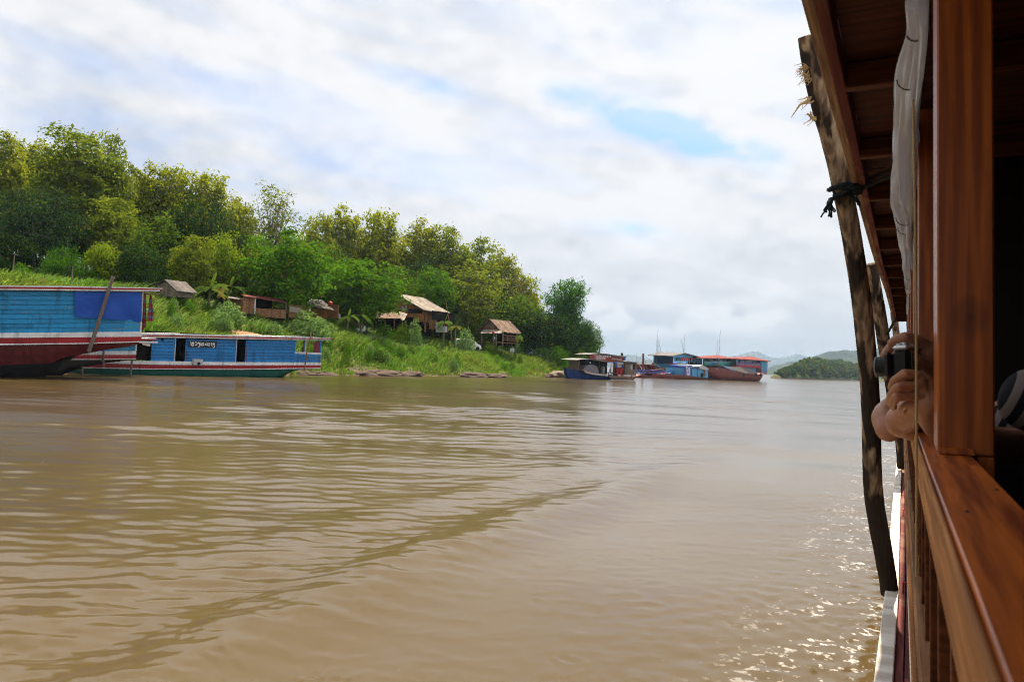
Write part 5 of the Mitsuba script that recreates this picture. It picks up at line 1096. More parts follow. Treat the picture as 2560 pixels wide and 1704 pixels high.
hip_roof(h3, fk, (1600, 472), (1840, 438), (2122, 508), 0, 4.6, 'red_roof', .15)
for k in range(5): c, d = fk.px(*B_(2015 + 18 * k, 655)), fk.px(*B_(2015 + 18 * k, 720)); part(h3, 'stern_rail_post', MB().rod([c[0], 0, c[1]], [d[0], 0, d[1]], .06, 4), 'bright_red', fk)
# big rust-red hull under it, with tarpaulins
fr_ = face_frame(at_y(1766, 948, 176), at_y(1918, 952, 188))
cargo = thing('cargo_barge', 'large rust-red cargo hull with canvas covers in front of the red-roofed floating houses', 'barge')
barge_hull(cargo, fr_, [B_(1145, 598), B_(1300, 612), B_(1490, 625), B_(1600, 665), B_(1730, 695), B_(1900, 712), B_(2020, 722), B_(2110, 700)], [B_(1145, 606), B_(1200, 660), B_(1280, 760), B_(1400, 812), B_(1900, 826), B_(2010, 824), B_(2060, 770), B_(2110, 706)], 6.0, 'rust_paint', .2, .1)
for k, (pts, m_) in enumerate((([(1395, 578), (1480, 590), (1625, 660), (1560, 665), (1440, 605)], 'pale_blue'), ([(1470, 588), (1690, 610), (1800, 690), (1780, 702), (1625, 662)], 'canvas'), ([(1690, 608), (1800, 622), (1955, 705), (1880, 712), (1790, 700)], 'cover_grey'))):
    pprism(cargo, 'cover_sheet', fr_, [B_(*p) for p in pts], .3 + .02 * k, 5.2, m_, .3)
flat('cover_grey', (0.22, 0.19, 0.17), .9)
for ua in (1740, 1920, 1995): pbox(cargo, 'fender', fr_, *B_(ua - 12, 700), *B_(ua + 10, 745), -.25, .1, 'rubber', 0, c=.08)
pbox(cargo, 'hawse_plate', fr_, *B_(1302, 615), *B_(1312, 645), .0, .3, 'light_grey', .2)
# masts and aerials over the barges
for i, (x, ya, yb, x2, lab) in enumerate(((1640.5, 848, 908, 1641, 'thin pole left of the group of aerials above the sand barge'), (1643, 820, 905, 1645, 'tallest aerial pole above the sand barge'), (1648, 848, 905, 1647, 'aerial pole just right of the tallest one above the sand barge'), (1656, 848, 905, 1647, 'slanting aerial pole above the sand barge'), (1710, 836, 882, 1710.5, 'aerial on the ridge of the blue gabled floating house'), (1709, 846, 880, 1703, 'slanting thin pole beside the aerial of the gabled floating house'), (1791, 848, 912, 1794, 'thin pole left of the tallest aerial before the teal house'), (1796, 821, 912, 1801, 'tallest aerial pole before the teal floating house'), (1637, 891, 906, 1637, 'short pole stub at the left of the aerials'), (1590.5, 882, 905, 1591, 'thin aerial right of the floating shop'))):
    mast(lab, x, ya, yb, 175 + i, .05, x2=x2)

# ---------------------------------------------------------------- huts, house, truck and other things on the bank
def corr(parent, name, mat, fr, quad, n, th=.05):
    """A roof slope of n separate sheets; quad: top-left, top-right, bottom-right, bottom-left corners in the frame (x, y, z)."""
    a, b, c, d = (np.array(q, float) for q in quad); nv = np.cross(b - a, d - a); nv /= np.linalg.norm(nv); nv *= np.sign(nv[2]) * th
    for k in range(n):
        s0, s1 = k / n, (k + 1) / n + .012; e = rng.uniform(-.015, .03)
        p = [a + (b - a) * s0, a + (b - a) * s1, d + (c - d) * s1 + (d - a) * e, d + (c - d) * s0 + (d - a) * e]; li = nv * (.25 if k % 2 else 0)
        v = [p[0] + li, p[0] + nv + li, p[3] + li, p[3] + nv + li, p[1] + li, p[1] + nv + li, p[2] + li, p[2] + nv + li]
        part(parent, name, MB().hexa(v), mat, fr, tone=float(rng.uniform()))

def gabled(key, fr, gl, apex, gr, base_py, depth, roof_mat, wall_mat, n_sheets=7, over=.35, boards=14, wall_to=None, th=.07):
    """A hut: gable traced in pixels on the front plane (left eave, apex, right eave), depth metres deep."""
    l, a, r = (fr.px(*p) for p in (gl, apex, gr)); zb = fr.px(apex[0], base_py)[1]
    top = lambda x: np.interp(x, [l[0], a[0], r[0]], [l[1], a[1], r[1]]) - .08
    ins = (r[0] - l[0]) * .07
    wb = zb if wall_to is None else fr.px(apex[0], wall_to)[1]
    board_wall(key, fr, l[0] + ins, r[0] - ins, lambda x: wb, top, boards, wall_mat, -.03, .03, seed=int(gl[0]))
    for s, e in ((1, l), (-1, r)):
        y0, y1 = -over, depth + over
        q = [(a[0], y0, a[1]), (a[0], y1, a[1]), (e[0], y1, e[1]), (e[0], y0, e[1])]
        corr(key, 'roof_sheet', roof_mat, fr, q, n_sheets, th)
    for x in (l[0] + ins, r[0] - ins):
        part(key, 'side_wall', MB().box(x - .04, x + .04, .05, depth, wb, top(x) - .05), wall_mat, fr, tone=.35)
    part(key, 'back_wall', MB().prism([(l[0] + ins, wb), (r[0] - ins, wb), (r[0] - ins, top(r[0] - ins)), (a[0], a[1] - .1), (l[0] + ins, top(l[0] + ins))], depth - .06, depth), wall_mat, fr, tone=.3)
    return l, a, r, zb

fw = lambda xa, Ya, xb, Yb: face_frame(at_y(xa, 800, Ya), at_y(xb, 800, Yb))
# tin-roofed hut behind the big boat
paint('old_metal', (0.075, 0.065, 0.06), (0.16, 0.13, 0.12), 0.6, rough=0.85, streak=(2.5, 2.5, 2.5), spread=.8)
fq = fw(396, 70.5, 445, 69); hut = thing('hut', 'small plank hut with a grey tin roof at the left above the boats', 'hut')
gabled(hut, fq, (393, 712), (415.6, 700.4), (446, 729), 742, 1.7, 'old_metal', 'grey_timber', 6, .2, 10)
# red-roofed shack
fq = fw(604, 75, 718, 79); shack = thing('shack', 'long low shack with a rusty red tin roof and dark open front', 'shack')
P = fq.pxs; z = lambda y: fq.px(640, y)[1]
a, b, c, d = fq.px(600, 734.5, 2.6), fq.px(703, 748.5, 2.6), fq.px(717, 757.5, -.4), fq.px(610, 740.5, -.4)
corr(shack, 'roof_sheet', 'red_tin', fq, [(a[0], 2.6, a[1]), (b[0], 2.6, b[1]), (c[0], -.4, c[1]), (d[0], -.4, d[1])], 9)
paint('red_tin', (0.20, 0.03, 0.028), (0.20, 0.14, 0.11), 0.6, streak=(2, 2, 2), spread=.6)
x0, x1 = fq.px(607, 760)[0], fq.px(637, 760)[0]; board_wall(shack, fq, x0, x1, lambda x: z(786), lambda x: fq.px(620, 742)[1], 8, 'old_timber', seed=1)
x2 = fq.px(716, 760)[0]; board_wall(shack, fq, x1, x2, lambda x: z(790), lambda x: np.interp(x, [x1, x2], [fq.px(637, 770)[1], fq.px(716, 774)[1]]), 18, 'old_timber', seed=2)
part(shack, 'post', MB().box(x1 - .05, x1 + .08, -.05, .05, z(786), fq.px(638, 742)[1]), 'plain_white', fq); part(shack, 'post', MB().box(x2 - .08, x2, -.05, .05, z(790), fq.px(716, 758)[1]), 'grey_timber', fq, tone=.8)
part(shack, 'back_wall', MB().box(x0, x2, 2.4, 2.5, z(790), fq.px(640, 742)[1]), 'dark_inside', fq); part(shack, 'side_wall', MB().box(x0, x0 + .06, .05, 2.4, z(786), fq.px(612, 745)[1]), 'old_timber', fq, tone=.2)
xs0, xs1 = fq.px(724, 770)[0], fq.px(752, 770)[0]
for k in range(5): za = fq.px(738, 780 - k * 2.6)[1]; part(shack, 'slat', MB().box(xs0, xs1, -.03, .0, za, za + .07), 'canvas', fq)
part(shack, 'lean_to_wall', MB().box(xs0, fq.px(768, 770)[0], .1, .16, z(786), fq.px(740, 762)[1]), 'old_timber', fq, tone=.1)
ft = fw(566, 74, 607, 76); lt = thing('lean_to', 'small tan-roofed lean-to at the left end of the red-roofed shack', 'shelter')
a, b, c, d = ft.px(570, 741, 1.6), ft.px(600, 744, 1.6), ft.px(606, 750.5, -.3), ft.px(571, 745.5, -.3)
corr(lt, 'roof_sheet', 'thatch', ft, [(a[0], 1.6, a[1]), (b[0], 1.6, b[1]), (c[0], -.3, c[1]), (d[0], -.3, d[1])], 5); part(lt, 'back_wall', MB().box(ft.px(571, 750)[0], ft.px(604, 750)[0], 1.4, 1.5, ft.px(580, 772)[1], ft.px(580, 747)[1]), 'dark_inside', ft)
for x in (573, 603): q0 = ft.px(x, 775); part(lt, 'post', MB().box(q0[0] - .05, q0[0] + .05, -.05, .05, q0[1], ft.px(x, 749)[1]), 'old_timber', ft, tone=.4)
# small brown shack
fq = fw(761, 84, 822, 83); sh3 = thing('shack', 'small brown shack with a rust-patched grey roof under the trees', 'shack')
a, b, c, d = fq.px(778, 747.5, 2.4), fq.px(806, 751, 2.4), fq.px(835, 776, -.4), fq.px(764, 763.5, -.4)
corr(sh3, 'roof_sheet', 'old_metal', fq, [(a[0], 2.4, a[1]), (b[0], 2.4, b[1]), (c[0], -.4, c[1]), (d[0], -.4, d[1])], 9)
x0, x1 = fq.px(764, 775)[0], fq.px(818, 775)[0]; board_wall(sh3, fq, x0, x1, lambda x: fq.px(790, 792)[1], lambda x: np.interp(x, [x0, x1], [fq.px(764, 765)[1], fq.px(818, 773)[1]]), 14, 'orange_timber', seed=5)
part(sh3, 'back_wall', MB().box(x0, x1, 2.2, 2.3, fq.px(790, 792)[1], fq.px(790, 756)[1]), 'old_timber', fq, tone=.2)
# the big wooden house
fq = fw(930, 107.5, 1064, 103.0); house = thing('house', 'two-storey wooden stilt house with a pale shingled roof and plank balcony', 'house')
l, a, r, zb = gabled(house, fq, (921, 770), (994, 736), (1066, 777), 824, 5.2, 'thatch', 'orange_timber', 10, .45, 26, 801, .10)
z = lambda y: fq.px(1000, y)[1]; X = lambda x, y=790: fq.px(x, y)[0]
part(house, 'floor_beam', MB().box(X(930), X(1062), -.1, 5.2, z(803.5), z(801)), 'old_timber', fq, tone=.3)
for i, (xa, xb, m_) in enumerate(((988.5, 1003, 'flag_cloth'), (1003.5, 1018, 'light_grey'))):
    q0, q1 = fq.px(xa, 775.5), fq.px(xb, 765.5); part(house, 'window', MB().box(q0[0], q1[0], -.07, -.04, q0[1], q1[1]), m_, fq)
for k in range(4): q0, q1 = fq.px(1004.5 + 3.4 * k, 774.5), fq.px(1006.3 + 3.4 * k, 766.5); part(house, 'window_bar', MB().box(q0[0], q1[0], -.09, -.072, q0[1], q1[1]), 'dark_inside', fq)
q0, q1 = fq.px(1021, 782.5), fq.px(1056, 772.5); part(house, 'balcony_opening', MB().box(q0[0], q1[0], -.06, -.034, q0[1], q1[1]), 'dark_inside', fq)
x0, x1 = X(1019), X(1062); board_wall(house, fq, x0, x1, lambda x: z(801.5), lambda x: z(783), 12, 'orange_timber', -.16, -.1, seed=9, name='balcony_board')
# side of the house with the open gallery, towards the right
fside = Frame(fq.w([X(1062), 0, 0]), fq.ey); xe_ = 5.2
board_wall(house, fside, .1, xe_, lambda x: z(802), lambda x: z(786), 14, 'orange_timber', -.05, .0, seed=10, name='balcony_board')
for k in range(4): part(house, 'gallery_post', MB().box(.2 + k * 1.6, .34 + k * 1.6, -.05, .08, z(824), z(776)), 'old_timber', fside, tone=.4)
part(house, 'inner_wall', MB().box(0, xe_, -1.2, -1.1, z(801), z(775)), 'dark_inside', fside)
for x in (935, 965, 1000, 1030, 1060):
    q0 = fq.px(x, 830); part(house, 'stilt', MB().box(q0[0] - .1, q0[0] + .1, .1, .3, q0[1], z(803)), 'old_timber', fq, tone=.2)
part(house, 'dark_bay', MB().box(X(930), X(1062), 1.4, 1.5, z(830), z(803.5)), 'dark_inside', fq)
q0, q1 = fq.px(1072, 822, -.3), fq.px(1091, 800, -.3); board_wall(house, fq, q0[0], q1[0], lambda x: q0[1], lambda x: q1[1], 6, 'old_timber', -.32, -.27, seed=6, name='panel_board')
blk = thing('block_stack', 'stack of grey concrete blocks at the right end of the wooden house', 'blocks'); g = np.random.default_rng(81)
for row in range(5):
    for col in range(4 if row < 3 else 2):
        q0, q1 = fq.px(1089 + col * 6, 830 - row * 5, -.5), fq.px(1094.4 + col * 6, 825.4 - row * 5, -.5); part(blk, 'block', MB().box(q0[0], q1[0], -.5 + g.uniform(0, .05), 0, q0[1], q1[1]), 'light_grey', fq)
# porch before the house
fp_ = fw(936, 101.5, 1020, 98.5); porch = thing('shelter', 'low porch with a tan sheet roof and a small gable before the wooden house', 'shelter')
a, b, c, d = fp_.px(938, 784, 2.0), fp_.px(992, 780, 2.0), fp_.px(1003, 797, -.3), fp_.px(936, 795.5, -.3)
corr(porch, 'roof_sheet', 'brown_thatch', fp_, [(a[0], 2.0, a[1]), (b[0], 2.0, b[1]), (c[0], -.3, c[1]), (d[0], -.3, d[1])], 8)
a, b, c, d = fp_.px(998, 779, 1.5), fp_.px(1018, 785, 1.5), fp_.px(1010, 801, -.3), fp_.px(1001, 799, -.3)
corr(porch, 'roof_sheet', 'thatch', fp_, [(a[0], 1.5, a[1]), (b[0], 1.5, b[1]), (c[0], -.3, c[1]), (d[0], -.3, d[1])], 3)
for x in (940, 962, 985, 1005): q0 = fp_.px(x, 824); part(porch, 'post', MB().box(q0[0] - .06, q0[0] + .06, -.06, .06, q0[1], fp_.px(x, 797)[1]), 'old_timber', fp_, tone=.3)
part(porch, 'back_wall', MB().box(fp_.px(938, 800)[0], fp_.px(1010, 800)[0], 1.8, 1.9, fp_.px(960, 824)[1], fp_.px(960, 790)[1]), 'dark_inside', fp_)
# thatched hut
fq = fw(1203, 116.5, 1258, 113.5); th = thing('thatched_hut', 'open thatched hut on posts with a front awning, right of the wooden house', 'hut')
l, a, r, zb = gabled(th, fq, (1196, 829), (1227.5, 799.5), (1257, 831), 858, 3.6, 'brown_thatch', 'brown_thatch', 8, .35, 12, 825, .12)
a, b, c, d = fq.px(1209, 823.5, .1), fq.px(1253, 824, .1), fq.px(1254, 833.5, -1.3), fq.px(1201, 833.5, -1.3)
corr(th, 'awning_sheet', 'thatch', fq, [(a[0], .1, a[1]), (b[0], .1, b[1]), (c[0], -1.3, c[1]), (d[0], -1.3, d[1])], 6)
for x, y, off in ((1204, 833, -1.2), (1233, 834, -1.2), (1240, 834, -1.2), (1256, 832, -1.2), (1256, 832, .1), (1277, 833, 3.2), (1268, 832, 1.8), (1283, 834, 3.5)):
    q0 = fq.px(x, 864, off); part(th, 'post', MB().box(q0[0] - .07, q0[0] + .07, off - .06, off + .06, q0[1], fq.px(x, y, off)[1]), 'grey_timber', fq, tone=.6)
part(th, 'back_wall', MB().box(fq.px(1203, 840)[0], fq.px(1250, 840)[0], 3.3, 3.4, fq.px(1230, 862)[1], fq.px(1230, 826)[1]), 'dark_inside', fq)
part(th, 'floor', MB().box(fq.px(1203, 850)[0], fq.px(1256, 850)[0], -1.2, 3.5, fq.px(1230, 856)[1], fq.px(1230, 854.5)[1]), 'old_timber', fq, tone=.2)
fs2 = Frame(fq.w([fq.px(1257, 840)[0], 0, 0]), fq.ey)
for yy in (838, 844, 849): zz = fq.px(1257, yy)[1]; part(th, 'rail', MB().box(0, 3.5, -.04, .04, zz - .05, zz + .05), 'old_timber', fs2, tone=.5)
# pickup with a cage, half hidden by the grass
fq = fw(1158, 104, 1204, 106.5); pk = thing('pickup', 'white pickup with barred rear windows half hidden in the bank grass', 'pickup'); D_ = 1.6
body = [(1158, 872), (1158, 861), (1160, 848.5), (1164, 847), (1178, 847.5), (1186, 851), (1193, 858), (1202, 863), (1204, 872)]
pts = fq.pxs(body); part(pk, 'body', MB().prism(pts, 0, D_), 'plain_white', fq)
for xa, xb, ya, yb in ((1162, 1164.5, 850, 857.5), (1166, 1168.5, 850, 857.5), (1170, 1172.5, 850, 858)): q0, q1 = fq.px(xa, yb), fq.px(xb, ya); part(pk, 'rear_window', MB().box(q0[0], q1[0], -.02, D_ + .02, q0[1], q1[1]), 'window_glass', fq)
part(pk, 'door_window', MB().prism(fq.pxs([(1175, 851), (1181, 851.5), (1187, 857), (1187, 859), (1175, 858.5)]), -.02, D_ + .02), 'window_glass', fq)
part(pk, 'windscreen', MB().prism(fq.pxs([(1184, 849.6), (1186.3, 850.4), (1193.6, 857.4), (1191.5, 857.2)]), .12, D_ - .12), 'window_glass', fq)
for x in (1167, 1194):
    q0 = fq.px(x, 872)
    for y_ in (-.03, D_ - .17): part(pk, 'wheel', MB().rod([q0[0], y_, q0[1]], [q0[0], y_ + .2, q0[1]], .33, 14), 'rubber', fq)
part(pk, 'headlight', MB().cbox(fq.px(1202.4, 866)[0], fq.px(1203.6, 866)[0] + .02, .1, .4, fq.px(1202, 867)[1], fq.px(1202, 864.6)[1], .02), 'light_grey', fq); part(pk, 'headlight', MB().cbox(fq.px(1202.4, 866)[0], fq.px(1203.6, 866)[0] + .02, D_ - .4, D_ - .1, fq.px(1202, 867)[1], fq.px(1202, 864.6)[1], .02), 'light_grey', fq)
fq = fw(824, 86, 853, 88); v2 = thing('van', 'pale van roof and windows showing over the grass right of the small brown shack', 'van')
part(v2, 'body', MB().prism(fq.pxs([(826, 796), (826, 786), (829, 781), (846, 781), (851, 787), (852, 796)]), 0, 1.6), 'light_grey', fq); part(v2, 'side_window', MB().prism(fq.pxs([(829, 786.5), (831, 783), (837, 783), (837, 787)]), -.02, 1.62), 'window_glass', fq); part(v2, 'side_window', MB().prism(fq.pxs([(838.5, 787), (838.5, 783), (845, 783), (848.5, 787.5)]), -.02, 1.62), 'window_glass', fq)
# small sign on two legs
fq = fw(1274, 116, 1287, 116); sn = thing('sign_post', 'small white notice board on two legs in the bank grass below the hut', 'sign')
q0, q1 = fq.px(1275.5, 879), fq.px(1286, 870.5); part(sn, 'board', MB().box(q0[0], q1[0], -.03, .01, q0[1], q1[1]), 'plain_white', fq)
for k in range(2): y = 873 + 3 * k; c0, c1 = fq.px(1277, y), fq.px(1284.5, y); part(sn, 'lettering', MB().box(c0[0], c1[0], -.036, -.031, c0[1] - .04, c0[1] + .02), 'steel_blue', fq)
for x in (1277.5, 1284): q2 = fq.px(x, 893); part(sn, 'leg', MB().box(q2[0] - .03, q2[0] + .03, .011, .05, q2[1], q1[1]), 'grey_timber', fq, tone=.5)
mast('long bare bamboo pole leaning beside the right end of the wooden house', 1130, 748, 848, 101, .06, 'bamboo_pole', 1114, 'pole', 'old_timber')
def lamp_ball(x, y, Y, label, r=.25):
    p = at_y(x, y, Y); k = thing('lantern', label, 'lantern'); s = trimesh.creation.icosphere(2, r); s.vertices *= [1, 1, .9]; s.vertices += p; part(k, 'shade', s, 'bright_red', smooth=True); part(k, 'hanger', MB().rod(p + [0, 0, r * .8], p + [0, 0, r * 3], .02, 4), 'black_paint')
lamp_ball(826, 758, 84, 'round red lantern hanging right of the small brown shack')
lamp_ball(1233, 830, 112, 'red lantern under the awning of the thatched hut', .18)
q = at_y(1235, 852, 113.2); stick_body('person', 'small figure in pale clothes sitting under the awning of the thatched hut', [q[0], q[1], q[2] - .35], np.array([-1, -.6, 0]), .9, 'plain_white', True)
q = at_y(903, 812, 92); mb_ = thing('motorbike', 'white motorbike parked under the broad tree left of the house', 'motorbike'); fq = Frame([q[0], q[1], float(ground_z(q[0], q[1]))], [1, .2, 0])
for x in (-.6, .6): part(mb_, 'wheel', MB().rod([x, -.05, .3], [x, .05, .3], .3, 12), 'rubber', fq)
part(mb_, 'body', MB().prism([(-.7, .55), (-.6, .75), (.2, .7), (.35, 1.05), (.5, 1.05), (.55, .5), (.1, .35), (-.4, .35)], -.13, .13), 'plain_white', fq); part(mb_, 'handlebar', MB().rod([.42, -.32, 1.1], [.42, .32, 1.1], .025), 'black_paint', fq)
# posts and the wire at the left
def util(x, ya, yb, x2, Y, label, cross=False):
    a, b = at_y(x, yb, Y), at_y(x2, ya, Y); k = thing('wire_post', label, 'post'); part(k, 'shaft', MB().tube([a - [0, 0, .5], (a + b) / 2, b], [.06, .05, .04], 6), 'grey_timber', tone=.7)
    if cross: c = at_y(x2 + 8, ya + 3, Y); part(k, 'crossbar', MB().rod(b - [.15, 0, -.02], c, .035), 'grey_timber', tone=.7)
    return b
util(30, 635, 692, 37, 62, 'thin leaning post with a crossbar in the grass at the left edge', True); util(180, 664, 702, 182, 64, 'short bare post in the grass above the big boat')
wpts = np.array([at_y(x, y, Y) for x, y, Y in ((-260, 520, 58), (-120, 549, 61), (0, 571, 64), (70, 583, 66), (140, 593, 68), (200, 601, 70), (300, 611, 74))])
put('power_wire', MB().tube(wpts, .014, 4), 'dark_inside', label='thin wire running across the dark trees at the left edge', cat='wire')
# rocks and driftwood at the water's edge
def rock(x, y, Y, sx, sy, sz, seed, label, mat='rock_brown'):
    p = onto_z(x, y, 0.0) if Y is None else at_y(x, y, Y); m = trimesh.creation.icosphere(3, 1.0); v = np.array(m.vertices)
    n1 = meshkit.fbm(v * 1.4 + seed * 3.1, 4, seed) - .5; n2 = meshkit.noise(v * np.array([2.2, 2.2, 5.0]) + seed, seed) - .5
    v = v * (1 + .7 * n1 + .18 * np.round(n2 * 4) / 4)[:, None]; v[:, 2] = np.clip(v[:, 2], -.8, .75 + .3 * n1)
    e = np.array([0.446, 0.895, 0]); w = np.array([-.895, .446, 0])
    put('rock', (p + v[:, :1] * e * sx * .9 + v[:, 1:2] * w * sy + v[:, 2:] * np.array([0, 0, sz * .72]), m.faces), mat, smooth=28, label=label, cat='rock', group=None)
timber('rock_brown', (0.035, 0.025, 0.02), (0.115, 0.08, 0.062), 0.95, (1.6, 1.6, 4.5), 0)
timber('rock_pale', (0.11, 0.085, 0.065), (0.24, 0.19, 0.15), 0.95, (1.6, 1.6, 3), 0)
rock(955, 938.5, None, 3.8, 1.0, .95, 1, 'broad grey-brown rock slab at the waterline right of the sign boat')
rock(920, 938.5, None, 2.0, .8, .75, 2, 'sloping rock at the left end of the broad slab at the waterline')
rock(1010, 939.5, None, 2.6, .9, .8, 3, 'flat rock right half of the slab at the waterline')
rock(1036, 940, None, 1.1, .8, .95, 4, 'rounded dark rock at the right tip of the slab')
rock(1186, 942, None, 2.8, 1.0, .95, 5, 'brown rock at the waterline below the white pickup')
rock(1240, 942.5, None, 2.6, 1.0, .75, 6, 'low grey rock at the waterline between the pickup and the floating shop')
rock(1255, 934, 99, .9, .5, .35, 7, 'small white boulder on the bank edge', 'rock_pale')
rock(1400, 942.5, None, 3.2, 1.3, 1.6, 8, 'pale earthen boulder left of the bow of the floating shop', 'rock_pale')
rock(1425, 942.5, None, 2.2, 1.2, 1.8, 9, 'brown boulder right behind the bow of the floating shop')
rock(1368, 942, None, 1.6, .9, .8, 10, 'brown boulder farthest left in the rubble by the floating shop')
rock(745, 936, None, 1.4, .8, .7, 11, 'dark rock at the waterline behind the stern of the sign boat')
rock(800, 937, None, 2.4, .9, .55, 12, 'flat wet rock just right of the stern of the sign boat')
g = np.random.default_rng(83)
for k in range(14):
    x = 1362 + k * 5 + g.uniform(-3, 3); p = onto_z(x, 943 - g.uniform(0, 1), 0); p = p + np.array([-.895, .446, 0]) * g.uniform(1.2, 3.5); p[2] = float(ground_z(p[0], p[1])) + .12
    d = unit(g.normal(size=3) * [1, 1, .12]) * g.uniform(.5, 1.3); put('driftwood_branch', MB().tube([p - d, p + [0, 0, .08], p + d], [.05, .07, .04], 5), 'old_timber', tone=.6, label='one of the driftwood sticks on the rubble bank left of the floating shop', cat='branch', group='driftwood by the floating shop')
p = at_y(875, 925, 73.5); lit = trimesh.creation.icosphere(1, .22); lit.vertices = lit.vertices * [1.2, .8, .7] + p; put('plastic_bag', lit, 'pale_blue', label='small pale blue plastic litter bag on the bank above the waterline', cat='bag')

# ---------------------------------------------------------------- the boat the photographer sits in (frame BOAT: x inboard, y forward, z up from the eye)
def boat_xyz(p):
    d = [p.x - float(C[0]), p.y - float(C[1]), p.z - float(C[2])]
    return tuple(d[0] * float(a[0]) + d[1] * float(a[1]) + d[2] * float(a[2]) for a in (RB, FB, UB))
def varnish(name, c0, c1, axis, rough=0.32, coat=0.6, knots=(), worn=0.0, freq=75.0):
    def fn(p, n, uv):
        q = list(boat_xyz(p)); a = q.pop(axis)
        ring = fbm(q[0] * freq + uv.x * 17, q[1] * freq, a * 2.2 + uv.x * 9, 4); fine = fbm(q[0] * 260, q[1] * 260, a * 7.0, 3)
        sw = mi.Float(0)
        for kx, ka, kr in knots:
            d = dr.sqrt(dr.square(q[0] - kx) + dr.square((a - ka) * 0.8)) / kr; sw = dr.maximum(sw, dr.exp(-d * d)); ring = ring + 0.10 * dr.sin(d * 4.0) * dr.exp(-d * d * 0.5)
        col = mix(c0, c1, smoothstep(0.30, 0.72, ring)) * (0.8 + 0.4 * fine) * (0.85 + 0.3 * uv.x)
        col = col * (1 - 0.6 * sw)
        if worn: col = mix(col, (0.30, 0.22, 0.15), smoothstep(0.52, 0.72, fbm(q[0] * 9, q[1] * 9, a * 3 + 4, 4)) * worn)
        return col
    return flat(name, mikit.proc(fn), rough, 0.35 if coat else 0.12, clearcoat=coat, clearcoat_gloss=0.85)
varnish('varnish_post', (0.17, 0.034, 0.0035), (0.36, 0.088, 0.0085), 2, 0.34, 0.25, knots=((0.103, 0.108, 0.020),))
varnish('varnish_rail', (0.13, 0.021, 0.002), (0.37, 0.086, 0.008), 1, 0.38, 0.22)
varnish('bare_wood', (0.19, 0.075, 0.025), (0.33, 0.145, 0.050), 1, 0.7, 0.0)
varnish('worn_wood', (0.14, 0.062, 0.03), (0.30, 0.15, 0.065), 1, 0.7, 0.0, worn=0.6)
varnish('roof_wood', (0.030, 0.006, 0.0018), (0.065, 0.014, 0.004), 0, 0.7, 0.0)
varnish('fascia_brown', (0.12, 0.07, 0.04), (0.26, 0.16, 0.10), 1, 0.75, 0.0, worn=0.4)
varnish('fascia_red', (0.075, 0.017, 0.014), (0.14, 0.035, 0.028), 1, 0.75, 0.0, worn=0.25)
varnish('deck_red', (0.10, 0.028, 0.028), (0.20, 0.055, 0.05), 1, 0.6, 0.0, worn=0.35)
varnish('weathered_white', (0.50, 0.45, 0.39), (0.76, 0.72, 0.66), 0, 0.7, 0.0, worn=0.3, freq=10.0)
tour = thing('passenger_boat', 'wooden passenger boat along the right edge with varnished rail, posts and plank roof', 'boat')
roof_r = lambda s: np.interp(s, [-4, 0, 2.4, 5.0, 8.0, 11.0, 15.0, 17.3], [-.26, -.265, -.269, -.259, -.247, -.205, -.186, -.18])
rail_r = lambda s: np.interp(s, [-4, .4, 1.7, 4, 9, 18], [.05, .036, .026, .018, .012, .03])
gun_r = lambda s: np.interp(s, [-4, 3.8, 5.4, 10, 15, 19], [-.10, -.114, -.10, -.10, -.09, .05])
def run(name, fr_r, r0, r1, t0, t1, mat, s0, s1, step, c=0.0, gap=0.0, tone=None, seed=0):
    """A member along the boat, bent with its side, in lengths of step metres."""
    g_ = np.random.default_rng(seed); s = s0
    while s < s1 - .01:
        e = min(s + step, s1); mb = MB(); ks = np.linspace(s, e - gap, 5); rg = []
        for k in ks:
            b = float(fr_r(k)); x0, x1 = b + r0, b + r1
            rg.append([(x0 + c, k, t0), (x1 - c, k, t0), (x1, k, t0 + c), (x1, k, t1 - c), (x1 - c, k, t1), (x0 + c, k, t1), (x0, k, t1 - c), (x0, k, t0 + c)] if c else [(x0, k, t0), (x1, k, t0), (x1, k, t1), (x0, k, t1)])
        mb.loft(np.array(rg)[:, ::-1]); part(tour, name, mb, mat, BOAT, tone=float(g_.uniform()) if tone is None else tone, smooth=False); s = e
run('fascia_board', roof_r, 0, .034, 1.10, 1.21, 'fascia_brown', -3, 17.2, 4.1, .003, .004, seed=1)
run('inner_fascia_board', roof_r, .036, .072, 1.09, 1.20, 'fascia_red', -3, 17.2, 3.7, .003, .004, seed=2)
run('roof_edge_trim', roof_r, -.012, .02, 1.215, 1.24, 'weathered_white', -3, 17.2, 5, .002, .003, seed=3)
zero = lambda s: 0.0
g = np.random.default_rng(91)
s = -2.9
while s < 16.9:                                  # ceiling boards laid across
    w = .515; b = float(roof_r(s + w / 2)); part(tour, 'roof_board', MB().cbox(b + .074, 2.2, s, s + w - .006, 1.172 + g.uniform(0, .006), 1.195, .002), 'roof_wood', BOAT, tone=float(g.uniform())); s += w
for k in range(-4, 16):
    s = 1.08 + 1.03 * k; b = float(roof_r(s)); part(tour, 'crossbeam', MB().cbox(b + .074, 2.2, s, s + .05, 1.075, 1.170, .004), 'beam_wood', BOAT, tone=float(g.uniform()))
varnish('beam_wood', (0.045, 0.011, 0.003), (0.11, 0.03, 0.008), 0, 0.6, 0.0)
part(tour, 'roof_sheet', MB().box(-.05, 2.4, -3, 17.2, 1.242, 1.26), 'grey_metal_roof', BOAT, tone=.5)
run('rail', rail_r, .006, .078, -.207, -.13, 'varnish_rail', -1.8, 17, 3.2, .0012, .002, seed=4)
run('rail_facing', rail_r, 0, .0055, -.209, -.136, 'bare_wood', -1.8, 17, 2.9, .002, .002, seed=5)
run('lower_rail', rail_r, .0, .052, -.60, -.55, 'worn_wood', -1.8, 17, 2.6, .004, .002, seed=6)
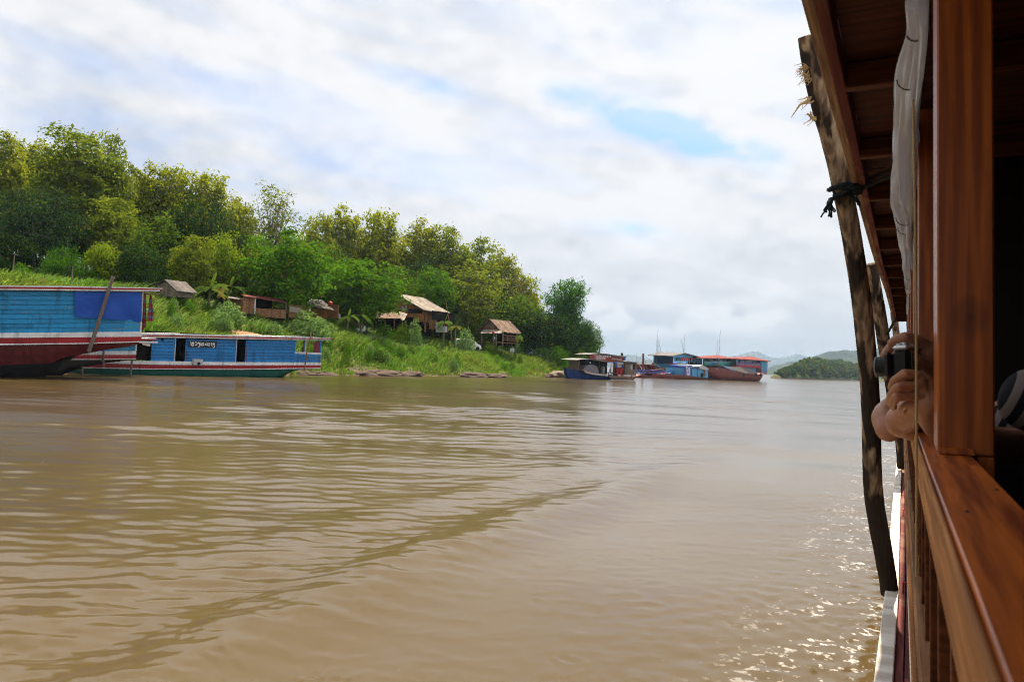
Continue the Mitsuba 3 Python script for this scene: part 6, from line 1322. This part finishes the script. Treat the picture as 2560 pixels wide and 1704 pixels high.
run('side_panel', rail_r, .003, .022, -1.12, -.603, 'weathered_white', -1.8, 17, 3.0, .003, .004, seed=7)
run('side_batten', rail_r, -.008, .002, -.70, -.64, 'bare_wood', -1.8, 17, 4.0, .002, .003, seed=8)
run('kick_board', rail_r, .03, .05, -1.36, -1.12, 'fascia_red', -1.8, 17, 4.0, seed=9)
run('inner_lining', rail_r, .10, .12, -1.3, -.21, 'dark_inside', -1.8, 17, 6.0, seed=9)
for k in range(60):
    s = -1.4 + .30 * k; b = float(rail_r(s)); part(tour, 'baluster', MB().cbox(b + .016, b + .042, s, s + .032, -.552, -.205, .002), 'beam_wood', BOAT, tone=float(g.uniform()))
run('gunwale', gun_r, 0, .074, -1.35, -1.30, 'weathered_white', -1.8, 18, 1.7, .004, .003, seed=10)
run('deck_board', gun_r, .076, .112, -1.372, -1.335, 'deck_red', -1.8, 18, 2.4, .002, .003, seed=11)
run('deck_board', gun_r, .117, .16, -1.372, -1.337, 'deck_red', -1.8, 18, 2.9, .002, .003, seed=12)
run('hull_plank', gun_r, .01, .05, -1.62, -1.352, 'red_paint', -1.8, 18, 3.5, .004, .003, seed=13)
run('hull_plank', gun_r, .03, .07, -2.6, -1.622, 'maroon_paint', -1.8, 18, 4.5, .004, .003, seed=15)
# the rest of the cabin, closed and unlit
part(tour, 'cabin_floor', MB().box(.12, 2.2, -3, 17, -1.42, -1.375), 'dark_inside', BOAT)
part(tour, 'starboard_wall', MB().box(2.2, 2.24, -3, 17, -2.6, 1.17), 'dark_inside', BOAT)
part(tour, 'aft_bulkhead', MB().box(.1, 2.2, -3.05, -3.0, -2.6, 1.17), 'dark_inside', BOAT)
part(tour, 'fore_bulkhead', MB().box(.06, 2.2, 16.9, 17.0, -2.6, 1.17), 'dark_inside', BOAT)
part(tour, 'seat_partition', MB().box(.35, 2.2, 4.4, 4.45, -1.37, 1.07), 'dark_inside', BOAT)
run('wall_plate', rail_r, .026, .10, .99, 1.07, 'roof_wood', -1.8, 17, 4.5, .004, .003, seed=16)
POSTS = [(1.565, .0535, .1105), (3.22, .0500, .1040), (4.86, .0500, .104), (6.5, .048, .102), (8.15, .047, .10), (9.8, .046, .10), (11.4, .046, .10), (-.2, .062, .12)]
for i, (s, r0, r1) in enumerate(POSTS):
    part(tour, 'post', MB().cbox(r0, r1 + .029, s, s + .19, -.1295, .989, .003), 'varnish_post', BOAT, tone=(.55, .25, .9, .5, .4, .6, .5, .5)[i])
    part(tour, 'post_backing', MB().cbox(r1 + .003, r1 + .029, s + .001, s + .16, -1.2, -.131, .002), 'varnish_post', BOAT, tone=.3)
    part(tour, 'post_base_trim', MB().cbox(r0 + .002, r1 - .001, s - .006, s - .0005, -.129, -.118, .001), 'varnish_rail', BOAT, tone=.9) if i == 0 else None
for s, r_, t_ in ((1.50, .062, -.1295), (1.535, .10, -.1295), (.9, .05, -.1295), (.62, .09, -.1295), (1.1, .095, -.1295)):
    b = float(rail_r(s)); part(tour, 'nail_head', MB().rod([b + r_ - .026, s, t_ - .001], [b + r_ - .026, s, t_ + .0008], .0022, 8), 'rubber', BOAT)
for s in (5.55, 8.6):
    b = float(gun_r(s)); mb = MB().tube([[b + .10, s, -1.335], [b + .10, s, -1.27], [b + .155, s, -1.265]], .006, 6); part(tour, 'deck_hook', mb, 'bright_red', BOAT, smooth=50)
for k in range(7): s = 4.3 + 1.3 * k; b = float(gun_r(s)); part(tour, 'deck_bolt', MB().rod([b + .15, s, -1.337], [b + .15, s, -1.325], .012, 8), 'rubber', BOAT)

# rough log poles tied outside the boat
def bark_fn(p, n, uv):
    q = boat_xyz(p); a = fbm(q[0] * 46, q[1] * 46, q[2] * 7.0, 5); b = fbm(q[0] * 12 + 3, q[1] * 12, q[2] * 3.2, 4); c = fbm(q[0] * 90, q[1] * 90, q[2] * 16, 3)
    col = mix((0.12, 0.075, 0.045), (0.34, 0.24, 0.15), smoothstep(0.3, 0.7, a)); col = mix(col, (0.028, 0.018, 0.013), smoothstep(0.46, 0.58, b + 0.16 * smoothstep(0.9, -0.6, q[2])))
    return col * (0.65 + 0.7 * c)
bsdf('log_bark', {'type': 'twosided', 'bsdf': {'type': 'bumpmap', 'arbitrary': mikit.proc(lambda p, n, uv: (lambda q: 0.022 * fbm(q[0] * 70, q[1] * 70, q[2] * 9, 4))(boat_xyz(p)), eps=2e-3), 'scale': 1.0, 'bsdf': {'type': 'principled', 'base_color': mikit.proc(bark_fn), 'roughness': 0.85, 'specular': 0.25}}})
def log(name, label, px, z0, z1, w, seed, n=60):
    p = np.array(px, float); sm = np.linspace(0, 1, n); u = np.linspace(0, 1, len(p)); tt = np.concatenate([[0], np.cumsum(np.hypot(*np.diff(p, axis=0).T))]); tt /= tt[-1]
    xs, ys = np.interp(sm, tt, p[:, 0]), np.interp(sm, tt, p[:, 1])
    k = np.ones(7) / 7; xs[3:-3] = np.convolve(xs, k, 'valid')
    pts = np.array([at_depth(x, y, z0 + (z1 - z0) * q_) for x, y, q_ in zip(xs, ys, sm)])
    rad = np.interp(sm, np.linspace(0, 1, len(w)), w); m = MB().tube(pts, rad, 20); v, f = m.arr()
    d = meshkit.fbm(v * np.array([9, 9, 3.0]) + seed, 4, seed) - .5
    ax = np.array([pts[np.argmin(np.linalg.norm(pts - q_, axis=1))] for q_ in v]); v = v + unit(v - ax) * (d * .30 * rad.mean())[:, None]
    k_ = thing(name, label, 'pole'); part(k_, 'log', (v, f), 'log_bark', smooth=50); return k_, pts, rad
lg1, lp1, lr1 = log('log_pole', 'long rough bark-covered log pole standing outside the boat, the nearest one', [(2017, 92), (2026, 153), (2041, 229), (2058, 285), (2072, 328), (2091, 403), (2106, 465), (2126, 570), (2146, 692), (2162, 832), (2172, 915), (2178, 1040), (2179, 1150), (2180, 1205), (2185, 1258), (2192, 1300), (2201, 1345), (2213, 1404), (2221, 1455), (2224, 1484)], 4.45, 4.88, [.049, .052, .053, .054, .052, .053, .054, .056, .053], 5)
lg2, lp2, lr2 = log('log_pole', 'second log pole farther along the boat, behind the nearest one', [(2180, 659), (2188, 720), (2200, 790), (2210, 860), (2228, 960), (2245, 1050), (2254, 1105), (2258, 1168)], 10.6, 11.2, [.075, .085, .08, .075], 6, 40)
lg3, lp3, lr3 = log('log_pole', 'third and thinnest log pole far along the boat edge', [(2234, 780), (2240, 820), (2244, 870), (2247, 930), (2251, 1010), (2252, 1092)], 17, 17.4, [.07, .075, .07], 7, 30)
# fibres torn off the top of the first pole
g = np.random.default_rng(95); fb_m = MB()
for (x, y, n_, l_) in ((2012, 168, 16, 30), (2018, 190, 12, 26), (2020, 250, 10, 26), (2028, 285, 5, 22)):
    for k in range(n_):
        a = at_depth(x + g.uniform(-3, 16), y + g.uniform(-9, 9), 4.45); b = at_depth(x - l_ * g.uniform(.2, 1.0), y + g.uniform(-5, 32), 4.42); m = (a + b) / 2 + g.normal(size=3) * .012
        fb_m.tube([a, m, b], [.003, .0025, .0012], 4)
fb_m.tube([at_depth(2024, 248, 4.43), at_depth(2000, 262, 4.4), at_depth(1978, 294, 4.4)], [.007, .006, .002], 5); fb_m.tube([at_depth(2038, 300, 4.43), at_depth(2018, 284, 4.4)], [.012, .004], 5)
part(lg1, 'torn_fibres', fb_m, 'straw', WORLD, kind='stuff'); flat('straw', (0.38, 0.26, 0.12), .9)
# rope tying the pole to the roof edge
rp = thing('rope', 'dark frayed rope tying the nearest log pole to the roof edge', 'rope')
def rope_run(name, pts, r=.012, twist=True):
    p = np.asarray(pts, float); t_ = np.linspace(0, 1, len(p)); s_ = np.linspace(0, 1, max(24, 10 * len(p))); q_ = np.stack([np.interp(s_, t_, p[:, k]) for k in range(3)], 1)
    kk = np.ones(5) / 5
    for c_ in range(3): q_[2:-2, c_] = np.convolve(q_[:, c_], kk, 'valid')
    L_ = np.concatenate([[0], np.cumsum(np.linalg.norm(np.diff(q_, axis=0), axis=1))]); mb = MB()
    for ph in range(3):
        an = L_ / .018 + ph * 2.1; off = np.stack([np.cos(an), .3 * np.sin(an), np.sin(an)], 1) * r * .5; mb.tube(q_ + off, r * .62, 5)
    return part(rp, name, mb, 'dark_rope', smooth=60)
flat('dark_rope', (0.018, 0.022, 0.026), .9, .2)
def around(cx, cy, z, rw, tilt, sq=1.0):
    c_ = at_depth(cx, cy, z); an = np.linspace(0, 2 * np.pi, 25); return [c_ + R * rw * math.cos(a) + FW * rw * math.sin(a) + U * tilt * math.cos(a) for a in an]
zc = 4.56
rope_run('loop', around(2103, 468, zc, .068, .012)); rope_run('loop', around(2107, 489, zc, .068, .022))
for k, (p0, p1) in enumerate((((2078, 470), (2140, 458)), ((2078, 470), (2145, 476)), ((2083, 492), (2150, 470)), ((2100, 462), (2152, 482)), ((2120, 455), (2158, 470)))):
    rope_run('lashing', [at_depth(*p0, zc - .07), at_depth((p0[0] + p1[0]) / 2, (p0[1] + p1[1]) / 2 - 3, zc - .09), at_depth(*p1, zc - .04)])
for k in range(4): rope_run('knot', [at_depth(2135 + 6 * k, 455 + 4 * k, zc - .06), at_depth(2148 - 5 * k, 470, zc - .10), at_depth(2138 + 4 * k, 488 - 3 * k, zc - .06), at_depth(2130 + 8 * k, 462, zc - .09)], .014)
rope_run('lead', [at_depth(2150, 462, zc - .03), at_depth(2190, 440, zc - .2), at_depth(2236, 420, zc - .5)], .011); rope_run('lead', [at_depth(2150, 474, zc - .03), at_depth(2190, 455, zc - .2), at_depth(2236, 434, zc - .5)], .011)
rope_run('tail', [at_depth(2120, 485, zc - .07), at_depth(2142, 498, zc - .07), at_depth(2148, 512, zc - .06)], .011)
g = np.random.default_rng(97)
for k in range(13): rope_run('frayed_end', [at_depth(2084, 494, zc - .075), at_depth(2072 + g.uniform(-5, 8), 508 + g.uniform(-3, 5), zc - .08 + g.uniform(-.02, .02)), at_depth(2052 + g.uniform(-3, 38), 524 + g.uniform(0, 20), zc - .08 + g.uniform(-.03, .03))], .0045)
rope_run('brace', [at_depth(2212, 845, 10.9), at_depth(2226, 820, 10.5), at_depth(2240, 795, 10.2)], .016)

# rolled-up clear plastic rain curtain hanging under the roof edge
curt = [(2291, 10, 21), (2294, 80, 17), (2279, 170, 24), (2268, 240, 24), (2263, 306, 25), (2259, 420, 26), (2258, 480, 25), (2263, 530, 19), (2263, 560, 15), (2265, 600, 15), (2269, 650, 13), (2274, 690, 9), (2274, 720, 8), (2276, 770, 7), (2278, 815, 5)]
sv = np.array([2.1, 2.25, 2.5, 2.8, 3.1, 3.75, 4.2, 4.7, 5.0, 5.5, 6.4, 7.4, 8.4, 10.2, 13.0]); ns = 150; sl = np.linspace(0, 1, ns) ** 1.6 * (sv[-1] - sv[0]) + sv[0]
cx, cy, cw = (np.interp(sl, sv, [c_[k] for c_ in curt]) for k in range(3)); zd = sl * (FB @ FW) * 0.97
for a_ in (cx, cy, cw): a_[2:-2] = np.convolve(a_, np.ones(5) / 5, 'valid')
na = 40; an = np.arange(na) * 2 * np.pi / na; cv = []
for i in range(ns):
    c0 = at_depth(cx[i], cy[i], zd[i]); r_ = cw[i] * zd[i] / F
    fo = 1 + .27 * np.sin(3 * an + 2.2 * sl[i]) + .17 * np.sin(7 * an - 3.1 * sl[i] + 1) + .09 * np.sin(13 * an + 5 * sl[i])
    hz = 1.25
    cv.append(c0 + np.outer(np.cos(an) * fo * r_, RB) + np.outer(np.sin(an) * fo * r_ * hz, UB))
mbc = MB().loft(cv, True); ck = thing('rain_curtain', 'rolled-up clear plastic rain curtain sagging under the roof edge', 'curtain')
bsdf('clear_plastic', {'type': 'principledthin', 'base_color': rgb((0.84, 0.83, 0.87)), 'roughness': 0.10, 'spec_trans': 0.30, 'diff_trans': 1.15, 'eta': 1.45})
part(ck, 'sheet', mbc, 'clear_plastic', smooth=True)
cs = [at_depth(cx[i] - cw[i] * .2, cy[i], zd[i]) + RB * cw[i] * zd[i] / F * .9 for i in range(ns)]
part(ck, 'inner_fold', MB().loft([[p_ + np.array(RB) * .012 * math.cos(a) + UB * (.05 * (cw[i] / 25 + .4)) * math.sin(a) for a in an[::4]] for i, p_ in enumerate(cs)]), 'clear_plastic', smooth=True)
for i_s in (2.27, 2.62, 4.75, 5.05, 7.3, 8.1, 9.6):
    i = int(np.argmin(abs(sl - i_s))); c0 = at_depth(cx[i], cy[i], zd[i]); r_ = cw[i] * zd[i] / F * 1.22
    part(ck, 'tie_cord', MB().tube([c0 + RB * r_ * math.cos(a) + UB * r_ * 1.3 * math.sin(a) + FB * .03 * math.sin(a) for a in np.linspace(0, 2 * np.pi, 19)], .0022, 5), 'cord_dark'); part(ck, 'tie_hanger', MB().rod(c0 + UB * r_, c0 + UB * (r_ + .25), .004, 5), 'cord_dark')
flat('cord_dark', (0.05, 0.03, 0.035), .8)
a, b = at_depth(2283, 250, 1.30), at_depth(2291.5, 1440, 1.36)
put('curtain_cord', MB().tube([a, at_depth(2288, 520, 1.31), at_depth(2291, 850, 1.33), b], .0021, 6), 'straw', smooth=60, label='thin tan cord hanging straight down beside the nearest post', cat='cord')

# ---------------------------------------------------------------- the passenger with the camera
def skin_fn(p, n, uv):
    return mix((0.27, 0.115, 0.062), (0.37, 0.17, 0.10), fbm(p.x * 60, p.y * 60, p.z * 60, 3))
flat('skin', mikit.proc(skin_fn), .48, .35)
def body_from(bones_, fine=.006, smooth_it=12):
    acc = None
    for pts in bones_:
        for (c0, r0), (c1, r1) in zip(pts, pts[1:]):
            h_ = m3.Manifold.batch_hull([m3.Manifold.sphere(r0, 20).translate(tuple(map(float, c0))), m3.Manifold.sphere(r1, 20).translate(tuple(map(float, c1)))]); acc = h_ if acc is None else acc + h_
    acc = acc.refine_to_length(fine); mm = acc.to_mesh(); t_ = trimesh.Trimesh(mm.vert_properties[:, :3], mm.tri_verts); trimesh.smoothing.filter_taubin(t_, .5, -.52, smooth_it); return t_
K = lambda x, y, z: at_depth(x, y, z)
zc_ = 1.62
man = thing('person', 'passenger in a striped shirt leaning over the rail and holding a black camera', 'person')
# left hand, nearer, under the lens: knuckles, three bent fingers in view, the fourth tucked behind, thumb on the far side
wrist = K(2345, 1062, zc_ + .04)
knu = [K(2296, 938, zc_), K(2303, 962, zc_ - .005), K(2300, 988, zc_ - .005), K(2298, 1010, zc_)]
palm = [(wrist, .031), (K(2318, 1010, zc_ + .01), .034), (K(2308, 975, zc_ + .016), .026)]
fing = [[knu[0], K(2262, 934, zc_ - .01), K(2236, 952, zc_ + .015), K(2229, 968, zc_ + .04)],
        [knu[1], K(2246, 967, zc_ - .015), K(2228, 988, zc_ + .01), K(2225, 1006, zc_ + .035)],
        [knu[2], K(2240, 992, zc_ - .012), K(2232, 1008, zc_ + .008), K(2234, 1018, zc_ + .025)],
        [knu[3], K(2264, 1012, zc_ + .01), K(2256, 1022, zc_ + .03), K(2260, 1028, zc_ + .045)]]
fr0 = [.0100, .0096, .0090, .0081]; bl = [palm]
for f_, r_ in zip(fing, fr0): bl.append([(palm[1][0], .018), (f_[0], r_ * 1.12), (f_[1], r_ * 1.02), (f_[2], r_ * .94), (f_[3], r_ * .82)])
bl.append([(K(2322, 1015, zc_ + .035), .02), (K(2290, 975, zc_ + .065), .0135), (K(2262, 950, zc_ + .075), .012), (K(2246, 938, zc_ + .075), .010)])
elbowL = K(2560, 1116, 1.90); sho = K(2560, 985, 2.08)
bl.append([(wrist, .030), (K(2400, 1085, zc_ + .10), .036), (K(2490, 1110, 1.82), .041), (elbowL, .043), (K(2640, 1110, 2.05), .047), (K(2640, 1010, 2.12), .06)])
part(man, 'left_arm', body_from(bl, .0030, 5), 'skin', smooth=True)
# right hand, farther, on top of the camera: index finger arched on the release, middle finger round the grip, thumb on the back
zr = 1.70; wr2 = K(2338, 942, zr + .06)
bl = [[(wr2, .028), (K(2326, 905, zr + .03), .032), (K(2312, 880, zr + .02), .027)]]
bl.append([(K(2312, 872, zr + .02), .022), (K(2293, 850, zr), .0125), (K(2262, 842, zr - .01), .0112), (K(2240, 848, zr), .0100), (K(2228, 857, zr + .005), .0086)])
bl.append([(K(2312, 880, zr + .03), .022), (K(2292, 862, zr + .05), .012), (K(2246, 856, zr + .06), .0112), (K(2226, 868, zr + .06), .0105), (K(2211, 888, zr + .05), .0092)])
bl.append([(K(2312, 895, zr + .05), .02), (K(2284, 880, zr + .08), .0115), (K(2244, 880, zr + .085), .0105), (K(2228, 900, zr + .08), .009)])
bl.append([(K(2312, 905, zr + .05), .02), (K(2286, 895, zr + .09), .0105), (K(2256, 896, zr + .095), .0095), (K(2240, 910, zr + .09), .008)])
bl.append([(K(2322, 925, zr - .005), .02), (K(2300, 905, zr - .035), .0128), (K(2282, 892, zr - .045), .0118), (K(2267, 881, zr - .045), .0100)])
elbR = K(2258, 1052, 1.98)
bl.append([(wr2, .028), (K(2318, 985, zr + .14), .034), (K(2282, 1030, 1.93), .038), (elbR, .037), (K(2250, 1060, 2.0), .034)])
bl.append([(elbR, .042), (K(2330, 1075, 2.16), .046), (K(2480, 1065, 2.32), .052), (K(2590, 1000, 2.42), .06)])
part(man, 'right_arm', body_from(bl, .0030, 5), 'skin', smooth=True)
# fingernails in view
def nail(c0, c1, r, nm):
    c0, c1 = np.array(c0), np.array(c1); d = unit(c1 - c0); n_ = unit(-FW + .5 * U - d * ((-FW + .5 * U) @ d)); s_ = np.cross(d, n_); m = trimesh.creation.icosphere(2, 1.0); v = np.array(m.vertices)
    part(man, nm, (c1 - d * r * .2 + n_ * r * .72 + v[:, :1] * d * r * .75 + v[:, 1:2] * s_ * r * .6 + v[:, 2:] * n_ * r * .22, m.faces), 'nail', smooth=True)
flat('nail', (0.55, 0.32, 0.26), .3, .5)
nail(K(2282, 892, zr - .045), K(2268, 881.5, zr - .045), .010, 'thumbnail')
# trunk behind the rail, shirt with stripes, head turned to the river
t0 = BOAT.w([.52, 2.42, -.62]); t1 = BOAT.w([.47, 2.34, -.12]); shL, shR = BOAT.w([.265, 2.12, -.040]), BOAT.w([.46, 2.64, -.07]); nk = BOAT.w([.48, 2.32, .05]); hd = BOAT.w([.47, 2.30, .18])
trunk = body_from([[(t0, .15), (t1, .145), (nk, .055)], [(t1, .13), (shL, .072)], [(t1, .13), (shR, .075)], [(shL, .072), (BOAT.w([.25, 2.09, -.052]), .062)], [(shR, .072), (BOAT.w([.25, 2.62, -.13]), .062)]], .012, 6)
def stripe_fn(p, n, uv):
    q = boat_xyz(p); w = dr.sin((q[0] - 0.45 * q[2] + 0.05 * q[1]) * 170.0 + 0.8); return mix((0.008, 0.009, 0.012), (0.17, 0.135, 0.125), smoothstep(-0.05, 0.1, w))
flat('striped_shirt', mikit.proc(stripe_fn), .85, .15)
part(man, 'shirt', trunk, 'striped_shirt', smooth=True)
part(man, 'head', body_from([[(nk, .052), (hd - UB * .05, .062), (hd, .082)], [(hd - FB * .02 - RB * .035 - UB * .055, .045), (hd + UB * .03, .088)], [(hd - RB * .085 - UB * .01, .012), (hd - RB * .098 - UB * .03, .015)], [(hd + FB * .084, .015), (hd + FB * .084 - UB * .035, .012)], [(hd - FB * .084, .015), (hd - FB * .084 - UB * .035, .012)]], .008, 6), 'skin', smooth=True)
part(man, 'hair', body_from([[(hd + RB * .02 + UB * .035, .088), (hd + UB * .055 - RB * .02, .078)], [(hd + RB * .03 - UB * .03, .075), (hd + RB * .02 + UB * .03, .086)]], .01, 5), 'black_paint', smooth=True)
part(man, 'trousers', body_from([[(t0 - UB * .08, .155), (BOAT.w([.30, 2.28, -.85]), .11), (BOAT.w([.2, 2.15, -.88]), .085), (BOAT.w([.2, 2.12, -1.28]), .06)], [(t0 - UB * .08, .155), (BOAT.w([.32, 2.6, -.85]), .11), (BOAT.w([.2, 2.65, -.88]), .085), (BOAT.w([.2, 2.64, -1.28]), .06)]], .014, 5), 'mid_grey', smooth=True)
for s_, tag_ in ((-1, 'eye'), (1, 'eye')):
    e_ = hd - RB * .078 + FB * .032 * s_ + UB * .012; m = trimesh.creation.icosphere(2, .011); m.vertices += e_; part(man, 'eye', m, 'plain_white', smooth=True)
# neighbour farther along, bare elbow on the rail
man2 = thing('person', 'second passenger farther along, only a bare elbow showing between pole and hands', 'person')
e2 = K(2222, 1072, 2.55); bl = [[(e2, .043), (K(2235, 1060, 2.6), .046), (K(2275, 1035, 2.72), .055), (K(2330, 990, 2.95), .06)], [(e2, .041), (K(2212, 1045, 2.6), .043), (K(2216, 1032, 2.66), .041), (K(2262, 985, 2.9), .034), (K(2290, 960, 2.95), .03)], [(K(2290, 960, 2.95), .03), (K(2300, 950, 2.96), .036)]]
for k in range(4): bl.append([(K(2300, 950, 2.96), .02), (K(2312 + 4 * k, 940 - 3 * k, 2.97 + .02 * k), .010), (K(2322 + 3 * k, 938, 3.0 + .02 * k), .009)])
bl.append([(K(2298, 955, 2.96), .02), (K(2296, 938, 2.93), .012), (K(2304, 930, 2.94), .010)])
part(man2, 'arm', body_from(bl, .008, 8), 'skin', smooth=True)
p0, p1 = BOAT.w([.66, 3.45, -.62]), BOAT.w([.62, 3.4, -.14]); n2, h2_ = BOAT.w([.62, 3.4, .04]), BOAT.w([.60, 3.4, .17]); sL = BOAT.w([.40, 3.3, -.08])
part(man2, 'shirt', body_from([[(p0, .15), (p1, .14), (n2, .055)], [(p1, .12), (sL, .075)]], .014, 5), 'mid_grey', smooth=True)
part(man2, 'head', body_from([[(n2, .05), (h2_ - UB * .05, .062), (h2_, .085)], [(h2_ - RB * .08, .014), (h2_ - RB * .095 - UB * .03, .016)]], .01, 5), 'skin', smooth=True)
part(man2, 'hair', body_from([[(h2_ + RB * .02 + UB * .035, .09), (h2_ + UB * .055, .08)]], .012, 4), 'black_paint', smooth=True)

# the camera: its lens points out over the river, to the left and slightly towards us
cam = thing('photo_camera', 'small black camera with a silver top plate held in both hands', 'camera')
zk = 1.665
ax = unit(K(2190, 916, zk + .050) - K(2262, 912, zk + .012)); up = unit(U - (U @ ax) * ax + .06 * R); sd = np.cross(ax, up)
CF = Frame(K(2262, 910, zk + .012), sd, ax, up)       # x across the camera, y along the lens, z up
part(cam, 'body', MB().cbox(-.055, .055, -.022, .012, -.030, .028, .007), 'camera_black', CF, smooth=30)
flat('camera_black', (0.006, 0.006, 0.007), .5, .25); flat('camera_silver', (0.55, 0.55, 0.57), .3, .5, metallic=.6)
part(cam, 'top_plate', MB().cbox(-.054, .054, -.020, .010, .0285, .038, .004), 'camera_silver', CF, smooth=30)
part(cam, 'grip', MB().cbox(-.058, -.034, .0125, .026, -.028, .026, .006), 'camera_black', CF, smooth=30)
def cyl(y0, y1, r, mat, name): part(cam, name, MB().rod([.012, y0, -.002], [.012, y1, -.002], r, 28), mat, CF, smooth=40)
cyl(.0125, .018, .0265, 'mid_grey', 'lens_mount'); cyl(.018, .034, .0235, 'camera_black', 'lens_barrel'); cyl(.0345, .058, .0215, 'camera_black', 'zoom_ring'); cyl(.0582, .061, .0222, 'mid_grey', 'lens_rim'); cyl(.0612, .0625, .0175, 'window_glass', 'lens_glass')
part(cam, 'shutter_button', MB().rod([-.04, .0, .0385], [-.04, .0, .042], .006, 14), 'camera_silver', CF, smooth=40); part(cam, 'mode_dial', MB().rod([-.018, -.004, .0385], [-.018, -.004, .045], .009, 16), 'camera_silver', CF, smooth=40)
part(cam, 'screen', MB().box(-.04, .028, -.0245, -.0222, -.022, .022), 'window_glass', CF)
s_a, s_b = CF.w([.057, 0, .03]), K(2348, 930, 1.75)
part(cam, 'strap', MB().tube([s_a, (s_a + s_b) / 2 - UB * .04, K(2325, 945, 1.72), s_b], .004, 6), 'rubber', smooth=60)

# ---------------------------------------------------------------- haze over the whole place
scene['clear_air'] = {'type': 'null'}
scene['haze'] = {'type': 'cube', 'to_world': T().translate([0, 4000, 110.5]).scale([9500, 5500, 114.5]), 'bsdf': {'type': 'ref', 'id': 'clear_air'}, 'interior': {'type': 'ref', 'id': 'air'}}
say('haze', 'thin bluish haze over the river and the hills', 'haze', kind='stuff')
